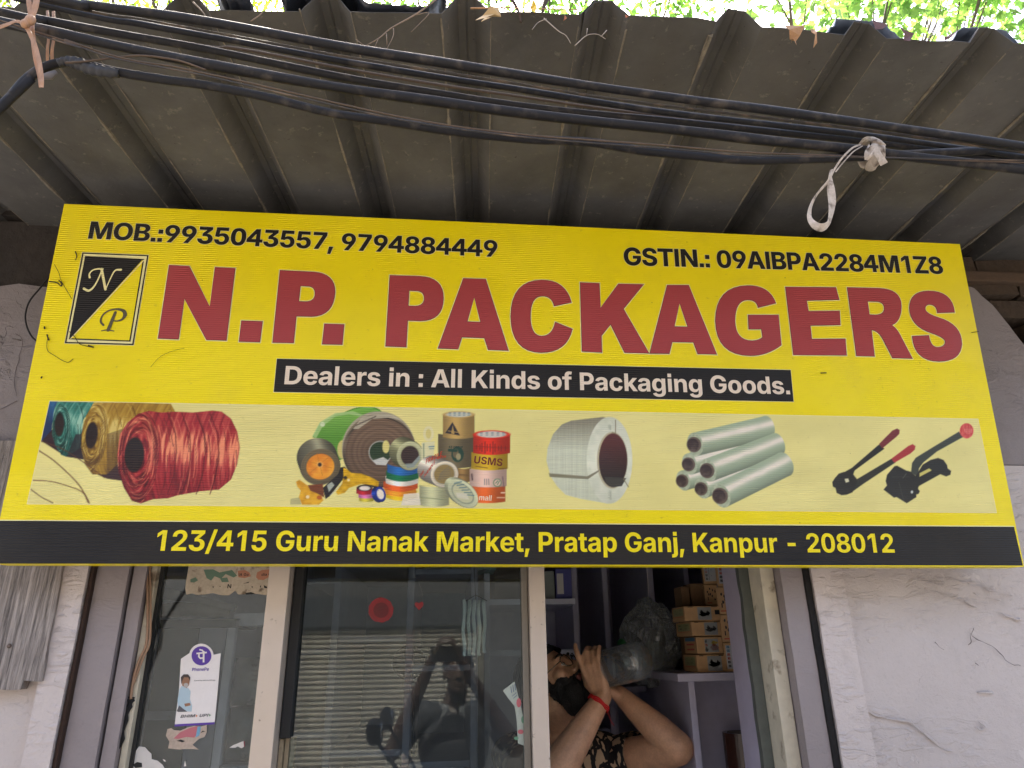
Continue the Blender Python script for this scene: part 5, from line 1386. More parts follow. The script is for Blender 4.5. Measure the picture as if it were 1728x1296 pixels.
cable("loose_strand", [(62, 58), (110, 71), (180, 95), (240, 108), (290, 117), (347, 128), (430, 147), (560, 177), (664, 200), (768, 217), (890, 232), (994, 241), (1128, 251), (1260, 262), (1420, 265)], 2.8, CY - .022, "darker brown strand beside the pale one on the sagging cable", M_CAB2, cat="wire", n=6)
cable("loose_strand", [(110, 106), (150, 103), (190, 98), (240, 94), (300, 102), (347, 118)], 3.5, CY - .015, "short dusty branch wire leaving the taped splice", M_STRAND, cat="wire", n=6, ext=0)
# taped splice
S = smooth_path([at(x, y, CY - .004) for x, y in ((98, 107), (112, 104), (130, 107), (150, 115), (172, 121), (200, 124))], 6)
R = [wpx(w, 150, 110, CY) for w in np.interp(np.linspace(0, 1, len(S)), [0, .2, .45, .7, .9, 1], [12, 17, 22, 21, 18, 14])]
R = [r * (1 + .12 * math.sin(i * 1.9)) for i, r in enumerate(R)]
b_ = MB(); b_.tube(S, R, 12)
tag(b_.build("cable_splice", mat("black_tape_wrap", L(50, 50, 52), rough=.55, var=.3, scale=40, bump=.6, bscale=70, bdist=.003), smooth=True), "lumpy black taped splice on the sagging cable at left", "splice")
b_ = MB(); b_.tube([at(72, 130, CY), at(84, 128, CY), at(95, 121, CY)], [.004, .006, .003], 8)
tag(b_.build("torn_tape_end", mat("grey_tape", L(112, 108, 108), rough=.6), smooth=True), "grey torn tape end hanging under the bent cable at left", "tape")

# ---- ribbons
def ribbon(b_, pts, w, Y, thick=.0006, tw=None, k=6):
    P = [at(q[0], q[1], Y + (q[2] if len(q) > 2 else 0)) for q in pts]
    S = smooth_path(P, k); n = len(S)
    W_ = np.interp(np.linspace(0, 1, n), np.linspace(0, 1, len(w)), w) if isinstance(w, (list, tuple)) else [w] * n
    tw = np.interp(np.linspace(0, 1, n), np.linspace(0, 1, len(tw)), tw) if tw else [0.0] * n
    vs, fs = [], []
    for i in range(n):
        t = (S[min(i + 1, n - 1)] - S[max(i - 1, 0)]).normalized()
        view = Vector((0, -1, -.35)).normalized()
        side = t.cross(view)
        if side.length < .05: side = t.orthogonal()
        side.normalize(); nn = side.cross(t).normalized()
        sd = side * math.cos(tw[i]) + nn * math.sin(tw[i]); nv = nn * math.cos(tw[i]) - side * math.sin(tw[i])
        h = wpx(W_[i], *pts[len(pts) // 2][:2], Y)
        for a, c in ((-1, -1), (-.33, -.2), (.33, -.2), (1, -1), (1, 1), (.33, 1.8), (-.33, 1.8), (-1, 1)):
            vs.append(S[i] + sd * (h * a) + nv * (thick * c * .5 + .0008 * (1 - abs(a)) * math.sin(i * 1.3)))
    for i in range(n - 1):
        for q in range(8):
            fs.append((i * 8 + q, i * 8 + (q + 1) % 8, (i + 1) * 8 + (q + 1) % 8, (i + 1) * 8 + q))
    fs += [tuple(range(7, -1, -1)), tuple((n - 1) * 8 + q for q in range(8))]
    b_.add(vs, fs)
M_JUTE = mat("brown_plastic_strap", L(168, 128, 96), rough=.6, var=.3, scale=30, stretch=(6, 6, .5), bump=.5, bscale=60, bdist=.002)
b_ = MB()
ribbon(b_, [(48, -14), (49, 5), (52, 24), (53, 40), (56, 66), (61, 100), (67, 128), (69, 147)], [7, 8, 8, 9, 8, 8, 7, 6], CY - .035, tw=[0, .3, -.2, .6, .2])
ribbon(b_, [(64, -14), (60, 8), (55, 26), (50, 37), (44, 44), (50, 56), (58, 74), (66, 104), (70, 134), (70, 148)], [9, 10, 9, 8, 7, 7, 7, 7, 6], CY - .042, tw=[.4, 0, -.4, .5, .2])
ribbon(b_, [(57, -12), (58, 8), (57, 28), (55, 50), (57, 80), (64, 120)], 5, CY - .030)
ribbon(b_, [(-14, 50), (8, 43), (26, 36), (36, 38), (43, 42)], [7, 7, 6, 7], CY - .04, tw=[0, .4, .1])
st_ = b_.build("strap_tie", M_JUTE, smooth=True, angle=.9); tag(st_, "brown fibrous strap knotted round the cables at the left edge with hanging tails", "strap")
b_ = MB(); b_.ball(at(43, 40, CY - .045), (.007, .006, .008)); b_.ball(at(51, 34, CY - .045), (.008, .006, .010)); b_.build("knot", M_JUTE, st_, smooth=True)
b_ = MB()
ribbon(b_, [(80, 18), (82, 60), (80, 84), (80, 106)], 4.5, CY + .02); ribbon(b_, [(90, 19), (91, 60), (88, 84), (88, 105)], 5, CY + .02)
tag(b_.build("strap_tie", M_JUTE, smooth=True, angle=.9), "two short brown straps hanging behind the cables beside the splice", "strap")
M_RAG = mat("dirty_white_tape", L(186, 172, 156), rough=.85, var=.35, scale=25, spots=L(96, 82, 68), spot_scale=55, spot_lo=.5, spot_hi=.68, bump=.5, bscale=150, bdist=.001)
b_ = MB()
for k in range(3):
    P = []
    for j in range(22):
        a = j / 21 * 2 * math.pi
        c = at(1466 + k * 4 - 2, 258 + k * 1.5, CY - .01)
        P.append(c + Vector((.004 * math.sin(a * 2 + k), -.022 * math.cos(a), .025 * math.sin(a))))
    b_.tube(P, [.0065 + .0015 * math.sin(j * 1.7 + k) for j in range(22)], 8, flat=.45)
rag = b_.build("white_tape_tie", M_RAG, smooth=True)
tag(rag, "dirty white tape knotted round the cables with a twisted loop hanging", "tape tie")
b_ = MB()
ribbon(b_, [(1462, 266, -.036), (1474, 252, -.042), (1484, 264, -.042), (1492, 277, -.04)], [9, 15, 12, 12], CY, tw=[.6, .2, 0, -.3])
ribbon(b_, [(1468, 246, -.03), (1462, 258, -.04), (1462, 270, -.036)], 6, CY)
ribbon(b_, [(1478, 250, -.046), (1470, 262, -.048), (1462, 270, -.042)], 4, CY)
b_.build("tape_tail", M_RAG, rag, smooth=True, angle=.9)
b_ = MB()
ribbon(b_, [(1452, 244, -.02), (1438, 250, -.03), (1420, 268, -.035), (1408, 286, -.035), (1403, 296, -.035)], 3, CY)
ribbon(b_, [(1456, 246, -.02), (1440, 256, -.03), (1425, 272, -.035), (1410, 290, -.035)], 2, CY)
ribbon(b_, [(1405, 286, -.035), (1402, 296, -.036), (1396, 308, -.036), (1380, 326, -.038), (1369, 346, -.04), (1366, 366, -.044), (1374, 379, -.046), (1386, 384, -.046), (1397, 378, -.042), (1402, 360, -.038), (1404, 338, -.036), (1402, 318, -.036), (1401, 300, -.035), (1402, 287, -.035)],
       [3, 5, 8, 6, 7, 9, 12, 13, 11, 12, 14, 12, 6, 3], CY, tw=[0, .5, .8, .9, .5, .1, -.1, -.3, -.7, -.4, 0, .4, .2, 0])
b_.build("hanging_loop", M_RAG, rag, smooth=True, angle=.9)

# ---------------------------------------------------------------- thin black wire looping out of the wall at the left of the board
b_ = MB(); P = [at(x, y, -.02) for x, y in ((84, 466), (66, 488), (50, 508), (43, 530), (45, 550), (53, 567), (62, 576))]
b_.tube(smooth_path(P, 6), .0022, 6)
tag(b_.build("wall_wire", M_RUB, smooth=True), "thin black wire looping against the wall left of the signboard", "wire")
b_ = MB(); P = [at(x, y, .024) for x, y in ((247, 940), (249, 1000), (249, 1060), (246, 1090), (236, 1112), (228, 1135), (223, 1160), (221, 1180))]
b_.tube(smooth_path(P, 6), .0032, 7); b_.tube(smooth_path([p + Vector((.007, 0, 0)) for p in P[:5]] + [P[6]], 6), .0025, 7)
tag(b_.build("doorbell_wire", mat("tan_wire", L(150, 118, 92), rough=.6), smooth=True), "tan wire running down the frame left of the sticker window", "wire")
b_ = MB(); P = [at(x, y, .026) for x, y in ((222, 1176), (218, 1192), (211, 1216), (205, 1246), (196, 1268), (190, 1290), (184, 1320))]
b_.tube(smooth_path(P, 5), [.008, .006, .010, .006, .005, .008, .006, .004, .0035, .006, .0075, .006, .004, .003, .005, .008, .007, .006, .006, .005, .005, .004, .004, .003, .003, .003, .003, .003, .003, .003, .003][:len(smooth_path(P, 5))], 6, flat=.4)
tag(b_.build("dried_sealant", M_BLACKGAP), "black crumbling sealant where the tan wire ends on the frame", "sealant")

# ================================================================ DEBRIS ON THE AWNING EDGE
def eP(px, py, dy=0.0):
    return at(px, py, -.815 + dy)
M_TWIG = mat("dry_twig", L(134, 116, 98), rough=.9, var=.3, scale=30)
M_VINE = mat("dark_twig", L(70, 56, 46), rough=.9, var=.3, scale=30)
M_DRY = mat("dry_leaf", L(170, 130, 92), rough=.8, var=.3, scale=30)
M_DRY2 = mat("purple_dry_leaf", L(112, 88, 92), rough=.8, var=.3, scale=30)
def twig(label, strands, m, Y=-.03, cat="twig"):
    b_ = MB()
    for pts, w in strands:
        S = smooth_path([eP(*q, Y) for q in pts], 5); n = len(S)
        r = wpx(w, *pts[0], -.82)
        b_.tube(S, [max(.0006, r * (1 - .6 * i / n)) for i in range(n)], 6)
    return tag(b_.build("dry_twig", m, smooth=True), label, cat, "dry twigs caught on the awning edge")
twig("long dry twig slanting down from the awning edge left of centre", [([(742, -6), (705, 22), (661, 47), (640, 64), (616, 78)], 3.2), ([(664, 48), (663, 62), (652, 84)], 2), ([(652, 56), (653, 76)], 1.5), ([(638, 66), (632, 80)], 1.3), ([(616, 78), (600, 66)], 1.4), ([(700, 26), (724, 22), (694, 54)], 1.2)], M_TWIG)
twig("pale forked twig hanging over the edge near the middle", [([(918, 31), (942, 52), (955, 60), (963, 73)], 2), ([(970, 77), (990, 60), (1008, 58), (1022, 66)], 1.8), ([(922, 32), (908, 38), (898, 50)], 1.5), ([(1014, 62), (1024, 51)], 1.4), ([(990, 60), (991, 48)], 1.1)], mat("pale_twig", L(170, 158, 144), rough=.9))
twig("straight straw lying along the awning edge at the middle", [([(794, 14), (860, 13), (920, 15), (976, 16)], 3)], M_DRY, -.01)
twig("dark broken branch standing on the awning edge at the middle", [([(856, -12), (868, 6), (876, 22), (879, 38)], 8), ([(830, -4), (850, 14), (864, 26)], 3), ([(926, -10), (918, 10), (914, 26)], 10)], M_VINE, .01)
twig("thin dark twig rising from the edge at the far right", [([(1566, 72), (1578, 48), (1586, 20), (1590, -6)], 2.2), ([(1550, 72), (1570, 62), (1590, 52)], 1.5)], M_VINE, .0)
twig("crooked twig standing above the second crest from the right", [([(1448, 40), (1462, 26), (1470, 14)], 1.6), ([(1474, 24), (1476, 40), (1490, 50)], 2)], M_VINE, .0)
twig("thin dry stalk sticking up beside the left crest", [([(326, 4), (340, 18), (352, 34)], 3.2), ([(423, 36), (440, 24), (450, 10)], 2.4)], M_TWIG, -.02)
def leafpoly(b_, pts, Y=-.03, th=.0008):
    P = [eP(x, y, Y) for x, y in pts]
    c = sum(P, Vector((0, 0, 0))) / len(P)
    P = [p + Vector((0, .006 * math.sin(i * 2.1), 0)) for i, p in enumerate(P)]
    b_.prism(P, (0, th, 0))
def dryleaf(label, polys, m, Y=-.03):
    b_ = MB()
    for p in polys: leafpoly(b_, p, Y)
    return tag(b_.build("dry_leaf", m), label, "leaf", "dry leaves caught on the awning edge")
dryleaf("crumpled straw coloured leaf on the awning edge left of middle", [[(802, 34), (815, 22), (828, 14), (842, 13), (846, 24), (834, 28), (818, 30)], [(818, 30), (830, 24), (826, 34), (812, 36)]], mat("straw_leaf", L(196, 168, 124), rough=.8), -.035)
dryleaf("yellow fallen leaf hanging by the middle branch", [[(898, -4), (905, 2), (906, 14), (902, 21), (897, 12)]], mat("yellow_leaf", L(226, 186, 40), rough=.6), -.02)
dryleaf("tan torn leaf hanging on the right of the awning edge", [[(1323, 43), (1338, 44), (1356, 47), (1350, 60), (1345, 66), (1342, 79), (1340, 66), (1335, 62), (1330, 54)], [(1336, 58), (1338, 68), (1334, 64)]], M_DRY, -.035)
dryleaf("small curled tan leaf right of the torn one", [[(1368, 48), (1378, 46), (1376, 58), (1379, 72), (1375, 77), (1374, 62), (1370, 54)]], M_DRY, -.035)
dryleaf("curled purple grey leaf standing on the far right edge", [[(1518, 44), (1528, 52), (1540, 60), (1536, 69), (1528, 64), (1524, 54)]], M_DRY2, -.01)
dryleaf("pointed purple leaf above the second crest from the right", [[(1473, 35), (1484, 38), (1496, 45), (1490, 48), (1480, 46)]], M_DRY2, -.01)
dryleaf("flat grey leaf lying right of the thin twig", [[(1594, 62), (1602, 57), (1613, 55), (1606, 62), (1598, 65)]], M_DRY2, -.01)
dryleaf("tiny brown leaf scrap near the middle crest", [[(953, 25), (957, 26), (956, 34), (951, 35)]], mat("rust_leaf", L(176, 104, 60), rough=.8), -.035)
dryleaf("tiny rust leaf scrap right of the middle crest", [[(1055, 24), (1061, 24), (1060, 30), (1056, 30)]], mat("rust_leaf", L(176, 104, 60), rough=.8), -.035)
# black and blue-grey sheeting bunched on top of the awning
def tarp(label, pts, m, seed):
    """crumpled sheet lying on the awning: strip of points along the edge (px, py of its top)"""
    b_ = MB(); n = 26; rows = 7; vs = []; fs = []
    S = smooth_path([(a, b, 0) for a, b in pts], 6)
    n = len(S)
    for j in range(rows):
        for i, q in enumerate(S):
            p = eP(q.x, q.y, .015)
            base = roof_z(p.y) + .010 + max(profile(((p.x + e_ - RSKEW * (p.y + .2) - X_RIB0 + PITCH_R / 2) % PITCH_R) - PITCH_R / 2) for e_ in (-.03, -.02, -.01, 0, .01, .02, .03))
            t = j / (rows - 1)
            z = base + (max(p.z - base, .006)) * (math.sin(math.pi * (.5 * min(1, t * 3))) if t < .34 else 1 - .6 * (t - .34)) + .006 * noise.noise(Vector((i * .5, j * .9, seed)))
            vs.append((p.x + .006 * noise.noise(Vector((i * .7, j, seed + 3))), p.y - .004 + t * .15, max(z, base - .003)))
    for j in range(rows - 1):
        for i in range(n - 1):
            a = j * n + i; fs.append((a, a + 1, a + 1 + n, a + n))
    b_.add(vs, fs); o = b_.build("tarpaulin", m, smooth=True)
    s = o.modifiers.new("solid", 'SOLIDIFY'); s.thickness = .001
    return tag(o, label, "tarpaulin", "plastic sheeting bunched on the awning")
M_TARPB = mat("black_sheeting", L(40, 44, 52), rough=.35, var=.3, scale=12, bump=.3, bscale=30)
M_TARPG = mat("blue_grey_sheeting", L(104, 116, 136), rough=.4, var=.2, scale=12, bump=.3, bscale=30)
tarp("black plastic sheet bunched on the awning left of centre", [(470, 26), (490, 14), (515, 8), (560, 6), (584, 8), (610, 16), (657, 22), (690, 20), (730, 15), (752, 14)], M_TARPB, 1)
tarp("black plastic scrap beside the left crest of the awning", [(345, 22), (362, 15), (385, 18), (415, 26)], M_TARPB, 2)
tarp("blue grey plastic sheet on the right part of the awning", [(1378, 48), (1392, 42), (1418, 46), (1445, 40), (1470, 44), (1500, 58), (1520, 68)], M_TARPG, 3)
tarp("blue grey plastic sheet at the far right end of the awning", [(1600, 66), (1630, 58), (1660, 50), (1690, 54), (1728, 62), (1800, 70)], M_TARPG, 4)

# ================================================================ TREES BEYOND THE SHOP
def leaf_mat(name, base, trans):
    m, nt, b = nmat(name); N, K = nt.nodes.new, nt.links.new
    oi = N("ShaderNodeObjectInfo"); ge = N("ShaderNodeNewGeometry")
    rp = N("ShaderNodeMapRange"); rp.inputs[3].default_value = .55; rp.inputs[4].default_value = 1.5; K(ge.outputs['Random Per Island'], rp.inputs[0])
    mx = N("ShaderNodeMix"); mx.data_type = 'RGBA'; mx.blend_type = 'MULTIPLY'; mx.inputs[0].default_value = 1; mx.inputs[6].default_value = (*base, 1); K(rp.outputs[0], mx.inputs[7])
    m2 = N("ShaderNodeMix"); m2.data_type = 'RGBA'; m2.blend_type = 'MULTIPLY'; m2.inputs[0].default_value = 1; m2.inputs[6].default_value = (*trans, 1); K(rp.outputs[0], m2.inputs[7])
    K(mx.outputs[2], b.inputs['Base Color']); b.inputs['Roughness'].default_value = .5
    tl = N("ShaderNodeBsdfTranslucent"); K(m2.outputs[2], tl.inputs[0])
    ms = N("ShaderNodeMixShader"); ms.inputs[0].default_value = .5; K(b.outputs[0], ms.inputs[1]); K(tl.outputs[0], ms.inputs[2])
    out = [n for n in nt.nodes if n.type == 'OUTPUT_MATERIAL'][0]; K(ms.outputs[0], out.inputs[0])
    return m
M_BARK = mat("grey_bark", L(108, 94, 84), rough=.9, var=.35, scale=5, stretch=(3, 3, .5), bump=.8, bscale=18, bdist=.03)
LEAF_A = [(0, 0), (.10, .10), (.34, .12), (.20, .30), (.42, .52), (.18, .56), (.10, .82), (0, 1.0), (-.10, .82), (-.18, .56), (-.42, .52), (-.20, .30), (-.34, .12), (-.10, .10)]  # lobed
LEAF_B = [(0, 0), (.16, .25), (.2, .5), (.12, .8), (0, 1), (-.12, .8), (-.2, .5), (-.16, .25)]
def leaf_geo(shape, size, droop=.25):
    vs = [(x * size, y * size, -droop * size * (y * y) - .25 * size * abs(x)) for x, y in shape]
    tri = geometry.tessellate_polygon([[Vector((x, y, 0)) for x, y in shape]])
    return vs, [tuple(t) for t in tri]
def tree(name, x, y, h, label, crown, n_leaf, shape, size, lm, hero=0, seed=0, lean=0.0):
    """crown: list of (centre, radii) clumps"""
    rnd = random.Random(seed)
    t = thing(name, (x, y, 0), label, "tree", "trees standing behind the shop")
    b_ = MB(); P = []
    for k in range(9):
        z = h * k / 8
        P.append((x + lean * z + .12 * noise.noise(Vector((seed, z * .5, 0))), y + .12 * noise.noise(Vector((seed, z * .5, 7))), z))
    b_.tube(smooth_path(P, 4), [.17 * (1 - .65 * i / 32) for i in range(33)], 10)
    b_.build("trunk", M_BARK, t, smooth=True)
    tops = Vector(P[-1])
    twig_pts = []
    for c, r in crown:
        c = Vector(c)
        k = rnd.choice((5, 6, 7))
        s0 = Vector(P[k]); mid = s0.lerp(c, .5) + Vector((rnd.uniform(-.2, .2), rnd.uniform(-.2, .2), rnd.uniform(0, .3)))
        lb = MB(); S = smooth_path([s0, mid, c], 5)
        lb.tube(S, [.035 * (1 - .8 * i / len(S)) for i in range(len(S))], 7)
        for q in range(4):
            d = Vector((rnd.gauss(0, 1), rnd.gauss(0, 1), rnd.gauss(0, .7))).normalized()
            e = c + Vector((d.x * r[0], d.y * r[1], d.z * r[2])) * .85
            S2_ = smooth_path([S[rnd.randrange(len(S) // 2, len(S))], c.lerp(e, .5) + Vector((0, 0, .06)), e], 4)
            lb.tube(S2_, [.008 * (1 - .7 * i / len(S2_)) for i in range(len(S2_))], 5)
            twig_pts += S2_[3:]
        lb.build("limb", M_BARK, t, smooth=True)
    vs0, f0 = leaf_geo(shape, 1.0)
    V = []; Fc = []; spots = []
    tot = sum(r[0] * r[1] * r[2] for _, r in crown)
    for c, r in crown:
        m = int(n_leaf * r[0] * r[1] * r[2] / tot)
        # sprays: small groups of leaves, leaving gaps between
        sprays = max(3, m // 11)
        for s in range(sprays):
            d = Vector((rnd.gauss(0, 1), rnd.gauss(0, 1), rnd.gauss(0, 1))).normalized() * (rnd.random() ** .45)
            sc_ = Vector(c) + Vector((d.x * r[0], d.y * r[1], d.z * r[2]))
            for q in range(11):
                p = sc_ + Vector((rnd.gauss(0, 1), rnd.gauss(0, 1), rnd.gauss(0, .7))) * (size * 1.1)
                rot = Matrix.Rotation(rnd.uniform(0, 6.283), 3, 'Z') @ Matrix.Rotation(rnd.gauss(-.5, .5), 3, 'X') @ Matrix.Rotation(rnd.gauss(0, .5), 3, 'Y')
                sz = size * rnd.uniform(.55, 1.15)
                spots.append((p, rot, sz))
    if hero:     # leaves that show large are leaves of their own
        def key(s):
            px, py = P2(s[0]); out = max(0, -px, px - PX_W) + max(0, -py, py - 90) * 3
            return out * 10 + (s[0] - CAM).length
        spots.sort(key=key)
        me_ = bpy.data.meshes.new("leaf"); me_.from_pydata(vs0, [], f0); me_.materials.append(lm); me_.update()
        for p, rot, sz in spots[:hero]:
            o = bpy.data.objects.new("leaf", me_); col.objects.link(o); o.parent = t
            o.matrix_local = Matrix.Translation(p - Vector((x, y, 0))) @ (rot * sz).to_4x4()
        spots = spots[hero:]
    nv = len(vs0)
    base = np.array(vs0)
    for i, (p, rot, sz) in enumerate(spots):
        a = base @ np.array((rot * sz).transposed()) + np.array(p)
        V.append(a); Fc += [tuple(k + i * nv for k in f) for f in f0]
    b2 = MB(); b2.v = [tuple(q) for q in np.concatenate(V)]; b2.f = Fc
    cr_ = b2.build("crown", lm, t); cr_['kind'] = 'stuff'
    return t
LM_Y = leaf_mat("sunlit_leaf_yellow_green", L(96, 132, 40), L(160, 190, 52))
LM_G = leaf_mat("leaf_green", L(84, 124, 60), L(122, 170, 66))
LM_P = leaf_mat("broad_leaf_pale_green", L(110, 154, 80), L(144, 186, 84))
def V3(px, py, Y): return tuple(at(px, py, Y))
tree("fine_leaved_tree", -3.4, 4.6, 5.2, "fine leaved yellow green tree behind the shop at the top left", [(V3(40, -40, 2.6), (.8, .7, .6)), (V3(260, -10, 3.2), (.8, .8, .6)), (V3(120, -330, 3.0), (1.2, 1.0, .7)), (V3(430, -60, 3.4), (.8, .8, .7)), (V3(-300, -200, 3.0), (1.2, 1, .8)), (V3(350, -400, 4.0), (1.3, 1.1, .8)), (V3(150, 130, 3.4), (1.0, .7, .5)), (V3(-250, 100, 3.4), (1.0, .7, .6)), (V3(430, 120, 3.6), (.8, .7, .5))], 12500, LEAF_B, .085, LM_Y, 60, 11)
tree("leafy_tree", .35, 4.2, 5.4, "leafy green tree behind the shop showing above the middle of the awning", [(V3(700, -25, 2.6), (.75, .7, .5)), (V3(930, -20, 3.0), (.8, .8, .5)), (V3(1130, 0, 3.0), (.7, .7, .5)), (V3(820, -320, 3.2), (1.3, 1.1, .8)), (V3(1100, -380, 3.6), (1.3, 1.1, .8)), (V3(560, -60, 3.4), (.7, .7, .5)), (V3(700, 130, 3.4), (.8, .7, .5)), (V3(1000, 140, 3.6), (.9, .7, .5)), (V3(850, 240, 4.0), (1.2, .7, .5))], 12500, LEAF_B, .10, LM_G, 60, 12)
tree("broad_leaved_tree", 3.6, 3.8, 5.0, "tree with broad lobed leaves behind the shop at the top right", [(V3(1330, -30, 2.0), (.5, .5, .32)), (V3(1500, -10, 2.4), (.55, .5, .35)), (V3(1660, -20, 2.2), (.55, .5, .35)), (V3(1800, 10, 2.4), (.7, .6, .5)), (V3(1420, 20, 2.8), (.5, .5, .3)), (V3(1580, 10, 3.0), (.5, .5, .3)), (V3(1450, -300, 2.4), (1.1, 1.0, .6)), (V3(1750, -320, 2.6), (1.2, 1.0, .7)), (V3(1400, 140, 3.2), (.8, .7, .5)), (V3(1700, 150, 3.0), (.8, .7, .5)), (V3(1980, 60, 3.0), (.9, .7, .6))], 5600, LEAF_A, .14, LM_P, 150, 13)

# ================================================================ STICKERS AND PAPERS ON THE GLASS
def flat_px(name, polys, Y, m, parent=None, lift=0.0, thick=.0005, label=None, cat=None):
    """thin printed sheet standing in the plane y = Y - lift, outlines measured from the photograph"""
    oc = [cw([(at(px, py, Y - lift).x, at(px, py, Y - lift).z) for px, py in p]) for p in polys]
    vs, fs = fill_outlines(oc)
    b_ = MB(); b_.add([(x, Y - lift, z) for x, z in vs], fs)
    if thick and parent is None:
        n = len(vs); b_.add([(x, Y - lift + thick, z) for x, z in vs], [(c, b, a) for a, b, c in fs])
    o = b_.build(name, m, parent)
    if label: tag(o, label, cat)
    return o
def glass_text(s, lb, rb, cap_px, Y, m, parent, lift, skew=0.0, name="lettering"):
    a, b2 = at(*lb, Y), at(*rb, Y); h = at(lb[0], lb[1] - cap_px, Y).z - a.z
    oc = text_outlines(s, skew, 3)
    xs = [p[0] for c in oc for p in c]; x0, x1 = min(xs), max(xs); k = (b2.x - a.x) / (x1 - x0)
    out = [[(a.x + (x - x0) * k, a.z + (b2.z - a.z) * (x - x0) / (x1 - x0) + y * h / 728) for x, y in c] for c in oc]
    vs, fs = fill_outlines(out)
    b_ = MB(); b_.add([(x, Y - lift, z) for x, z in vs], fs)
    return b_.build(name, m, parent)
def ellpx(cx, cy, a, b, n=22, rot=0): return [(cx + a * math.cos(t) * math.cos(rot) - b * math.sin(t) * math.sin(rot), cy + a * math.cos(t) * math.sin(rot) + b * math.sin(t) * math.cos(rot)) for t in [2 * math.pi * k / n for k in range(n)]]
def pmat(name, c, rough=.5): return mat(name, L(*c), rough=rough, var=.05, scale=20)
GY = .0565
def Q6(x, y): return 210 + x / 3.746, 950 + y / 3.746
def q6(*p): return [Q6(*q) for q in p]
M_WHT = pmat("sticker_white", (232, 224, 218)); M_PUR = pmat("sticker_purple", (84, 50, 150))
arc = [Q6(486 + 78 * math.cos(t), 590 - 80 * math.sin(t)) for t in np.linspace(.12, math.pi - .25, 14)]
st = flat_px("payment_sticker", [q6((318, 1020), (345, 800), (357, 606)) + [q for q in arc[::-1]] + q6((609, 570), (590, 800), (570, 1006))], GY, M_WHT, label="white payment sticker with purple round logo stuck on the left window", cat="sticker")
flat_px("logo_disc", [ellpx(*Q6(487, 587), 63 / 3.746, 61 / 3.746)], GY, M_PUR, st, .0006)
flat_px("base_stripe", [q6((318, 1020), (570, 1006), (568, 1020), (316, 1034))], GY, M_PUR, st, .0006)
def gstroke(pts, w):
    out = []
    P = [Vector(p) for p in pts]
    for a, b in zip(P, P[1:]):
        d = (b - a); n = Vector((-d.y, d.x)).normalized() * w / 2
        e = d.normalized() * w * .3
        out.append([tuple(a + n - e), tuple(b + n + e), tuple(b - n + e), tuple(a - n - e)])
    return out
dv = gstroke(q6((458, 572), (518, 566)), 2.6) + gstroke(q6((501, 560), (500, 625)), 3.0) + gstroke(q6((472, 572), (470, 592), (480, 603), (499, 600)), 2.6) + gstroke(q6((476, 548), (492, 552), (502, 566)), 2.4)
flat_px("logo_letter", dv, GY, M_WHT, st, .0012)
glass_text("PhonePe", Q6(427, 684), Q6(533, 681), 5.6, GY, M_PUR, st, .0006)
glass_text("Scan & Pay with any UPI App", Q6(441, 747), Q6(574, 744), 2.0, GY, pmat("sticker_grey_ink", (110, 104, 104)), st, .0006)
glass_text("BHIM", Q6(353, 979), Q6(448, 975), 5.0, GY, pmat("sticker_ink", (50, 48, 52)), st, .0006, .25); glass_text("UPI", Q6(474, 974), Q6(532, 971), 5.0, GY, pmat("sticker_ink", (50, 48, 52)), st, .0006, .25)
flat_px("logo_arrow", [q6((452, 958), (462, 966), (452, 976))], GY, pmat("arrow_orange", (226, 130, 50)), st, .0006)
flat_px("logo_arrow", [q6((536, 954), (546, 962), (536, 972))], GY, pmat("arrow_green", (60, 140, 80)), st, .0006)
# generic man in a pale shirt printed on the sticker
flat_px("printed_person", [q6((338, 935), (336, 862), (348, 800), (362, 776), (378, 784), (405, 792), (418, 812), (414, 860), (428, 905), (424, 940))], GY, pmat("printed_shirt", (176, 196, 204)), st, .0006)
flat_px("printed_face", [q6((366, 776), (360, 730), (374, 712), (402, 712), (414, 738), (408, 772), (392, 792))], GY, pmat("printed_skin", (150, 108, 80)), st, .0010)
flat_px("printed_hair", [q6((360, 770), (356, 722), (374, 704), (402, 704), (416, 724), (414, 744), (404, 724), (376, 722), (368, 740))], GY, pmat("printed_hair", (64, 52, 48)), st, .0014)
flat_px("printed_beard", [q6((374, 764), (388, 758), (404, 764), (400, 782), (388, 790), (376, 780))], GY, pmat("printed_grey", (176, 168, 160)), st, .0014)
flat_px("printed_arm", [q6((378, 890), (412, 884), (420, 900), (384, 908))], GY, pmat("printed_skin", (150, 108, 80)), st, .0010)
flat_px("printed_shadow", [q6((330, 936), (346, 900), (372, 922), (398, 940), (340, 942))], GY, pmat("printed_dark", (84, 82, 88)), st, .0010)
# torn poster at the top of the left window
rag_ = lambda a, b, n, amp, sd: [(a[0] + (b[0] - a[0]) * k / n + amp * noise.noise(Vector((k * 1.9, sd, 0))), a[1] + (b[1] - a[1]) * k / n + amp * noise.noise(Vector((k * 1.9, sd, 9)))) for k in range(n)]
M_PAP = mat("weathered_paper", L(186, 172, 152), rough=.8, var=.3, scale=14, bump=.7, bscale=60, bdist=.004, spots=L(120, 104, 90), spot_scale=40, spot_lo=.6, spot_hi=.7)
edge_ = q6((405, 20), (400, 60), (388, 120), (384, 165), (392, 200), (430, 192), (455, 202), (500, 200), (560, 190), (610, 204), (660, 205), (700, 176), (720, 200), (770, 198), (840, 196), (914, 206), (925, 120), (930, 20))
po = flat_px("torn_poster", [edge_], GY, M_PAP, label="torn weathered paper poster at the top of the left window", cat="poster")
flat_px("green_print", [q6((500, 42), (560, 40), (600, 60), (680, 44), (712, 80), (690, 92), (640, 70), (610, 100), (570, 84), (548, 112), (520, 96)), q6((416, 104), (450, 90), (466, 110), (440, 124), (418, 122)), q6((604, 96), (650, 92), (660, 120), (616, 122))], GY, pmat("faded_green_ink", (92, 118, 98)), po, .0006)
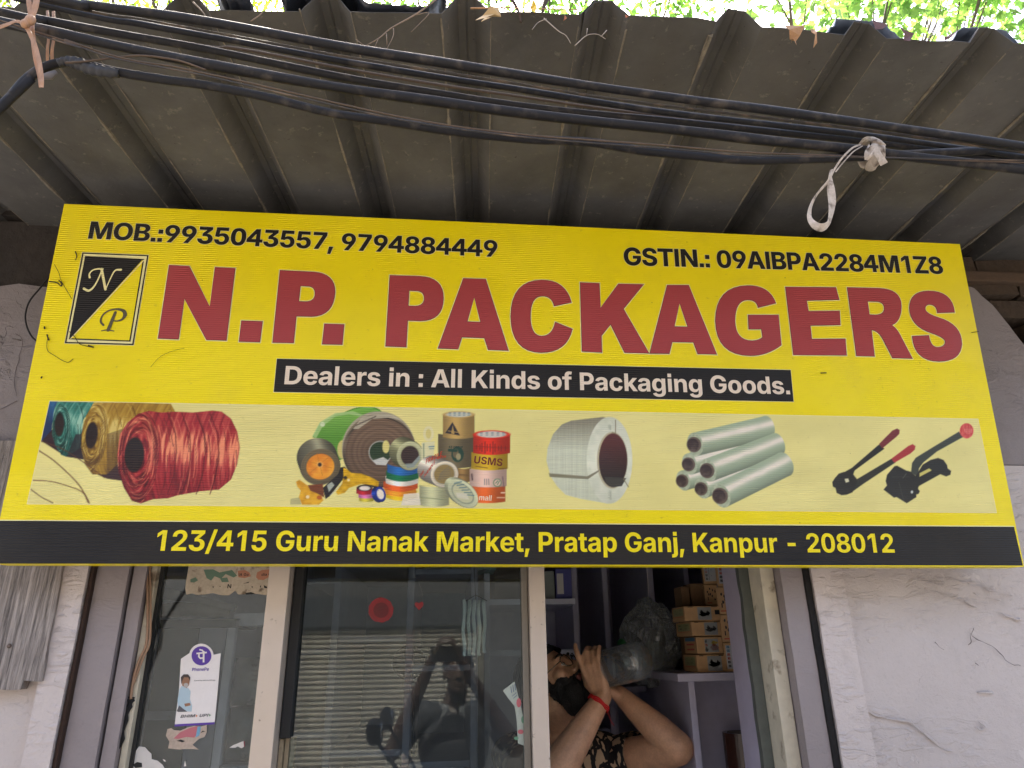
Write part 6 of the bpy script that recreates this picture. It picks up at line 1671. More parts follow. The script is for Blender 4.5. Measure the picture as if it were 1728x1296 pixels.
flat_px("orange_print", [q6((716, 50), (760, 44), (790, 60), (800, 84), (760, 96), (720, 90)), q6((838, 60), (870, 44), (926, 40), (922, 84), (880, 108), (846, 106), (832, 90))], GY, pmat("faded_orange_ink", (182, 122, 94)), po, .0006)
glass_text("N", Q6(650, 160), Q6(674, 160), 7, GY, M_RUB, po, .0006)
glass_text("IA Go", Q6(722, 82), Q6(785, 82), 4.5, GY, M_RUB, po, .0010); glass_text("dia C", Q6(866, 82), Q6(926, 80), 4.5, GY, M_RUB, po, .0010)
flat_px("ink_fleck", [q6((556, 146), (566, 150), (560, 160)), q6((598, 148), (608, 146), (606, 152)), q6((745, 132), (790, 118), (784, 126)), q6((800, 150), (812, 148), (810, 158)), q6((856, 146), (864, 140), (862, 160)), q6((880, 140), (900, 150), (904, 160), (884, 158)), q6((760, 190), (800, 184), (830, 196), (770, 200))], GY, M_RUB, po, .0006)
# remains of scraped stickers
tp = flat_px("torn_sticker", [q6((262, 1092), (272, 1050), (296, 1044), (312, 1056), (352, 1060), (400, 1040), (440, 1030), (486, 1034), (520, 1024), (520, 1070), (506, 1100), (470, 1112), (430, 1150), (470, 1180), (430, 1176), (380, 1176), (350, 1180), (276, 1172), (284, 1130))], GY, mat("sticker_remains", L(186, 166, 148), rough=.7, var=.3, scale=20), label="torn pinkish sticker remains below the payment sticker", cat="sticker")
flat_px("pink_print", [q6((310, 1110), (352, 1070), (420, 1040), (470, 1030), (462, 1080), (440, 1104), (390, 1100), (340, 1112))], GY, pmat("faded_pink", (186, 104, 112)), tp, .0006)
flat_px("blue_print", [q6((462, 1034), (484, 1034), (474, 1090), (450, 1104))], GY, pmat("faded_blue", (112, 160, 186)), tp, .0008)
flat_px("dark_hole", [q6((330, 1124), (356, 1116), (384, 1126), (366, 1134)), q6((480, 1076), (494, 1060), (512, 1066), (496, 1068))], GY, M_RUB, tp, .0008)
ws = flat_px("paper_scrap", [q6((36, 1212), (70, 1190), (92, 1160), (130, 1164), (152, 1190), (170, 1206), (172, 1240), (210, 1250), (240, 1276), (262, 1310), (50, 1310), (44, 1260))], GY, pmat("white_scrap", (214, 208, 200)), label="torn white paper scrap at the lower left corner of the left window", cat="paper")
flat_px("scrap_hole", [q6((52, 1276), (80, 1258), (110, 1264), (112, 1290), (70, 1296))], GY, M_RUB, ws, .0006)
rs_ = flat_px("sticker_crumb", [q6((662, 1168), (690, 1150), (712, 1142), (740, 1130), (756, 1126), (758, 1160), (740, 1172), (716, 1160), (700, 1168))], GY, pmat("white_scrap", (214, 208, 200)), label="small white and red sticker crumb at the right of the left window", cat="sticker")
flat_px("red_print", [q6((752, 1128), (762, 1126), (762, 1160), (756, 1164))], GY, pmat("faded_red", (120, 40, 56)), rs_, .0006)
for lab, p in (("tiny white paint fleck below the torn sticker", q6((376, 1286), (382, 1250), (388, 1270), (390, 1284))), ("tiny white paint fleck beside the white paper scrap", q6((242, 1240), (256, 1246), (262, 1256), (250, 1254)))):
    flat_px("paint_fleck", [p], GY, M_WHT, label=lab, cat="paint fleck")
# middle glass
GY2 = .0930
def Q2(x, y): return 400 + x / 3.502, 926 + y / 3.502
def q2(*p): return [Q2(*q) for q in p]
M_REDS = mat("dull_red_sticker", L(132, 34, 40), rough=.6, var=.35, scale=40)
rd = flat_px("round_sticker", [[(x + random.uniform(-.9, .9), y + random.uniform(-.9, .9)) for x, y in ellpx(*Q2(851, 363), 21, 21, 34)]], GY2, M_REDS, label="round dull red sticker on the middle sash glass", cat="sticker")
flat_px("heart_print", [ellpx(*Q2(851, 363), 13, 13)], GY2, mat("dark_red_print", L(96, 24, 30), rough=.6, var=.4, scale=40), rd, .0006)
flat_px("heart_sticker", [q2((1075, 364), (1052, 338), (1050, 322), (1062, 314), (1075, 322), (1088, 312), (1102, 320), (1100, 338))], GY2, M_REDS, label="small red heart sticker right of the round one", cat="sticker")
pp = flat_px("price_paper", [q2((1572, 838), (1640, 784), (1652, 830), (1690, 985), (1700, 1040), (1696, 1164), (1660, 1150), (1652, 1010), (1640, 930), (1600, 880))], GY2, mat("pale_paper", L(176, 184, 170), rough=.6, var=.15, scale=20), label="pale printed paper strip tucked at the right edge of the middle sash", cat="paper")
flat_px("printed_spots", [ellpx(*Q2(1665, 910), 4, 8, 12), ellpx(*Q2(1676, 1082), 5, 4, 12)], GY2, pmat("pink_ink", (196, 104, 110)), pp, .0006)
flat_px("printed_spots", [ellpx(*Q2(1690, 1010), 3, 6, 12), ellpx(*Q2(1650, 1120), 4, 3, 12)], GY2, pmat("green_ink", (96, 140, 110)), pp, .0006)
flat_px("printed_lines", gstroke(q2((1618, 815), (1622, 850)), 1.2) + gstroke(q2((1630, 806), (1635, 845)), 1.2) + gstroke(q2((1642, 800), (1646, 835)), 1.2) + gstroke(q2((1628, 870), (1650, 850)), 1) + gstroke(q2((1634, 884), (1654, 866)), 1), GY2, pmat("blue_ink", (70, 96, 124)), pp, .0006)

# ================================================================ SHELVES AND GOODS INSIDE
def shelf_unit(name, label, boards, m, cat="shelves", base=(0, 0, 0)):
    t = thing(name, base, label, cat)
    for nm, lo, hi in boards:
        MB().box(lo, hi).build(nm, m, t, bevel=.0015)
    return t
M_EDGE = mat("lilac_shelf_paint", L(184, 180, 198), rough=.5, var=.12, scale=5)
X = lambda px, py, Y: at(px, py, Y).x
Zc = lambda px, py, Y: at(px, py, Y).z
# cabinet on the right of the opening
CX = .522
zsh = Zc(1165, 1136, .47)
shelf_unit("goods_cabinet", "lilac cabinet at the right inside the shop carrying the carton pile", [
    ("side_panel", (CX, .47, .0), (CX + .02, .86, zsh - .0235)), ("shelf", (CX - .035, .455, zsh - .023), (.985, .87, zsh)),
    ("back_panel", (CX + .0205, .622, .0), (.985, .64, zsh - .0235)), ("shelf", (CX + .0205, .50, 1.03), (.985, .621, 1.052))], M_EDGE)
# rear shelving: uprights seen edge-on
b0 = [("upright", (x - .011, y0, 0), (x + .011, 1.74, 2.49)) for x, y0 in ((.30, 1.12), (.44, 1.18), (.60, 1.05), (.80, 1.2))]
b0 += [("shelf", (.312, 1.19, z), (.428, 1.739, z + .02)) for z in (1.25,)]
b0 += [("shelf", (.452, 1.2, z), (.588, 1.739, z + .02)) for z in (1.40, 2.0)] + [("shelf", (.612, 1.22, z), (.788, 1.739, z + .02)) for z in (1.36, 1.68)]
shelf_unit("rear_shelves", "tall lilac shelving with upright partitions at the back right of the shop", b0, M_EDGE)
zl = Zc(950, 1010, 1.05)
b1 = [("shelf", (-.05, 1.05, zl - .022), (.288, 1.60, zl)), ("shelf", (-.05, 1.10, 1.545), (.288, 1.60, 1.565)), ("side_panel", (-.0725, 1.05, 0), (-.0505, 1.60, 2.3)), ("back_panel", (-.05, 1.601, 0), (.288, 1.62, 2.3))]
shelf_unit("box_shelves", "lilac shelves behind the man holding dark boxes near the top", b1, M_INT)
M_CART0 = mat("dark_brown_carton", L(92, 74, 58), rough=.8, var=.2, scale=12)
def plain_box(name, lo, hi, m, label, cat="box", group=None, bev=.002):
    o = MB().box(lo, hi).build(name, m, bevel=bev); return tag(o, label, cat, group)
plain_box("storage_box", (-.03, 1.08, zl + .001), (.165, 1.4, zl + .19), M_CART0, "dark brown box on the upper shelf behind the man")
o = plain_box("book_box", (.170, 1.10, zl + .001), (.215, 1.36, zl + .11), pmat("pale_box", (150, 156, 150)), "pale narrow box between the dark brown and the blue box")
o = plain_box("blue_box", (.219, 1.09, zl + .001), (.284, 1.38, zl + .12), pmat("blue_box_print", (92, 92, 160)), "blue and white box at the right end of the upper shelf")
MB().box((.224, 1.0885, zl + .02), (.25, 1.0895, zl + .10)).build("white_label", M_WHT, o)
# grey wrapped packs stacked behind the cabinet side
M_WRAP = mat("grey_wrapped_pack", L(120, 122, 128), rough=.35, var=.2, scale=20, bump=.4, bscale=30)
for k, (x0, x1, z0, z1, lab) in enumerate(((1142, 1170, 1290, 1216, "lowest visible grey wrapped pack left of the cabinet"), (1146, 1166, 1215, 1186, "uppermost grey wrapped pack left of the cabinet"))):
    plain_box("wrapped_pack", (X(x0, 1250, .9), .9, Zc(1150, z0, .9) - (.25 if k == 0 else 0)), (X(x1, 1250, .9), 1.05, Zc(1150, z1, .9) - .002), M_WRAP, lab, "pack", "grey packs beside the cabinet", .006)
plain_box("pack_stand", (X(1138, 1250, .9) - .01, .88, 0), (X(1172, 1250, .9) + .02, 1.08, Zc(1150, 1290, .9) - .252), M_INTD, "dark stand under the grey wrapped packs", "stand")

# ---- cartons
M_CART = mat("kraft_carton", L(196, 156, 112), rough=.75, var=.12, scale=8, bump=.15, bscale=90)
M_CARTD = mat("dark_brown_old_carton", L(128, 100, 72), rough=.85, var=.2, scale=8)  # darker brown board of the cartons at the back
M_SILV = pmat("silver_label", (150, 152, 150)); M_INK = pmat("carton_ink", (34, 32, 34)); M_PLAB = pmat("pale_label", (176, 180, 186)); M_OLIVE = pmat("olive_label", (150, 150, 104)); M_RINK = pmat("carton_red_ink", (190, 70, 56)); M_BINK = pmat("carton_blue_ink", (70, 120, 150)); M_YINK = pmat("carton_yellow_ink", (206, 170, 40))
def carton(px0, px1, py0, py1, Y, depth, yaw, label, front=None, left=None, right=None, m=None, tilt=0.0, z0=None, z1=None):
    xa, xb = X(px0, (py0 + py1) / 2, Y), X(px1, (py0 + py1) / 2, Y)
    za = z0 if z0 is not None else Zc((px0 + px1) / 2, py1, Y); zb_ = z1 if z1 is not None else Zc((px0 + px1) / 2, py0, Y)
    w = (xb - xa) / 2; h = (zb_ - za)
    t = MB(); t.hexa([(-w, 0, 0), (w, 0, 0), (w, depth, 0), (-w, depth, 0), (-w, 0, h - .001), (w, 0, h - .001), (w, depth, h - .001), (-w, depth, h - .001)])
    me = t.mesh("carton", [m or M_CART]); o = bpy.data.objects.new("carton", me); col.objects.link(o)
    o.location = ((xa + xb) / 2, Y, za); o.rotation_euler = (0, tilt, yaw)
    bv = o.modifiers.new("bevel", 'BEVEL'); bv.width = .0025; bv.segments = 2
    tag(o, label, "carton", "cartons piled on the cabinet")
    def face(kind, rects):
        for nm, mm, shapes in rects:
            b_ = MB()
            for p in shapes:
                q = []
                for u, v in p:
                    if kind == 'f': q.append((-w + 2 * w * u, -.0008, h * v))
                    elif kind == 'l': q.append((-w - .0008, depth * (1 - u), h * v))
                    else: q.append((w + .0008, depth * u, h * v))
                a = [Vector(k) for k in q]; tri = geometry.tessellate_polygon([a]); b_.add(a, [tuple(k) for k in tri])
            c = bpy.data.objects.new(nm, b_.mesh(nm, [mm])); col.objects.link(c); c.parent = o
    if front: face('f', front)
    if left: face('l', left)
    if right: face('r', right)
    return o
def rect(u0, v0, u1, v1): return [(u0, v0), (u1, v0), (u1, v1), (u0, v1)]
def blob(cx, cy, a, b, n=9, sd=0): return [(cx + a * math.cos(k * 6.283 / n) * (1 + .25 * math.sin(k * 2.7 + sd)), cy + b * math.sin(k * 6.283 / n) * (1 + .25 * math.cos(k * 1.9 + sd))) for k in range(n)]
def tool_label(u0, u1):
    c = (u0 + u1) / 2; w = (u1 - u0)
    return [("picture_label", M_SILV, [rect(u0, .06, u1, .90)]), ("printed_tool", M_INK, [blob(c - .05 * w, .42, w * .30, .14, 9, 1), blob(c + .25 * w, .5, w * .14, .16, 7, 2), blob(c - .2 * w, .58, w * .12, .12, 7, 3), rect(c - .42 * w, .40, c - .2 * w, .46)]),
            ("staple", M_INK, [rect(.10, .90, .24, .94), rect(.76, .90, .92, .94)])]
def olive(k=0): return [("side_label", M_OLIVE, [rect(.14, .36, .9, .86)]), ("printed_marks", M_INK, [rect(.2, .7, .34, .78), rect(.6, .7, .8, .78), rect(.25, .5, .4, .56), rect(.6, .48, .72, .56)]), ("red_line", M_RINK, [rect(.1, .28, .9, .31)])]
def chart(): return [("chart_label", M_PLAB, [rect(.12, .10, .92, .9)]), ("bars", M_INK, [rect(.18, .15 + k * .13, .34, .24 + k * .13) for k in (0, 1)]), ("bars", M_RINK, [rect(.18, .15 + k * .13, .34, .24 + k * .13) for k in (2, 3)]), ("bars", M_BINK, [rect(.18, .15 + k * .13, .34, .24 + k * .13) for k in (4, 5)]), ("chart_line", M_INK, [rect(.42, .14, .45, .86), rect(.6, .3, .64, .33), rect(.6, .5, .64, .53), rect(.6, .7, .64, .73)])]
def drawing(sd): return [("line_drawing", M_INK, [blob(.25 + .17 * k + .03 * math.sin(k + sd), .72 + .08 * math.sin(k * 2.2 + sd), .05, .07, 6, k) for k in range(4)] + [blob(.3 + .13 * k, .50 + .06 * math.cos(k * 2.4 + sd), .06, .06, 6, k + 3) for k in range(3)] + [blob(.74, .28, .06, .05, 8, 2), rect(.2, .24, .26, .4)]), ("red_print", M_RINK, [rect(.14, .1, .5, .14)])]
YB = .50
carton(1176, 1226, 1104, 1134, YB, .13, 0, "lowest kraft carton in the front column, with tool picture", tool_label(.36, .84), olive(), z0=zsh + .001)
carton(1176, 1220, 1074, 1103, YB, .13, -.02, "second kraft carton from the bottom, with red and yellow picture", [("picture_label", M_SILV, [rect(.30, .08, .82, .86)]), ("printed_yellow", M_YINK, [blob(.68, .62, .13, .12, 10, 0)]), ("printed_red", M_RINK, [blob(.66, .36, .15, .2, 10, 1), blob(.36, .5, .05, .1, 7, 1)]), ("printed_tool", M_INK, [blob(.36, .24, .06, .12, 7, 2), blob(.36, .72, .05, .08, 6, 4)])],
       [("dark_band", M_BINK, [rect(.1, .74, .9, .95)]), ("red_frame", M_RINK, [rect(.2, .2, .8, .3), rect(.2, .5, .8, .6)])])
carton(1167, 1218, 1048, 1073, YB, .15, .02, "third kraft carton from the bottom, with tool picture and dented corner", tool_label(.42, .86), olive())
carton(1155, 1216, 1022, 1047.5, YB, .13, .0, "top kraft carton of the front column, stapled with tool picture", tool_label(.36, .74) + [("small_picture", M_INK, [rect(.84, .4, .97, .7)])], olive())
carton(1223, 1252, 1084, 1131, YB - .01, .07, -.42, "lowest carton of the right column, standing with chart label", chart(), None, None, z0=zsh + .001)
carton(1217, 1246, 1037, 1083.5, YB - .01, .08, -.42, "second carton of the right column, with line drawings", drawing(1), None, drawing(2))
carton(1211, 1242, 990, 1036.5, YB - .01, .08, -.40, "third carton of the right column, with line drawings and red print", drawing(3), None, drawing(4))
carton(1209, 1238, 940, 989.5, YB - .01, .08, -.38, "topmost carton of the right column, with coloured bar chart", chart(), None, None)
carton(1190, 1211, 986, 1021.5, YB + .09, .07, -.25, "carton with line drawings standing behind the right column", drawing(5), z0=None)
carton(1186, 1208, 940, 985.5, YB + .09, .07, -.30, "high carton with bar chart left of the topmost one", chart())
carton(1166, 1194, 984, 1022, YB + .16, .08, 0, "dark brown carton behind the top of the front column", None, None, None, M_CARTD)
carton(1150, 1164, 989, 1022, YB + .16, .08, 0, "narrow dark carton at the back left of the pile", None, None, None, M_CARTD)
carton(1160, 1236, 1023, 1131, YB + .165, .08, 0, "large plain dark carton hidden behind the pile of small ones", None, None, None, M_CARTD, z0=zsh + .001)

# ---- tape rolls in the cabinet
def tape_roll(loc, R, h, label, m_side, prints=None, hole=.76):
    b_ = MB(); b_.lathe([(R * hole, 0), (R, 0), (R, h), (R * hole, h), (R * hole, 0)], (0, 0, 0), (0, 0, 1), 40)
    o = bpy.data.objects.new("tape_roll", b_.mesh("tape_roll", [m_side], smooth=False)); col.objects.link(o); o.location = loc
    tag(o, label, "tape roll")
    b_ = MB(); b_.lathe([(R * hole - .003, .001), (R * hole - .0005, .001), (R * hole - .0005, h - .001), (R * hole - .003, h - .001), (R * hole - .003, .001)], (0, 0, 0), (0, 0, 1), 40)
    c = bpy.data.objects.new("core", b_.mesh("core", [pmat("core_paper", (120, 112, 106))])); col.objects.link(c); c.parent = o
    if prints:
        b_ = MB()
        for q in range(int(2 * math.pi * R / .012)):
            for r_ in range(int(h / .011)):
                if (q + r_) % 2: continue
                a0 = q * .012 / R; a1 = a0 + .009 / R; z0, z1 = r_ * .011 + .002, r_ * .011 + .008
                RR = R + .0005
                b_.add([(RR * math.cos(a0), RR * math.sin(a0), z0), (RR * math.cos(a1), RR * math.sin(a1), z0), (RR * math.cos(a1), RR * math.sin(a1), z1), (RR * math.cos(a0), RR * math.sin(a0), z1)], [(0, 1, 2, 3)])
        pr = bpy.data.objects.new("printed_pattern", b_.mesh("printed_pattern", [prints])); col.objects.link(pr); pr.parent = o
    return o
tz = Zc(1250, 1243, .55)
tape_roll((X(1254, 1243, .556), .556, 1.0525), .062, tz - 1.0525 + .012, "tall glossy brown tape roll standing in the cabinet", mat("brown_tape", L(70, 44, 36), rough=.18, var=.2, scale=10))
tape_roll((X(1279, 1262, .50), .50, 1.0525), .045, Zc(1265, 1262, .50) - 1.0525, "clear tape roll with orange print in front of the brown one", mat("clear_tape", L(150, 140, 124), rough=.2, var=.1), pmat("orange_print_ink", (206, 120, 90)))

# ---- left window contents
M_FILM = mat("dusty_film", L(128, 122, 112), rough=.35, var=.35, scale=9, bump=.7, bscale=16, bdist=.02)
M_DKGL = mat("dark_cupboard_glass", L(62, 66, 62), rough=.2, var=.2, scale=3)
YL = .34
b_ = MB(); b_.tube(smooth_path([at(236, 1034, YL), at(280, 1030, YL), at(330, 1028, YL), at(386, 1031, YL)], 6), [wpx(24 + 2 * math.sin(k), 300, 1030, YL) for k in range(19)], 14)
tag(b_.build("film_roll", M_FILM, smooth=True), "dusty wrapped roll lying along the ledge in the left window", "roll")
b_ = MB(); b_.prism([at(274, 990, YL - .02), at(300, 996, YL - .02), at(400, 1022, YL - .02), at(396, 1032, YL - .02), at(340, 1018, YL - .02), at(272, 1012, YL - .02)], (0, .004, 0))
tag(b_.build("tilted_board", mat("grey_board", L(120, 116, 120), rough=.5, var=.2)), "thin grey board leaning over the roll in the left window", "board")
cup = thing("display_cupboard", (at(330, 1296, YL + .1).x, YL + .1, 0), "grey lilac cupboard with dark glass door behind the left window", "cupboard")
zt_ = Zc(330, 1046, YL); zb0 = .9
def xs(px): return X(px, 1150, YL)
MB().box((xs(225), YL - .03, zt_ - .022), (xs(392), YL + .2, zt_)).build("ledge", mat("black_ledge", L(46, 46, 48), rough=.5), cup)
MB().box((xs(325), YL, zb0), (xs(372), YL + .02, zt_ - .0225)).build("door_panel", M_INTD, cup, bevel=.002)
MB().box((xs(374), YL - .006, zb0), (xs(388), YL + .02, zt_ - .0225)).build("door_frame", M_INT, cup, bevel=.002)
MB().box((xs(225), YL + .004, zb0), (xs(323), YL + .012, zt_ - .0225)).build("glass_door", M_DKGL, cup)
MB().box((xs(225), YL - .004, Zc(270, 1215, YL)), (xs(323), YL + .003, Zc(270, 1200, YL))).build("door_rail", M_INTD, cup)
MB().box((xs(240), YL - .002, zb0), (xs(256), YL + .003, zt_ - .0225)).build("door_stile", M_INTD, cup)
MB().box((xs(225), YL + .021, .0), (xs(470), YL + .2, zb0 - .001)).build("base", M_INTD, cup)
for k, (y0, y1, lab) in enumerate(((1110, 1192, "upper glossy wrapped bundle right of the payment sticker"), (1195, 1288, "lower glossy wrapped bundle behind the left window"))):
    b_ = MB(); x0, x1 = xs(388), xs(452); z0, z1 = Zc(410, y1, YL), Zc(410, y0, YL)
    n = 12; vs = []; fs = []
    for j in range(n + 1):
        for i in range(n + 1):
            u, v = i / n, j / n; bul = (math.sin(math.pi * u) * math.sin(math.pi * v)) ** .4
            vs.append((x0 + (x1 - x0) * u, YL + .03 - .045 * bul + .006 * noise.noise(Vector((u * 9, v * 9, k))), z0 + (z1 - z0) * v))
    for j in range(n):
        for i in range(n): a = j * (n + 1) + i; fs.append((a, a + 1, a + n + 2, a + n + 1))
    b_.add(vs, fs); b_.box((x0, YL + .031, z0), (x1, YL + .16, z1))
    o = b_.build("wrapped_bundle", mat("shrink_wrapped_grey", L(104, 104, 106), rough=.22, var=.25, scale=8, bump=.3, bscale=40), smooth=True, angle=.7)
    tag(o, lab, "bundle", "wrapped bundles behind the left window")
    if k == 0:
        for q, (yy, ww) in enumerate(((1122, 10), (1130, 14), (1138, 12), (1146, 16))):
            glass_text("W" if q == 0 else ("Colour" if 0 else "Type" if q == 2 else "Co"), (424, yy + 3), (424 + ww, yy + 3), 4.5 if q == 0 else 2.6, YL - .022, M_INK, o, .0)
plain_box("bundle_shelf", (xs(388), YL - .01, Zc(410, 1290, YL) - .02), (xs(470), YL + .2, Zc(410, 1290, YL) - .001), M_INTD, "grey shelf under the wrapped bundles in the left window", "shelf")
plain_box("upper_ledge", (xs(380), YL + .0, Zc(410, 1056, YL)), (xs(470), YL + .12, Zc(410, 1034, YL)), M_INT, "lilac ledge above the wrapped bundles in the left window", "ledge")
# ---- middle window contents
YM = .85
b2 = [("upright", (X(p, 1100, YM) - .012, YM, 0), (X(p, 1100, YM) + .012, 1.74, 2.4)) for p in (500, 562, 690, 800)]
for (pa, pb, zs) in ((500, 562, (1.30, 1.56, 1.80)), (562, 690, (1.24, 1.60, 1.86)), (690, 800, (1.20, 1.50, 1.83))):
    for z in zs: b2.append(("shelf", (X(pa, 1100, YM) + .0125, YM + .01, z), (X(pb, 1100, YM) - .0125, 1.74, z + .02)))
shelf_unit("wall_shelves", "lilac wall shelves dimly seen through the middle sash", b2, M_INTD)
gm = [pmat("goods_blue", (96, 116, 136)), pmat("goods_grey", (130, 132, 132)), pmat("goods_white", (180, 184, 184)), pmat("goods_teal", (96, 140, 136))]
labs = ["row of dark blue packs high in the middle window", "grey packs on the top shelf in the middle window", "white packs on the top shelf near the sash stile", "teal packs at the upper right of the middle window"]
for k in range(4):
    px0 = 570 + k * 76
    xa, xb = X(px0, 1000, YM + .05), X(px0 + 40, 1000, YM + .05)
    zz = (1.881, 1.881, 1.851, 1.70)[k]
    b_ = MB()
    for q in range(4):
        w_ = (xb - xa) / 4
        b_.box((xa + w_ * q + .001, YM + .05 + .01 * (q % 2), zz if k < 3 else 1.851), (xa + w_ * (q + 1) - .001, YM + .25, (zz if k < 3 else 1.851) + .10 + .015 * ((q * 7) % 3)))
    tag(b_.build("goods_row", gm[k], bevel=.001), labs[k], "packs")
# strips of sachets hanging inside
sachet = thing("hanging_strips", at(803, 1010, .16), "bunch of pale sachet strips hanging behind the middle sash", "strips")
M_SACH = mat("sachet_strip", L(228, 226, 214), rough=.3, var=.3, scale=30)
for k in range(5):
    b_ = MB(); x = 783 + k * 8.5
    P = [at(x + 1.2 * math.sin(j * .9 + k), 1012 + j * (9.5 if k != 4 else 9), .16 + .01 * k + .004 * math.sin(j + k)) for j in range(11)]
    b_.tube(P, [wpx(6.5, 800, 1050, .16) * (1 if j % 3 else .82) for j in range(11)], 8, flat=.25, up=(0, 1, 0), twist=[math.pi / 2] * 11)
    b_.build("strip", M_SACH if k % 2 else pmat("sachet_strip_white", (240, 238, 230)), sachet, smooth=True)
b_ = MB(); b_.tube([at(803, 1012, .175), at(800, 960, .17), at(800, 900, .17)], .0012, 5); b_.tube([at(786, 1014, .17), at(803, 1004, .17), at(822, 1014, .17)], .0012, 5); b_.build("string", M_RUB, sachet)
# dark wall fan of which only the round cage reads
b_ = MB(); b_.ball(at(690, 1118, 1.0), (.062, .04, .06)); b_.tube([at(690, 1130, 1.0), at(694, 1200, 1.0), at(696, 1290, 1.0), at(697, 1420, 1.0)], .012, 8)
b_.box((X(697, 1420, 1.0) - .1, .92, 0), (X(697, 1420, 1.0) + .1, 1.12, Zc(697, 1420, 1.0)))
tag(b_.build("pedestal_stand", M_RUB, smooth=True, angle=.6), "dark padded stand seen dimly inside the middle window", "stand")

# ================================================================ CLEAR BOTTLES AND BAG
def clear_mat(name, tint, dif, f=1.0, bump=0.0, bs=30):
    m, nt, b = nmat(name); N, K = nt.nodes.new, nt.links.new
    nt.nodes.remove(b); out = [n for n in nt.nodes if n.type == 'OUTPUT_MATERIAL'][0]
    tr = N("ShaderNodeBsdfTransparent"); tr.inputs[0].default_value = (*tint, 1)
    gl = N("ShaderNodeBsdfGlossy"); gl.inputs['Roughness'].default_value = .07
    lw = N("ShaderNodeLayerWeight"); lw.inputs[0].default_value = .35
    k = N("ShaderNodeMath"); k.operation = 'MULTIPLY_ADD'; k.inputs[1].default_value = .8 * f; k.inputs[2].default_value = .05; K(lw.outputs['Fresnel'], k.inputs[0])
    m1 = N("ShaderNodeMixShader"); K(k.outputs[0], m1.inputs[0]); K(tr.outputs[0], m1.inputs[1]); K(gl.outputs[0], m1.inputs[2])
    df = N("ShaderNodeBsdfDiffuse"); df.inputs[0].default_value = (.74, .78, .77, 1)
    m2 = N("ShaderNodeMixShader"); m2.inputs[0].default_value = dif; K(m1.outputs[0], m2.inputs[1]); K(df.outputs[0], m2.inputs[2]); K(m2.outputs[0], out.inputs[0])
    if bump:
        tc = N("ShaderNodeTexCoord"); n = N("ShaderNodeTexNoise"); n.inputs['Scale'].default_value = bs; n.inputs['Detail'].default_value = 3; n.inputs['Distortion'].default_value = 1.5; K(tc.outputs['Object'], n.inputs['Vector'])
        bp = N("ShaderNodeBump"); bp.inputs['Strength'].default_value = bump; bp.inputs['Distance'].default_value = .02; K(n.outputs[0], bp.inputs['Height']); K(bp.outputs[0], gl.inputs['Normal']); K(bp.outputs[0], df.inputs['Normal']); K(bp.outputs[0], lw.inputs['Normal'])
    return m
M_PET = clear_mat("clear_pet", (.86, .89, .88), .10, 1.6, .35, 22)
M_BAG = clear_mat("crumpled_clear_film", (.92, .95, .94), .11, 1.9, 1.0, 34)
b_ = MB(); c = at(1100, 1084, .80)
ax = Vector((.92, 0, -.12)).normalized()
n = 40; vs = []; fs = []
for j in range(n + 1):
    th = math.pi * j / n
    for i in range(n):
        a = 2 * math.pi * i / n
        d = Vector((math.sin(th) * math.cos(a), math.sin(th) * math.sin(a), math.cos(th)))
        r = 1 + .16 * noise.noise(d * 2.2) - .22 * abs(noise.noise(d * 4.0 + Vector((3, 1, 0)))) - .12 * abs(noise.noise(d * 9))
        vs.append(c + Vector((d.x * .118, d.y * .085, d.z * .15 + (.02 * d.x if d.z < 0 else 0))) * r)
for j in range(n):
    for i in range(n): fs.append(((j + 1) * n + i, (j + 1) * n + (i + 1) % n, j * n + (i + 1) % n, j * n + i))
b_.add(vs, fs)
bag = b_.build("plastic_bag", M_BAG, smooth=False)
tag(bag, "crumpled clear plastic bag of empty bottles hanging behind the drinking man", "bag")
b_ = MB(); b_.tube(smooth_path([c + Vector((0, 0, .14)), c + Vector((.01, .02, .25)), c + Vector((.02, .1, .5)), c + Vector((.02, .2, .93))], 5), .0012, 6); b_.build("string", M_WHT, bag)
def bottle_mesh(b_, o, ax, Lb, R):
    pr = [(.0001, 0), (R * .6, .0), (R * .9, .008), (R, .03), (R, Lb * .30), (R * .96, Lb * .32), (R, Lb * .34), (R, Lb * .50), (R * .96, Lb * .52), (R, Lb * .54), (R, Lb * .68), (R * .86, Lb * .78), (R * .52, Lb * .88), (R * .33, Lb * .93), (R * .31, Lb * .96), (R * .35, Lb * .965), (R * .30, Lb)]
    b_.lathe(pr, o, ax, 28)
for k, (dx, dz, axx, lab) in enumerate(((-.03, -.02, Vector((.25, -.35, .9)), "empty clear bottle in the upper left of the plastic bag"), (.045, -.05, Vector((-.3, -.2, .95)), "empty clear bottle in the lower right of the plastic bag"))):
    b_ = MB(); bottle_mesh(b_, c + Vector((dx, 0, dz - .10)), axx, .20, .032); tag(b_.build("empty_bottle", M_PET, smooth=True), lab, "bottle", "empty bottles in the bag")
b_ = MB(); gp = at(1052, 1088, .74); b_.lathe([(.0001, 0), (.014, 0), (.015, .004), (.015, .016), (.013, .018), (.0001, .018)], gp, Vector((-.6, -.4, .4)), 18)
tag(b_.build("bottle_cap", mat("green_cap", L(30, 96, 50), rough=.35), smooth=True, angle=.6), "green bottle cap poking out at the left of the plastic bag", "cap")

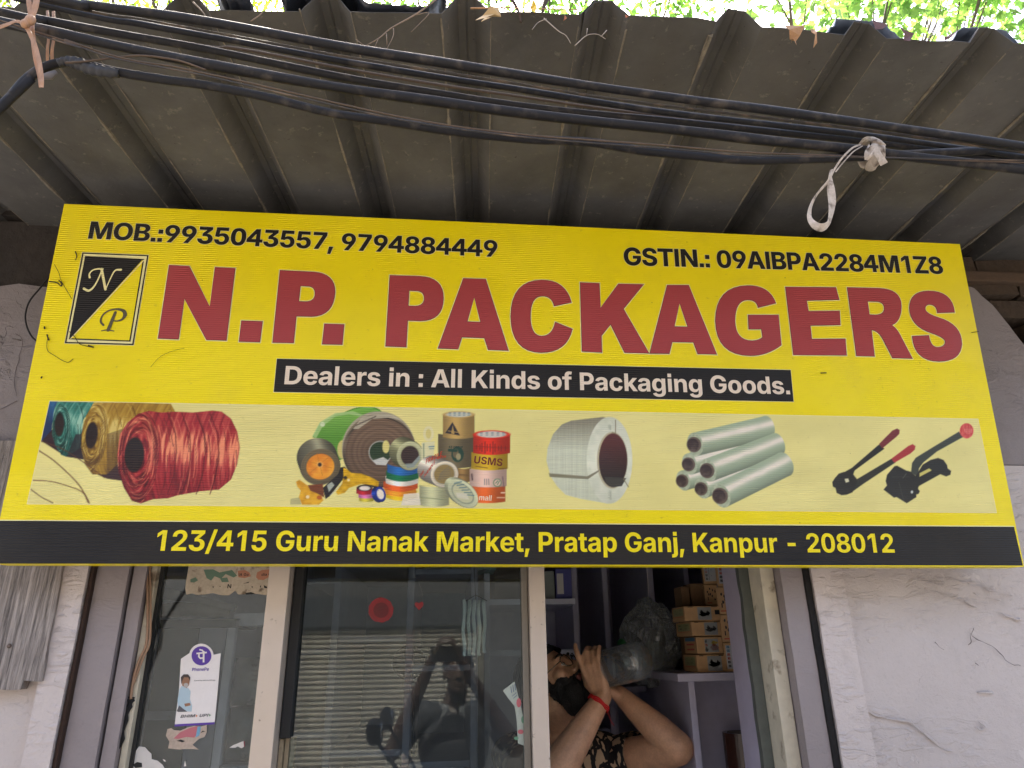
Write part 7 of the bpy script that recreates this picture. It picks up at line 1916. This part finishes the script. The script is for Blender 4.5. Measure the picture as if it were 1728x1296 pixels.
# ================================================================ PEOPLE
class Figure:
    """A figure grown from tapering limbs and fused into one continuous skin."""
    def __init__(self):
        self.b = MB(); self.seg = []
    def limb(self, tag_, p0, r0, p1, r1, n=16):
        p0, p1 = Vector(p0), Vector(p1); ax = p1 - p0; L_ = ax.length; ax.normalize()
        pr = [(r0 * math.sin(a), -r0 * math.cos(a)) for a in np.linspace(0.02, math.pi / 2, 6)]
        pr += [(r0 + (r1 - r0) * t, L_ * t) for t in (.25, .5, .75)]
        pr += [(r1 * math.cos(a), L_ + r1 * math.sin(a)) for a in np.linspace(0, math.pi / 2 - .02, 6)]
        k = len(self.b.v)
        self.b.lathe(pr, p0, ax, n)
        m = len(pr); self.b.f += [tuple(k + i for i in reversed(range(n))), tuple(k + (m - 1) * n + i for i in range(n))]
        self.seg.append((tag_, p0, p1, r0, r1)); return self
    def ball(self, tag_, c, r, axes=None):
        self.b.ball(c, r, axes, 20)
        q = r if isinstance(r, (int, float)) else sum(r) / 3
        self.seg.append((tag_, Vector(c), Vector(c), q, q)); return self
    def fuse(self, name, mats, parent, voxel, smooth_it=4):
        me = self.b.mesh(name + "_core", mats)
        o = bpy.data.objects.new(name + "_core", me); col.objects.link(o)
        md = o.modifiers.new("r", 'REMESH'); md.mode = 'VOXEL'; md.voxel_size = voxel
        sm = o.modifiers.new("s", 'SMOOTH'); sm.iterations = smooth_it; sm.factor = .5
        dg = bpy.context.evaluated_depsgraph_get()
        out = bpy.data.meshes.new_from_object(o.evaluated_get(dg))
        bpy.data.objects.remove(o); bpy.data.meshes.remove(me)
        out.name = name
        self.co = np.empty(len(out.vertices) * 3, np.float32); out.vertices.foreach_get('co', self.co); self.co = self.co.reshape(-1, 3).astype(float)
        self.no = np.empty(len(out.vertices) * 3, np.float32); out.vertices.foreach_get('normal', self.no); self.no = self.no.reshape(-1, 3).astype(float)
        self.quads = [tuple(p.vertices) for p in out.polygons]
        best = np.full(len(self.co), 1e9); self.lab = np.zeros(len(self.co), int); self.tt = np.zeros(len(self.co)); self.names = []
        for i, (t, a, b, r0, r1) in enumerate(self.seg):
            a_, b_ = np.array(a), np.array(b); e = b_ - a_; l2 = e @ e
            s = np.clip(((self.co - a_) @ e) / l2, 0, 1) if l2 > 1e-10 else np.zeros(len(self.co))
            d = np.linalg.norm(self.co - a_ - s[:, None] * e, axis=1) - (r0 + (r1 - r0) * s)
            m = d < best; best[m] = d[m]; self.lab[m] = i; self.tt[m] = s[m]
        self.part = np.array([s[0] for s in self.seg])[self.lab]
        off = np.array(world_loc(parent))
        out.vertices.foreach_set('co', (self.co - off).astype(np.float32).ravel())
        out.polygons.foreach_set('use_smooth', [True] * len(out.polygons)); out.update()
        ob = bpy.data.objects.new(name, out); col.objects.link(ob); ob.parent = parent
        return ob
    def shell(self, name, mask, off, m, parent, iters=6, fold=0.0, fs=18, thick=.002):
        """garment / hair: the masked skin lifted off the body"""
        keep = [q for q in self.quads if all(mask[i] for i in q)]
        if not keep: return None
        ids = sorted({i for q in keep for i in q}); rm = {v: k for k, v in enumerate(ids)}
        co = self.co[ids].copy(); no = self.no[ids]
        F = np.array([[rm[i] for i in q] if len(q) == 4 else [rm[q[0]], rm[q[1]], rm[q[2]], rm[q[2]]] for q in keep])
        E = np.concatenate([F[:, [0, 1]], F[:, [1, 2]], F[:, [2, 3]], F[:, [3, 0]]]); E = E[E[:, 0] != E[:, 1]]
        offs = off(self.co[ids], no) if callable(off) else off
        co = co + no * (np.asarray(offs)[:, None] if np.ndim(offs) else offs)
        for _ in range(iters):
            acc = np.zeros_like(co); cnt = np.zeros(len(co))
            np.add.at(acc, E[:, 0], co[E[:, 1]]); np.add.at(acc, E[:, 1], co[E[:, 0]]); np.add.at(cnt, E[:, 0], 1); np.add.at(cnt, E[:, 1], 1)
            co = co * .5 + .5 * acc / cnt[:, None]
        if fold:
            f = np.array([noise.noise(Vector((p[0] * fs, p[1] * fs, p[2] * fs * .5))) for p in co]); co += no * (fold * f)[:, None]
        b_ = MB(); b_.v = [tuple(p) for p in co]; b_.f = [tuple(dict.fromkeys(q)) for q in F.tolist()]
        o = b_.build(name, m, parent, smooth=True)
        s = o.modifiers.new("solid", 'SOLIDIFY'); s.thickness = thick; s.offset = 1
        return o

def add_head(fg, c, Fw, Up, scale=1.0):
    Fw = Vector(Fw).normalized(); Up = (Vector(Up) - Fw * Vector(Up).dot(Fw)).normalized(); Rt = Fw.cross(Up)
    A = (Rt, Fw, Up)
    def h(x, y, z): return Vector(c) + (Rt * x + Fw * y + Up * z) * scale
    def r(*q): return tuple(k * scale for k in q)
    fg.ball('head', h(0, -.012, .032), r(.075, .094, .086), A); fg.ball('head', h(0, .03, -.02), r(.063, .062, .085), A); fg.ball('head', h(0, .042, -.072), r(.053, .046, .040), A)
    fg.ball('head', h(0, .073, -.096), r(.024, .020, .020), A)
    fg.limb('nose', h(0, .088, .012), .008 * scale, h(0, .110, -.026), .0135 * scale, 10); fg.ball('nose', h(.012, .100, -.032), .0095 * scale); fg.ball('nose', h(-.012, .100, -.032), .0095 * scale)
    fg.limb('head', h(-.036, .080, .027), .013 * scale, h(.036, .080, .027), .013 * scale, 10)
    for s in (-1, 1):
        fg.ball('head', h(.044 * s, .058, -.018), .024 * scale); fg.ball('ear', h(.076 * s, -.012, -.006), r(.010, .021, .033), A)
        fg.ball('eye', h(.032 * s, .074, .002), .0145 * scale)
    fg.limb('lip', h(-.018, .091, -.055), .008 * scale, h(.018, .091, -.055), .008 * scale, 8); fg.limb('lip', h(-.015, .090, -.068), .009 * scale, h(.015, .090, -.068), .009 * scale, 8)
    return h, A

def add_hand(fg, wrist, d, n, side, curl, spread=.12, thumb=(.9, .5), L_=.185, fat=1.0):
    """d: wrist to knuckles, n: out of the palm, side: towards the thumb"""
    d = Vector(d).normalized(); n = (Vector(n) - d * Vector(n).dot(d)).normalized(); s = (Vector(side) - d * Vector(side).dot(d)); s = (s - n * s.dot(n)).normalized()
    w = Vector(wrist); k = L_ / .185
    for i, (o, ln) in enumerate(((.030, .098), (.010, .102), (-.010, .097), (-.029, .088))):
        kn = w + d * (ln * k) + s * (o * k)
        fg.limb('hand', w + s * (o * .55 * k) + d * .012, .0165 * fat * k, kn, .0115 * fat * k, 10)
        seg = [(.045, .0098), (.027, .0088), (.021, .0078)] if i in (1, 2) else [(.040, .0096), (.024, .0086), (.019, .0076)] if i == 0 else [(.032, .0086), (.019, .0078), (.017, .0070)]
        dd = (d + s * (spread * (1.5 - i))).normalized(); p = kn; ang = 0
        for (l, r), c in zip(seg, curl[i]):
            ang += c
            ax = dd * math.cos(ang) + n * math.sin(ang)
            q = p + ax * (l * k); fg.limb('hand', p, r * 1.08 * fat * k, q, r * fat * k, 10); p = q
    p = w + d * .025 + s * .022 * k; fg.limb('hand', w + d * .01 + s * .01, .017 * fat * k, w + d * .05 * k + s * .036 * k + n * .006, .0145 * fat * k, 10)
    p = w + d * .05 * k + s * .036 * k + n * .006; a, b = thumb
    ax = (d * math.cos(a) + s * math.sin(a) + n * b).normalized(); q = p + ax * .036 * k; fg.limb('hand', p, .0135 * fat * k, q, .0105 * fat * k, 10)
    ax = (ax + n * .25 + d * .2).normalized(); fg.limb('hand', q, .0105 * fat * k, q + ax * .028 * k, .0085 * fat * k, 10)

def skin_mat(name, base):
    m = mat(name, base, rough=.5, var=.24, scale=22, bump=.4, bscale=170, bdist=.0015)
    b = m.node_tree.nodes["Principled BSDF"]; b.inputs['Subsurface Weight'].default_value = .12; b.inputs['Subsurface Radius'].default_value = (.012, .005, .003)
    return m
M_SKIN = skin_mat("brown_skin", L(204, 156, 122))
M_HAIR = mat("black_hair", L(24, 20, 18), rough=.55, var=.4, scale=60, bump=1.0, bscale=260, bdist=.006)

# ---- the man drinking behind the open window
hc = at(931, 1152, .66)
Fw, Up = Vector((.60, -.45, .66)), Vector((-.55, .35, .75))
neck0 = at(945, 1216, .74)
Lsh, Rsh = at(1040, 1286, .70), at(868, 1278, .80)
Rel, Rwr = at(922, 1330, .46), at(1017, 1176, .50)
Lel, Lwr = at(1142, 1262, .50), at(1046, 1172, .585)
fg = Figure()
h, A = add_head(fg, hc, Fw, Up, 1.0)
fg.limb('neck', h(0, -.03, -.05), .062, neck0, .068); fg.limb('neck', neck0, .07, neck0 + Vector((.01, .02, -.06)), .085)
sx = (Lsh - Rsh).normalized(); mid = (Lsh + Rsh) / 2
fg.limb('torso', Rsh + sx * .05, .080, Lsh - sx * .05, .080)
ch = mid + Vector((0, .02, -.12))
fg.ball('torso', ch, (.19, .135, .19)); fg.ball('torso', ch + Vector((0, -.02, -.22)), (.185, .15, .2)); fg.ball('pelvis', ch + Vector((0, .0, -.40)), (.18, .14, .15))
fg.limb('torso', Rsh + sx * .02 + Vector((0, -.03, -.04)), .07, ch + Vector((-.06, -.06, -.08)), .08); fg.limb('torso', Lsh - sx * .02 + Vector((0, -.03, -.04)), .07, ch + Vector((.06, -.06, -.08)), .08)
fg.limb('uarm', Rsh, .066, Rel, .052); fg.limb('uarm', Lsh, .066, Lel, .050)
fg.limb('farm', Rel, .053, Rel.lerp(Rwr, .32), .052); fg.limb('farm', Rel.lerp(Rwr, .32), .052, Rwr, .0275)
fg.limb('farm', Lel, .050, Lel.lerp(Lwr, .34), .047); fg.limb('farm', Lel.lerp(Lwr, .34), .047, Lwr, .027)
add_hand(fg, Rwr, at(995, 1116, .505) - Rwr, (.55, .80, .12), (-.75, .57, -.27), [(.10, .30, .25), (.5, .7, .5), (.55, .7, .5), (.25, .40, .3)], .09, (.5, .9), .176, 1.08)
add_hand(fg, Lwr, Vector((-.80, -.05, .52)), (.25, -.45, .86), (.3, .8, .45), [(.5, .6, .4), (.5, .6, .4), (.45, .6, .4), (.4, .5, .4)], .06, (.9, .4), .18, 1.1)
pv = ch + Vector((0, 0, -.42))
for s in (-1, 1):
    kn = pv + Vector((.10 * s, -.02, -.38)); an = Vector((pv.x + .11 * s, pv.y + .02, .085))
    fg.limb('thigh', pv + Vector((.085 * s, 0, -.03)), .092, kn, .062); fg.limb('shin', kn, .06, kn.lerp(an, .35) + Vector((0, .02, 0)), .058); fg.limb('shin', kn.lerp(an, .35) + Vector((0, .02, 0)), .058, an, .038)
    fg.limb('foot', an + Vector((0, .02, -.04)), .038, an + Vector((.01 * s, -.15, -.052)), .030)
man = thing("person", (mid.x, mid.y, 0.005), "bearded man in black and tan shirt drinking from a big clear bottle", "person")
body = fg.fuse("body", [M_SKIN], man, .0042)
# patterned shirt
def shirt_mat():
    m, nt, b = nmat("tan_leaf_print_shirt"); N, K = nt.nodes.new, nt.links.new
    tc = N("ShaderNodeTexCoord"); mp = N("ShaderNodeMapping"); mp.inputs['Scale'].default_value = (34, 26, 17); mp.inputs['Rotation'].default_value = (.4, .75, .2); K(tc.outputs['Object'], mp.inputs[0])
    nz = N("ShaderNodeTexNoise"); nz.inputs['Scale'].default_value = 1.2; K(mp.outputs[0], nz.inputs['Vector'])
    va = N("ShaderNodeVectorMath"); va.operation = 'MULTIPLY_ADD'; va.inputs[1].default_value = (1.1, 1.1, 1.1); K(nz.outputs['Color'], va.inputs[0]); K(mp.outputs[0], va.inputs[2])
    v = N("ShaderNodeTexVoronoi"); v.feature = 'DISTANCE_TO_EDGE'; v.inputs['Scale'].default_value = 1.0; K(va.outputs[0], v.inputs['Vector'])
    r = N("ShaderNodeMapRange"); r.inputs[1].default_value = .14; r.inputs[2].default_value = .17; K(v.outputs['Distance'], r.inputs[0])
    x = N("ShaderNodeMix"); x.data_type = 'RGBA'; x.inputs[6].default_value = (*L(30, 26, 26), 1); x.inputs[7].default_value = (*L(196, 166, 134), 1); K(r.outputs[0], x.inputs[0]); K(x.outputs[2], b.inputs['Base Color'])
    b.inputs['Roughness'].default_value = .85
    bp = N("ShaderNodeBump"); bp.inputs['Strength'].default_value = .2; bp.inputs['Distance'].default_value = .002; n2 = N("ShaderNodeTexNoise"); n2.inputs['Scale'].default_value = 300; K(tc.outputs['Object'], n2.inputs['Vector']); K(n2.outputs[0], bp.inputs['Height']); K(bp.outputs[0], b.inputs['Normal'])
    return m
nb = np.array(neck0); up_neck = np.array((0.0, 0.25, 1.0)); up_neck /= np.linalg.norm(up_neck)
neckdist = np.linalg.norm((fg.co - nb) - ((fg.co - nb) @ up_neck)[:, None] * up_neck, axis=1)
front_v = np.clip(-(fg.co[:, 1] - nb[1] + .03) * 6, 0, 1)
mask = (np.isin(fg.part, ['torso', 'pelvis'])) | ((fg.part == 'uarm') & (fg.tt < .42))
mask &= ~((fg.co[:, 2] > nb[2] - .07 - .05 * front_v) & (neckdist < .078 + .012 * front_v))
mask &= fg.part != 'neck'
fg.shell("shirt", mask, .011, shirt_mat(), man, 10, .007, 16)
fg.shell("trousers", np.isin(fg.part, ['thigh', 'shin']) | ((fg.part == 'pelvis') & (fg.co[:, 2] < pv.z + .02)), .012, mat("dark_trousers", L(40, 42, 50), rough=.8), man, 8, .006, 12)
fg.shell("shoes", fg.part == 'foot', .006, M_RUB, man, 2)
def local(co, c, A):
    d = co - np.array(c); return d @ np.array(A[0]), d @ np.array(A[1]), d @ np.array(A[2])
lx, ly, lz = local(fg.co, hc, A)
onhead = np.isin(fg.part, ['head', 'neck', 'lip', 'nose', 'ear', 'eye'])
dm = np.hypot(lx / .024, (lz + .0615) / .013)
beard = onhead & (ly > -.005) & (lz < -.03 - .25 * np.clip(ly - .05, 0, .1) + .25 * np.clip(np.abs(lx) - .045, 0, .05) * 2) & (lz > -.145) & (dm > 1.0) & (fg.part != 'nose')
beard |= onhead & (np.abs(lx) > .055) & (ly < .03) & (ly > -.01) & (lz < .02) & (lz > -.1) & (fg.part != 'ear')
beard |= onhead & (np.abs(lx) < .032) & (ly > .07) & (lz < -.036) & (lz > -.054)
def boff(co, no):
    x, y, z = local(co, hc, A); e = np.clip((-.045 - z) / .05, 0, 1)
    return .004 + .030 * e * (1 - .4 * np.clip(np.abs(x) / .07, 0, 1)) + .004 * np.array([noise.noise(Vector(p) * 70) for p in co])
fg.shell("beard", beard, boff, M_HAIR, man, 2, .003, 90)
hairm = onhead & (lz > .045 - .6 * np.clip(-ly, 0, .12) - .25 * np.clip(.06 - ly, 0, .06)) & (ly < .075) & (fg.part != 'ear') & (lz > -.07) & ((lz > .05) | (ly < .02))
fg.shell("hair", hairm, .012, M_HAIR, man, 3, .004, 80)
fg.shell("lips", fg.part == 'lip', .0008, skin_mat("lip_skin", L(150, 84, 78)), man, 1)
# spectacles
b_ = MB()
for s in (-1, 1):
    P = [h(.034 * s + .027 * math.cos(a), .106 - .012 * abs(math.cos(a)) * (1 if math.cos(a) * s > 0 else .2), .002 + .021 * math.sin(a)) for a in np.linspace(0, 2 * math.pi, 25)]
    b_.tube(P, .0019, 6)
    b_.tube([h(.061 * s, .096, .008), h(.079 * s, .05, .008), h(.080 * s, -.01, .006)], .0016, 6)
b_.tube(smooth_path([h(-.008, .110, .006), h(0, .114, .010), h(.008, .110, .006)], 4), .0017, 6)
b_.build("spectacles", mat("spectacle_rim", L(120, 110, 96), rough=.25, metal=.8), man, smooth=True)
b_ = MB()
for s in (-1, 1):
    b_.ball(h(.032 * s, .0775, .002), (.0125, .0125, .0075), A, 14)
b_.build("eyes", mat("eye_white", L(196, 188, 180), rough=.3), man, smooth=True)
b_ = MB()
for s in (-1, 1): b_.ball(h(.032 * s, .0868, .003), (.0052, .004, .0052), A, 12)
b_.build("pupils", M_HAIR, man, smooth=True)
b_ = MB()
for s in (-1, 1): b_.tube(smooth_path([h(.014 * s, .094, .026), h(.034 * s, .094, .033), h(.054 * s, .082, .028)], 4), [.0022, .003, .0042, .0046, .0044, .004, .0034, .0026, .0016], 6)
b_.build("eyebrows", M_HAIR, man, smooth=True)
# red thread on the wrist
b_ = MB(); wa = (Rwr - Rel).normalized(); wc = Rwr - wa * .022
u = wa.orthogonal().normalized(); w_ = wa.cross(u)
for q in range(3):
    b_.tube([wc + wa * (.004 * (q - 1) + .0015 * math.sin(5 * t + q)) + (u * math.cos(t) + w_ * math.sin(t)) * (.0335 + .0008 * math.sin(9 * t + q)) for t in np.linspace(0, 2 * math.pi, 33)], .0024, 6)
tl = wc + Vector((.02, -.02, -.02)); b_.tube(smooth_path([tl, tl + Vector((.01, -.006, -.03)), tl + Vector((.018, -.004, -.04))], 4), .0008, 5)
b_.build("wrist_thread", mat("red_thread", L(206, 34, 34), rough=.7), man, smooth=True)
# the bottle he drinks from
nk, bt = h(0, .112, -.060), at(1090, 1112, .42)
axb = (nk - bt).normalized(); Lb = (nk - bt).length
b_ = MB(); bottle_mesh(b_, bt, axb, Lb, .056)
bo = b_.build("water_bottle", M_PET, smooth=True); tag(bo, "big clear plastic bottle tilted up at the drinking man's mouth", "bottle")

# ---- the photographer, standing in the lane behind the camera (seen in the window glass)
fg2 = Figure()
px0, py0 = -.17, -2.12
hd2 = Vector((px0 + .02, py0, 1.455))
h2, A2 = add_head(fg2, hd2, (0, .99, .12), (0, -.12, .99))
nk2 = Vector((px0, py0 - .03, 1.30)); S1, S2_ = Vector((px0 - .19, py0 - .02, 1.235)), Vector((px0 + .19, py0 - .02, 1.235))
fg2.limb('neck', h2(0, -.02, -.06), .055, nk2, .062); fg2.limb('torso', S1 + Vector((.03, 0, 0)), .07, S2_ - Vector((.03, 0, 0)), .07)
c2 = Vector((px0, py0 - .01, 1.10)); fg2.ball('torso', c2, (.175, .115, .18)); fg2.ball('torso', c2 + Vector((0, 0, -.2)), (.155, .115, .2)); fg2.ball('pelvis', c2 + Vector((0, 0, -.34)), (.165, .12, .13))
for s, sh in ((-1, S1), (1, S2_)):
    el = sh + Vector((.12 * s, .17, -.14)); wr = Vector((CAM.x + .075 * s, CAM.y - .05, CAM.z - .045))
    fg2.limb('uarm', sh, .055, el, .042); fg2.limb('farm', el, .043, el.lerp(wr, .3), .042); fg2.limb('farm', el.lerp(wr, .3), .042, wr, .026)
    add_hand(fg2, wr, Vector((-.35 * s, .1, .75)), (-.7 * s, .1, -.1), (0, -1, .3), [(.5, .6, .5)] * 4, .05, (.9, .3), .17)
    kn = Vector((px0 + .10 * s, py0 + .01, .46)); an = Vector((px0 + .12 * s, py0 - .02, .085))
    fg2.limb('thigh', Vector((px0 + .085 * s, py0, .74)), .085, kn, .056); fg2.limb('shin', kn, .055, an, .038); fg2.limb('foot', an + Vector((0, -.03, -.045)), .036, an + Vector((.02 * s, .15, -.055)), .028)
ph = thing("person", (px0, py0, 0), "photographer with raised arms mirrored in the middle sash glass", "person")
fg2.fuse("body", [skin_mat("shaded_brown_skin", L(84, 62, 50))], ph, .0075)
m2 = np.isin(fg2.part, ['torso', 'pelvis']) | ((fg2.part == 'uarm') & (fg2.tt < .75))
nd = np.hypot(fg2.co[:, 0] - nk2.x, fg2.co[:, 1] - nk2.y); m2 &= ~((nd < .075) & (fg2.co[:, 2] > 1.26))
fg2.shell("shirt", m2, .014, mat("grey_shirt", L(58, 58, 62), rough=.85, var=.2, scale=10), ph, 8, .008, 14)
fg2.shell("trousers", np.isin(fg2.part, ['thigh', 'shin']) | ((fg2.part == 'pelvis') & (fg2.co[:, 2] < .84)), .014, mat("dark_trousers", L(40, 42, 50), rough=.8), ph, 6)
fg2.shell("shoes", fg2.part == 'foot', .006, M_RUB, ph, 2)
qx, qy, qz = local(fg2.co, hd2, A2)
fg2.shell("hair", (fg2.part == 'head') & (qz > .04 - .6 * np.clip(-qy, 0, .12)) & (qy < .07), .012, M_HAIR, ph, 2)
b_ = MB()
for s in (-1, 1):
    b_.prism([nk2 + Vector((.03 * s, .075, .0)), nk2 + Vector((.085 * s, .05, .01)), nk2 + Vector((.075 * s, .085, -.06)), nk2 + Vector((.02 * s, .11, -.05))], (0, .006, .002))
b_.build("collar", mat("pale_collar", L(120, 118, 118), rough=.8), ph)
b_ = MB()
zz = -CF
b_.obox(CAM + zz * .030, CR * .078, CU * .038, CF * .0045)
pho = b_.build("phone", mat("phone_black", L(24, 24, 28), rough=.2), bevel=.004); tag(pho, "dark phone held up by the photographer in the window reflection", "phone")

# ================================================================ ACROSS THE LANE (seen mirrored in the glass)
opp = thing("opposite_shop", (-.8, -6.0, 0), "shuttered shop across the lane, mirrored in the window glass", "shop")
M_OW = plaster("grey_opposite_wall", L(84, 82, 82), L(110, 106, 100), .8, .4, .4)
SX0, SX1, SZ = -2.05, .10, 1.83
MB().box((-9, -6.35, 0), (SX0 - .08, -6.0, 4.6)).build("side_wall", M_OW, opp)
MB().box((SX1 + .08, -6.35, 0), (4.25, -6.0, 4.6)).build("side_wall", M_OW, opp)
MB().box((SX0 - .079, -6.34, SZ + .30), (SX1 + .079, -6.0, 4.6)).build("upper_wall", M_OW, opp)
MB().box((SX0 - .079, -6.02, SZ), (SX1 + .079, -5.94, SZ + .299)).build("shutter_box", mat("dark_shutter_box", L(60, 62, 66), rough=.6, var=.2), opp)
MB().box((SX0 - .079, -6.05, 0), (SX0 - .001, -5.94, SZ - .001)).build("guide_rail", M_ALUG, opp)
MB().box((SX1 + .001, -6.05, 0), (SX1 + .079, -5.94, SZ - .001)).build("guide_rail", M_ALUG, opp)
M_SLAT = mat("pale_shutter_slat", L(150, 142, 130), rough=.5, var=.45, scale=1.6, metal=.2, spots=L(120, 84, 70), spot_scale=4, spot_lo=.6, spot_hi=.7)  # patchy tone stands in for dappled tree shade on the slats
pr = []
ns = int(SZ / .05)
sl = MB()
prof = [(-.010, 0), (.004, .006), (.011, .020), (.010, .034), (.0, .043), (-.010, .0465)]
vs = []; fs = []
for i, x in enumerate((SX0, SX1)):
    vs += [(x, p, z) for p, z in prof]
fs = [(k, k + 1, k + 7, k + 6) for k in range(5)] + [(5, 4, 3, 2, 1, 0), (6, 7, 8, 9, 10, 11), (0, 6, 11, 5)]
sl.add(vs, fs); sme = sl.mesh("slat", [M_SLAT], origin=(0, 0, 0))
for k in range(ns):
    o = bpy.data.objects.new("slat", sme); col.objects.link(o); o.parent = opp; o.location = (.8, .0, .005 + k * .05)
MB().box((4.26, -6.6, 0), (11, -6.2, 2.3)).build("yard_wall", M_OW, opp)
# neighbours: low wall stubs so the lane reads as a lane
side = MB().box((-9, -6.36, 4.601), (4.3, -5.7, 4.72)).build("roof_ledge", M_OW, opp)

# motorcycle parked in front of the shop, handlebar and mirror caught in the glass
bike = thing("motorcycle", (-.42, -1.0, 0), "black motorcycle parked by the window, only mirror and handlebar visible in the reflection", "motorcycle")
M_BLK2 = mat("gloss_black_paint", L(18, 18, 20), rough=.15, var=.1); M_CHR = mat("chrome", L(200, 200, 204), rough=.12, var=.05, metal=1.0)
by = -.98
def wheel(x):
    b_ = MB()
    R = .29
    for rr, tr in ((R, .045),):
        P = [(x + R * math.cos(a), by, R + .045 + R * math.sin(a)) for a in np.linspace(0, 2 * math.pi, 33)]
        b_.tube(P, tr, 10, cap=False)
    w = b_.build("tyre", M_RUB, bike, smooth=True)
    b_ = MB()
    for k in range(6):
        a = k * math.pi / 3; b_.tube([(x, by, R + .045), (x + (R - .03) * math.cos(a), by, R + .045 + (R - .03) * math.sin(a))], .012, 6)
    b_.lathe([(.0001, -.05), (.05, -.05), (.05, .05), (.0001, .05)], (x, by, R + .045), (0, 1, 0), 16); b_.build("spokes", M_ALUG, w)
wheel(-.62); wheel(.62)
b_ = MB(); b_.ball((-.1, by, .80), (.24, .12, .10)); b_.build("fuel_tank", M_BLK2, bike, smooth=True)
b_ = MB(); b_.ball((.32, by, .80), (.33, .12, .055)); b_.build("saddle", M_RUB, bike, smooth=True)
b_ = MB(); b_.box((-.15, by - .1, .33), (.18, by + .1, .62)); b_.build("engine", M_ALUG, bike, bevel=.03)
b_ = MB()
for s in (-1, 1): b_.tube([(-.62, by + .07 * s, .335), (-.40, by + .07 * s, .95)], .022, 8)
b_.tube([(.62, by - .09, .335), (.1, by - .08, .42)], .022, 8); b_.tube([(.62, by + .09, .335), (.1, by + .08, .42)], .022, 8); b_.tube([(-.4, by, .9), (-.05, by, .62), (.2, by, .6), (.7, by, .78)], .028, 8); b_.build("frame", M_BLK2, bike, smooth=True)
b_ = MB(); b_.tube(smooth_path([(-.20, by - .36, 1.0), (-.30, by - .22, 1.02), (-.38, by - .06, .97), (-.38, by + .06, .97), (-.30, by + .22, 1.02), (-.20, by + .36, 1.0)], 5), .013, 8); b_.build("handlebar", M_CHR, bike, smooth=True)
b_ = MB(); b_.lathe([(.0001, -.06), (.06, -.05), (.085, .02), (.085, .045), (.0001, .055)], (-.50, by, .90), (-1, 0, .05), 20); b_.build("headlight", M_CHR, bike, smooth=True)
for s in (-1, 1):
    b_ = MB(); mp = Vector((-.45, by + .26 * s, 1.28)); b_.tube(smooth_path([(-.31, by + .20 * s, 1.02), (-.33, by + .22 * s, 1.12), mp], 4), .007, 6)
    b_.ball(mp + Vector((-.01, 0, .03)), (.03, .07, .045)); mo = b_.build("mirror", M_BLK2, bike, smooth=True)
    b_ = MB(); b_.ball(mp + Vector((.014, 0, .03)), (.008, .055, .037)); b_.build("mirror_glass", M_CHR, mo, smooth=True)
b_ = MB(); b_.tube([(.05, by + .1, .42), (-.05, by + .22, .02)], .012, 6); b_.build("side_stand", M_CHR, bike)
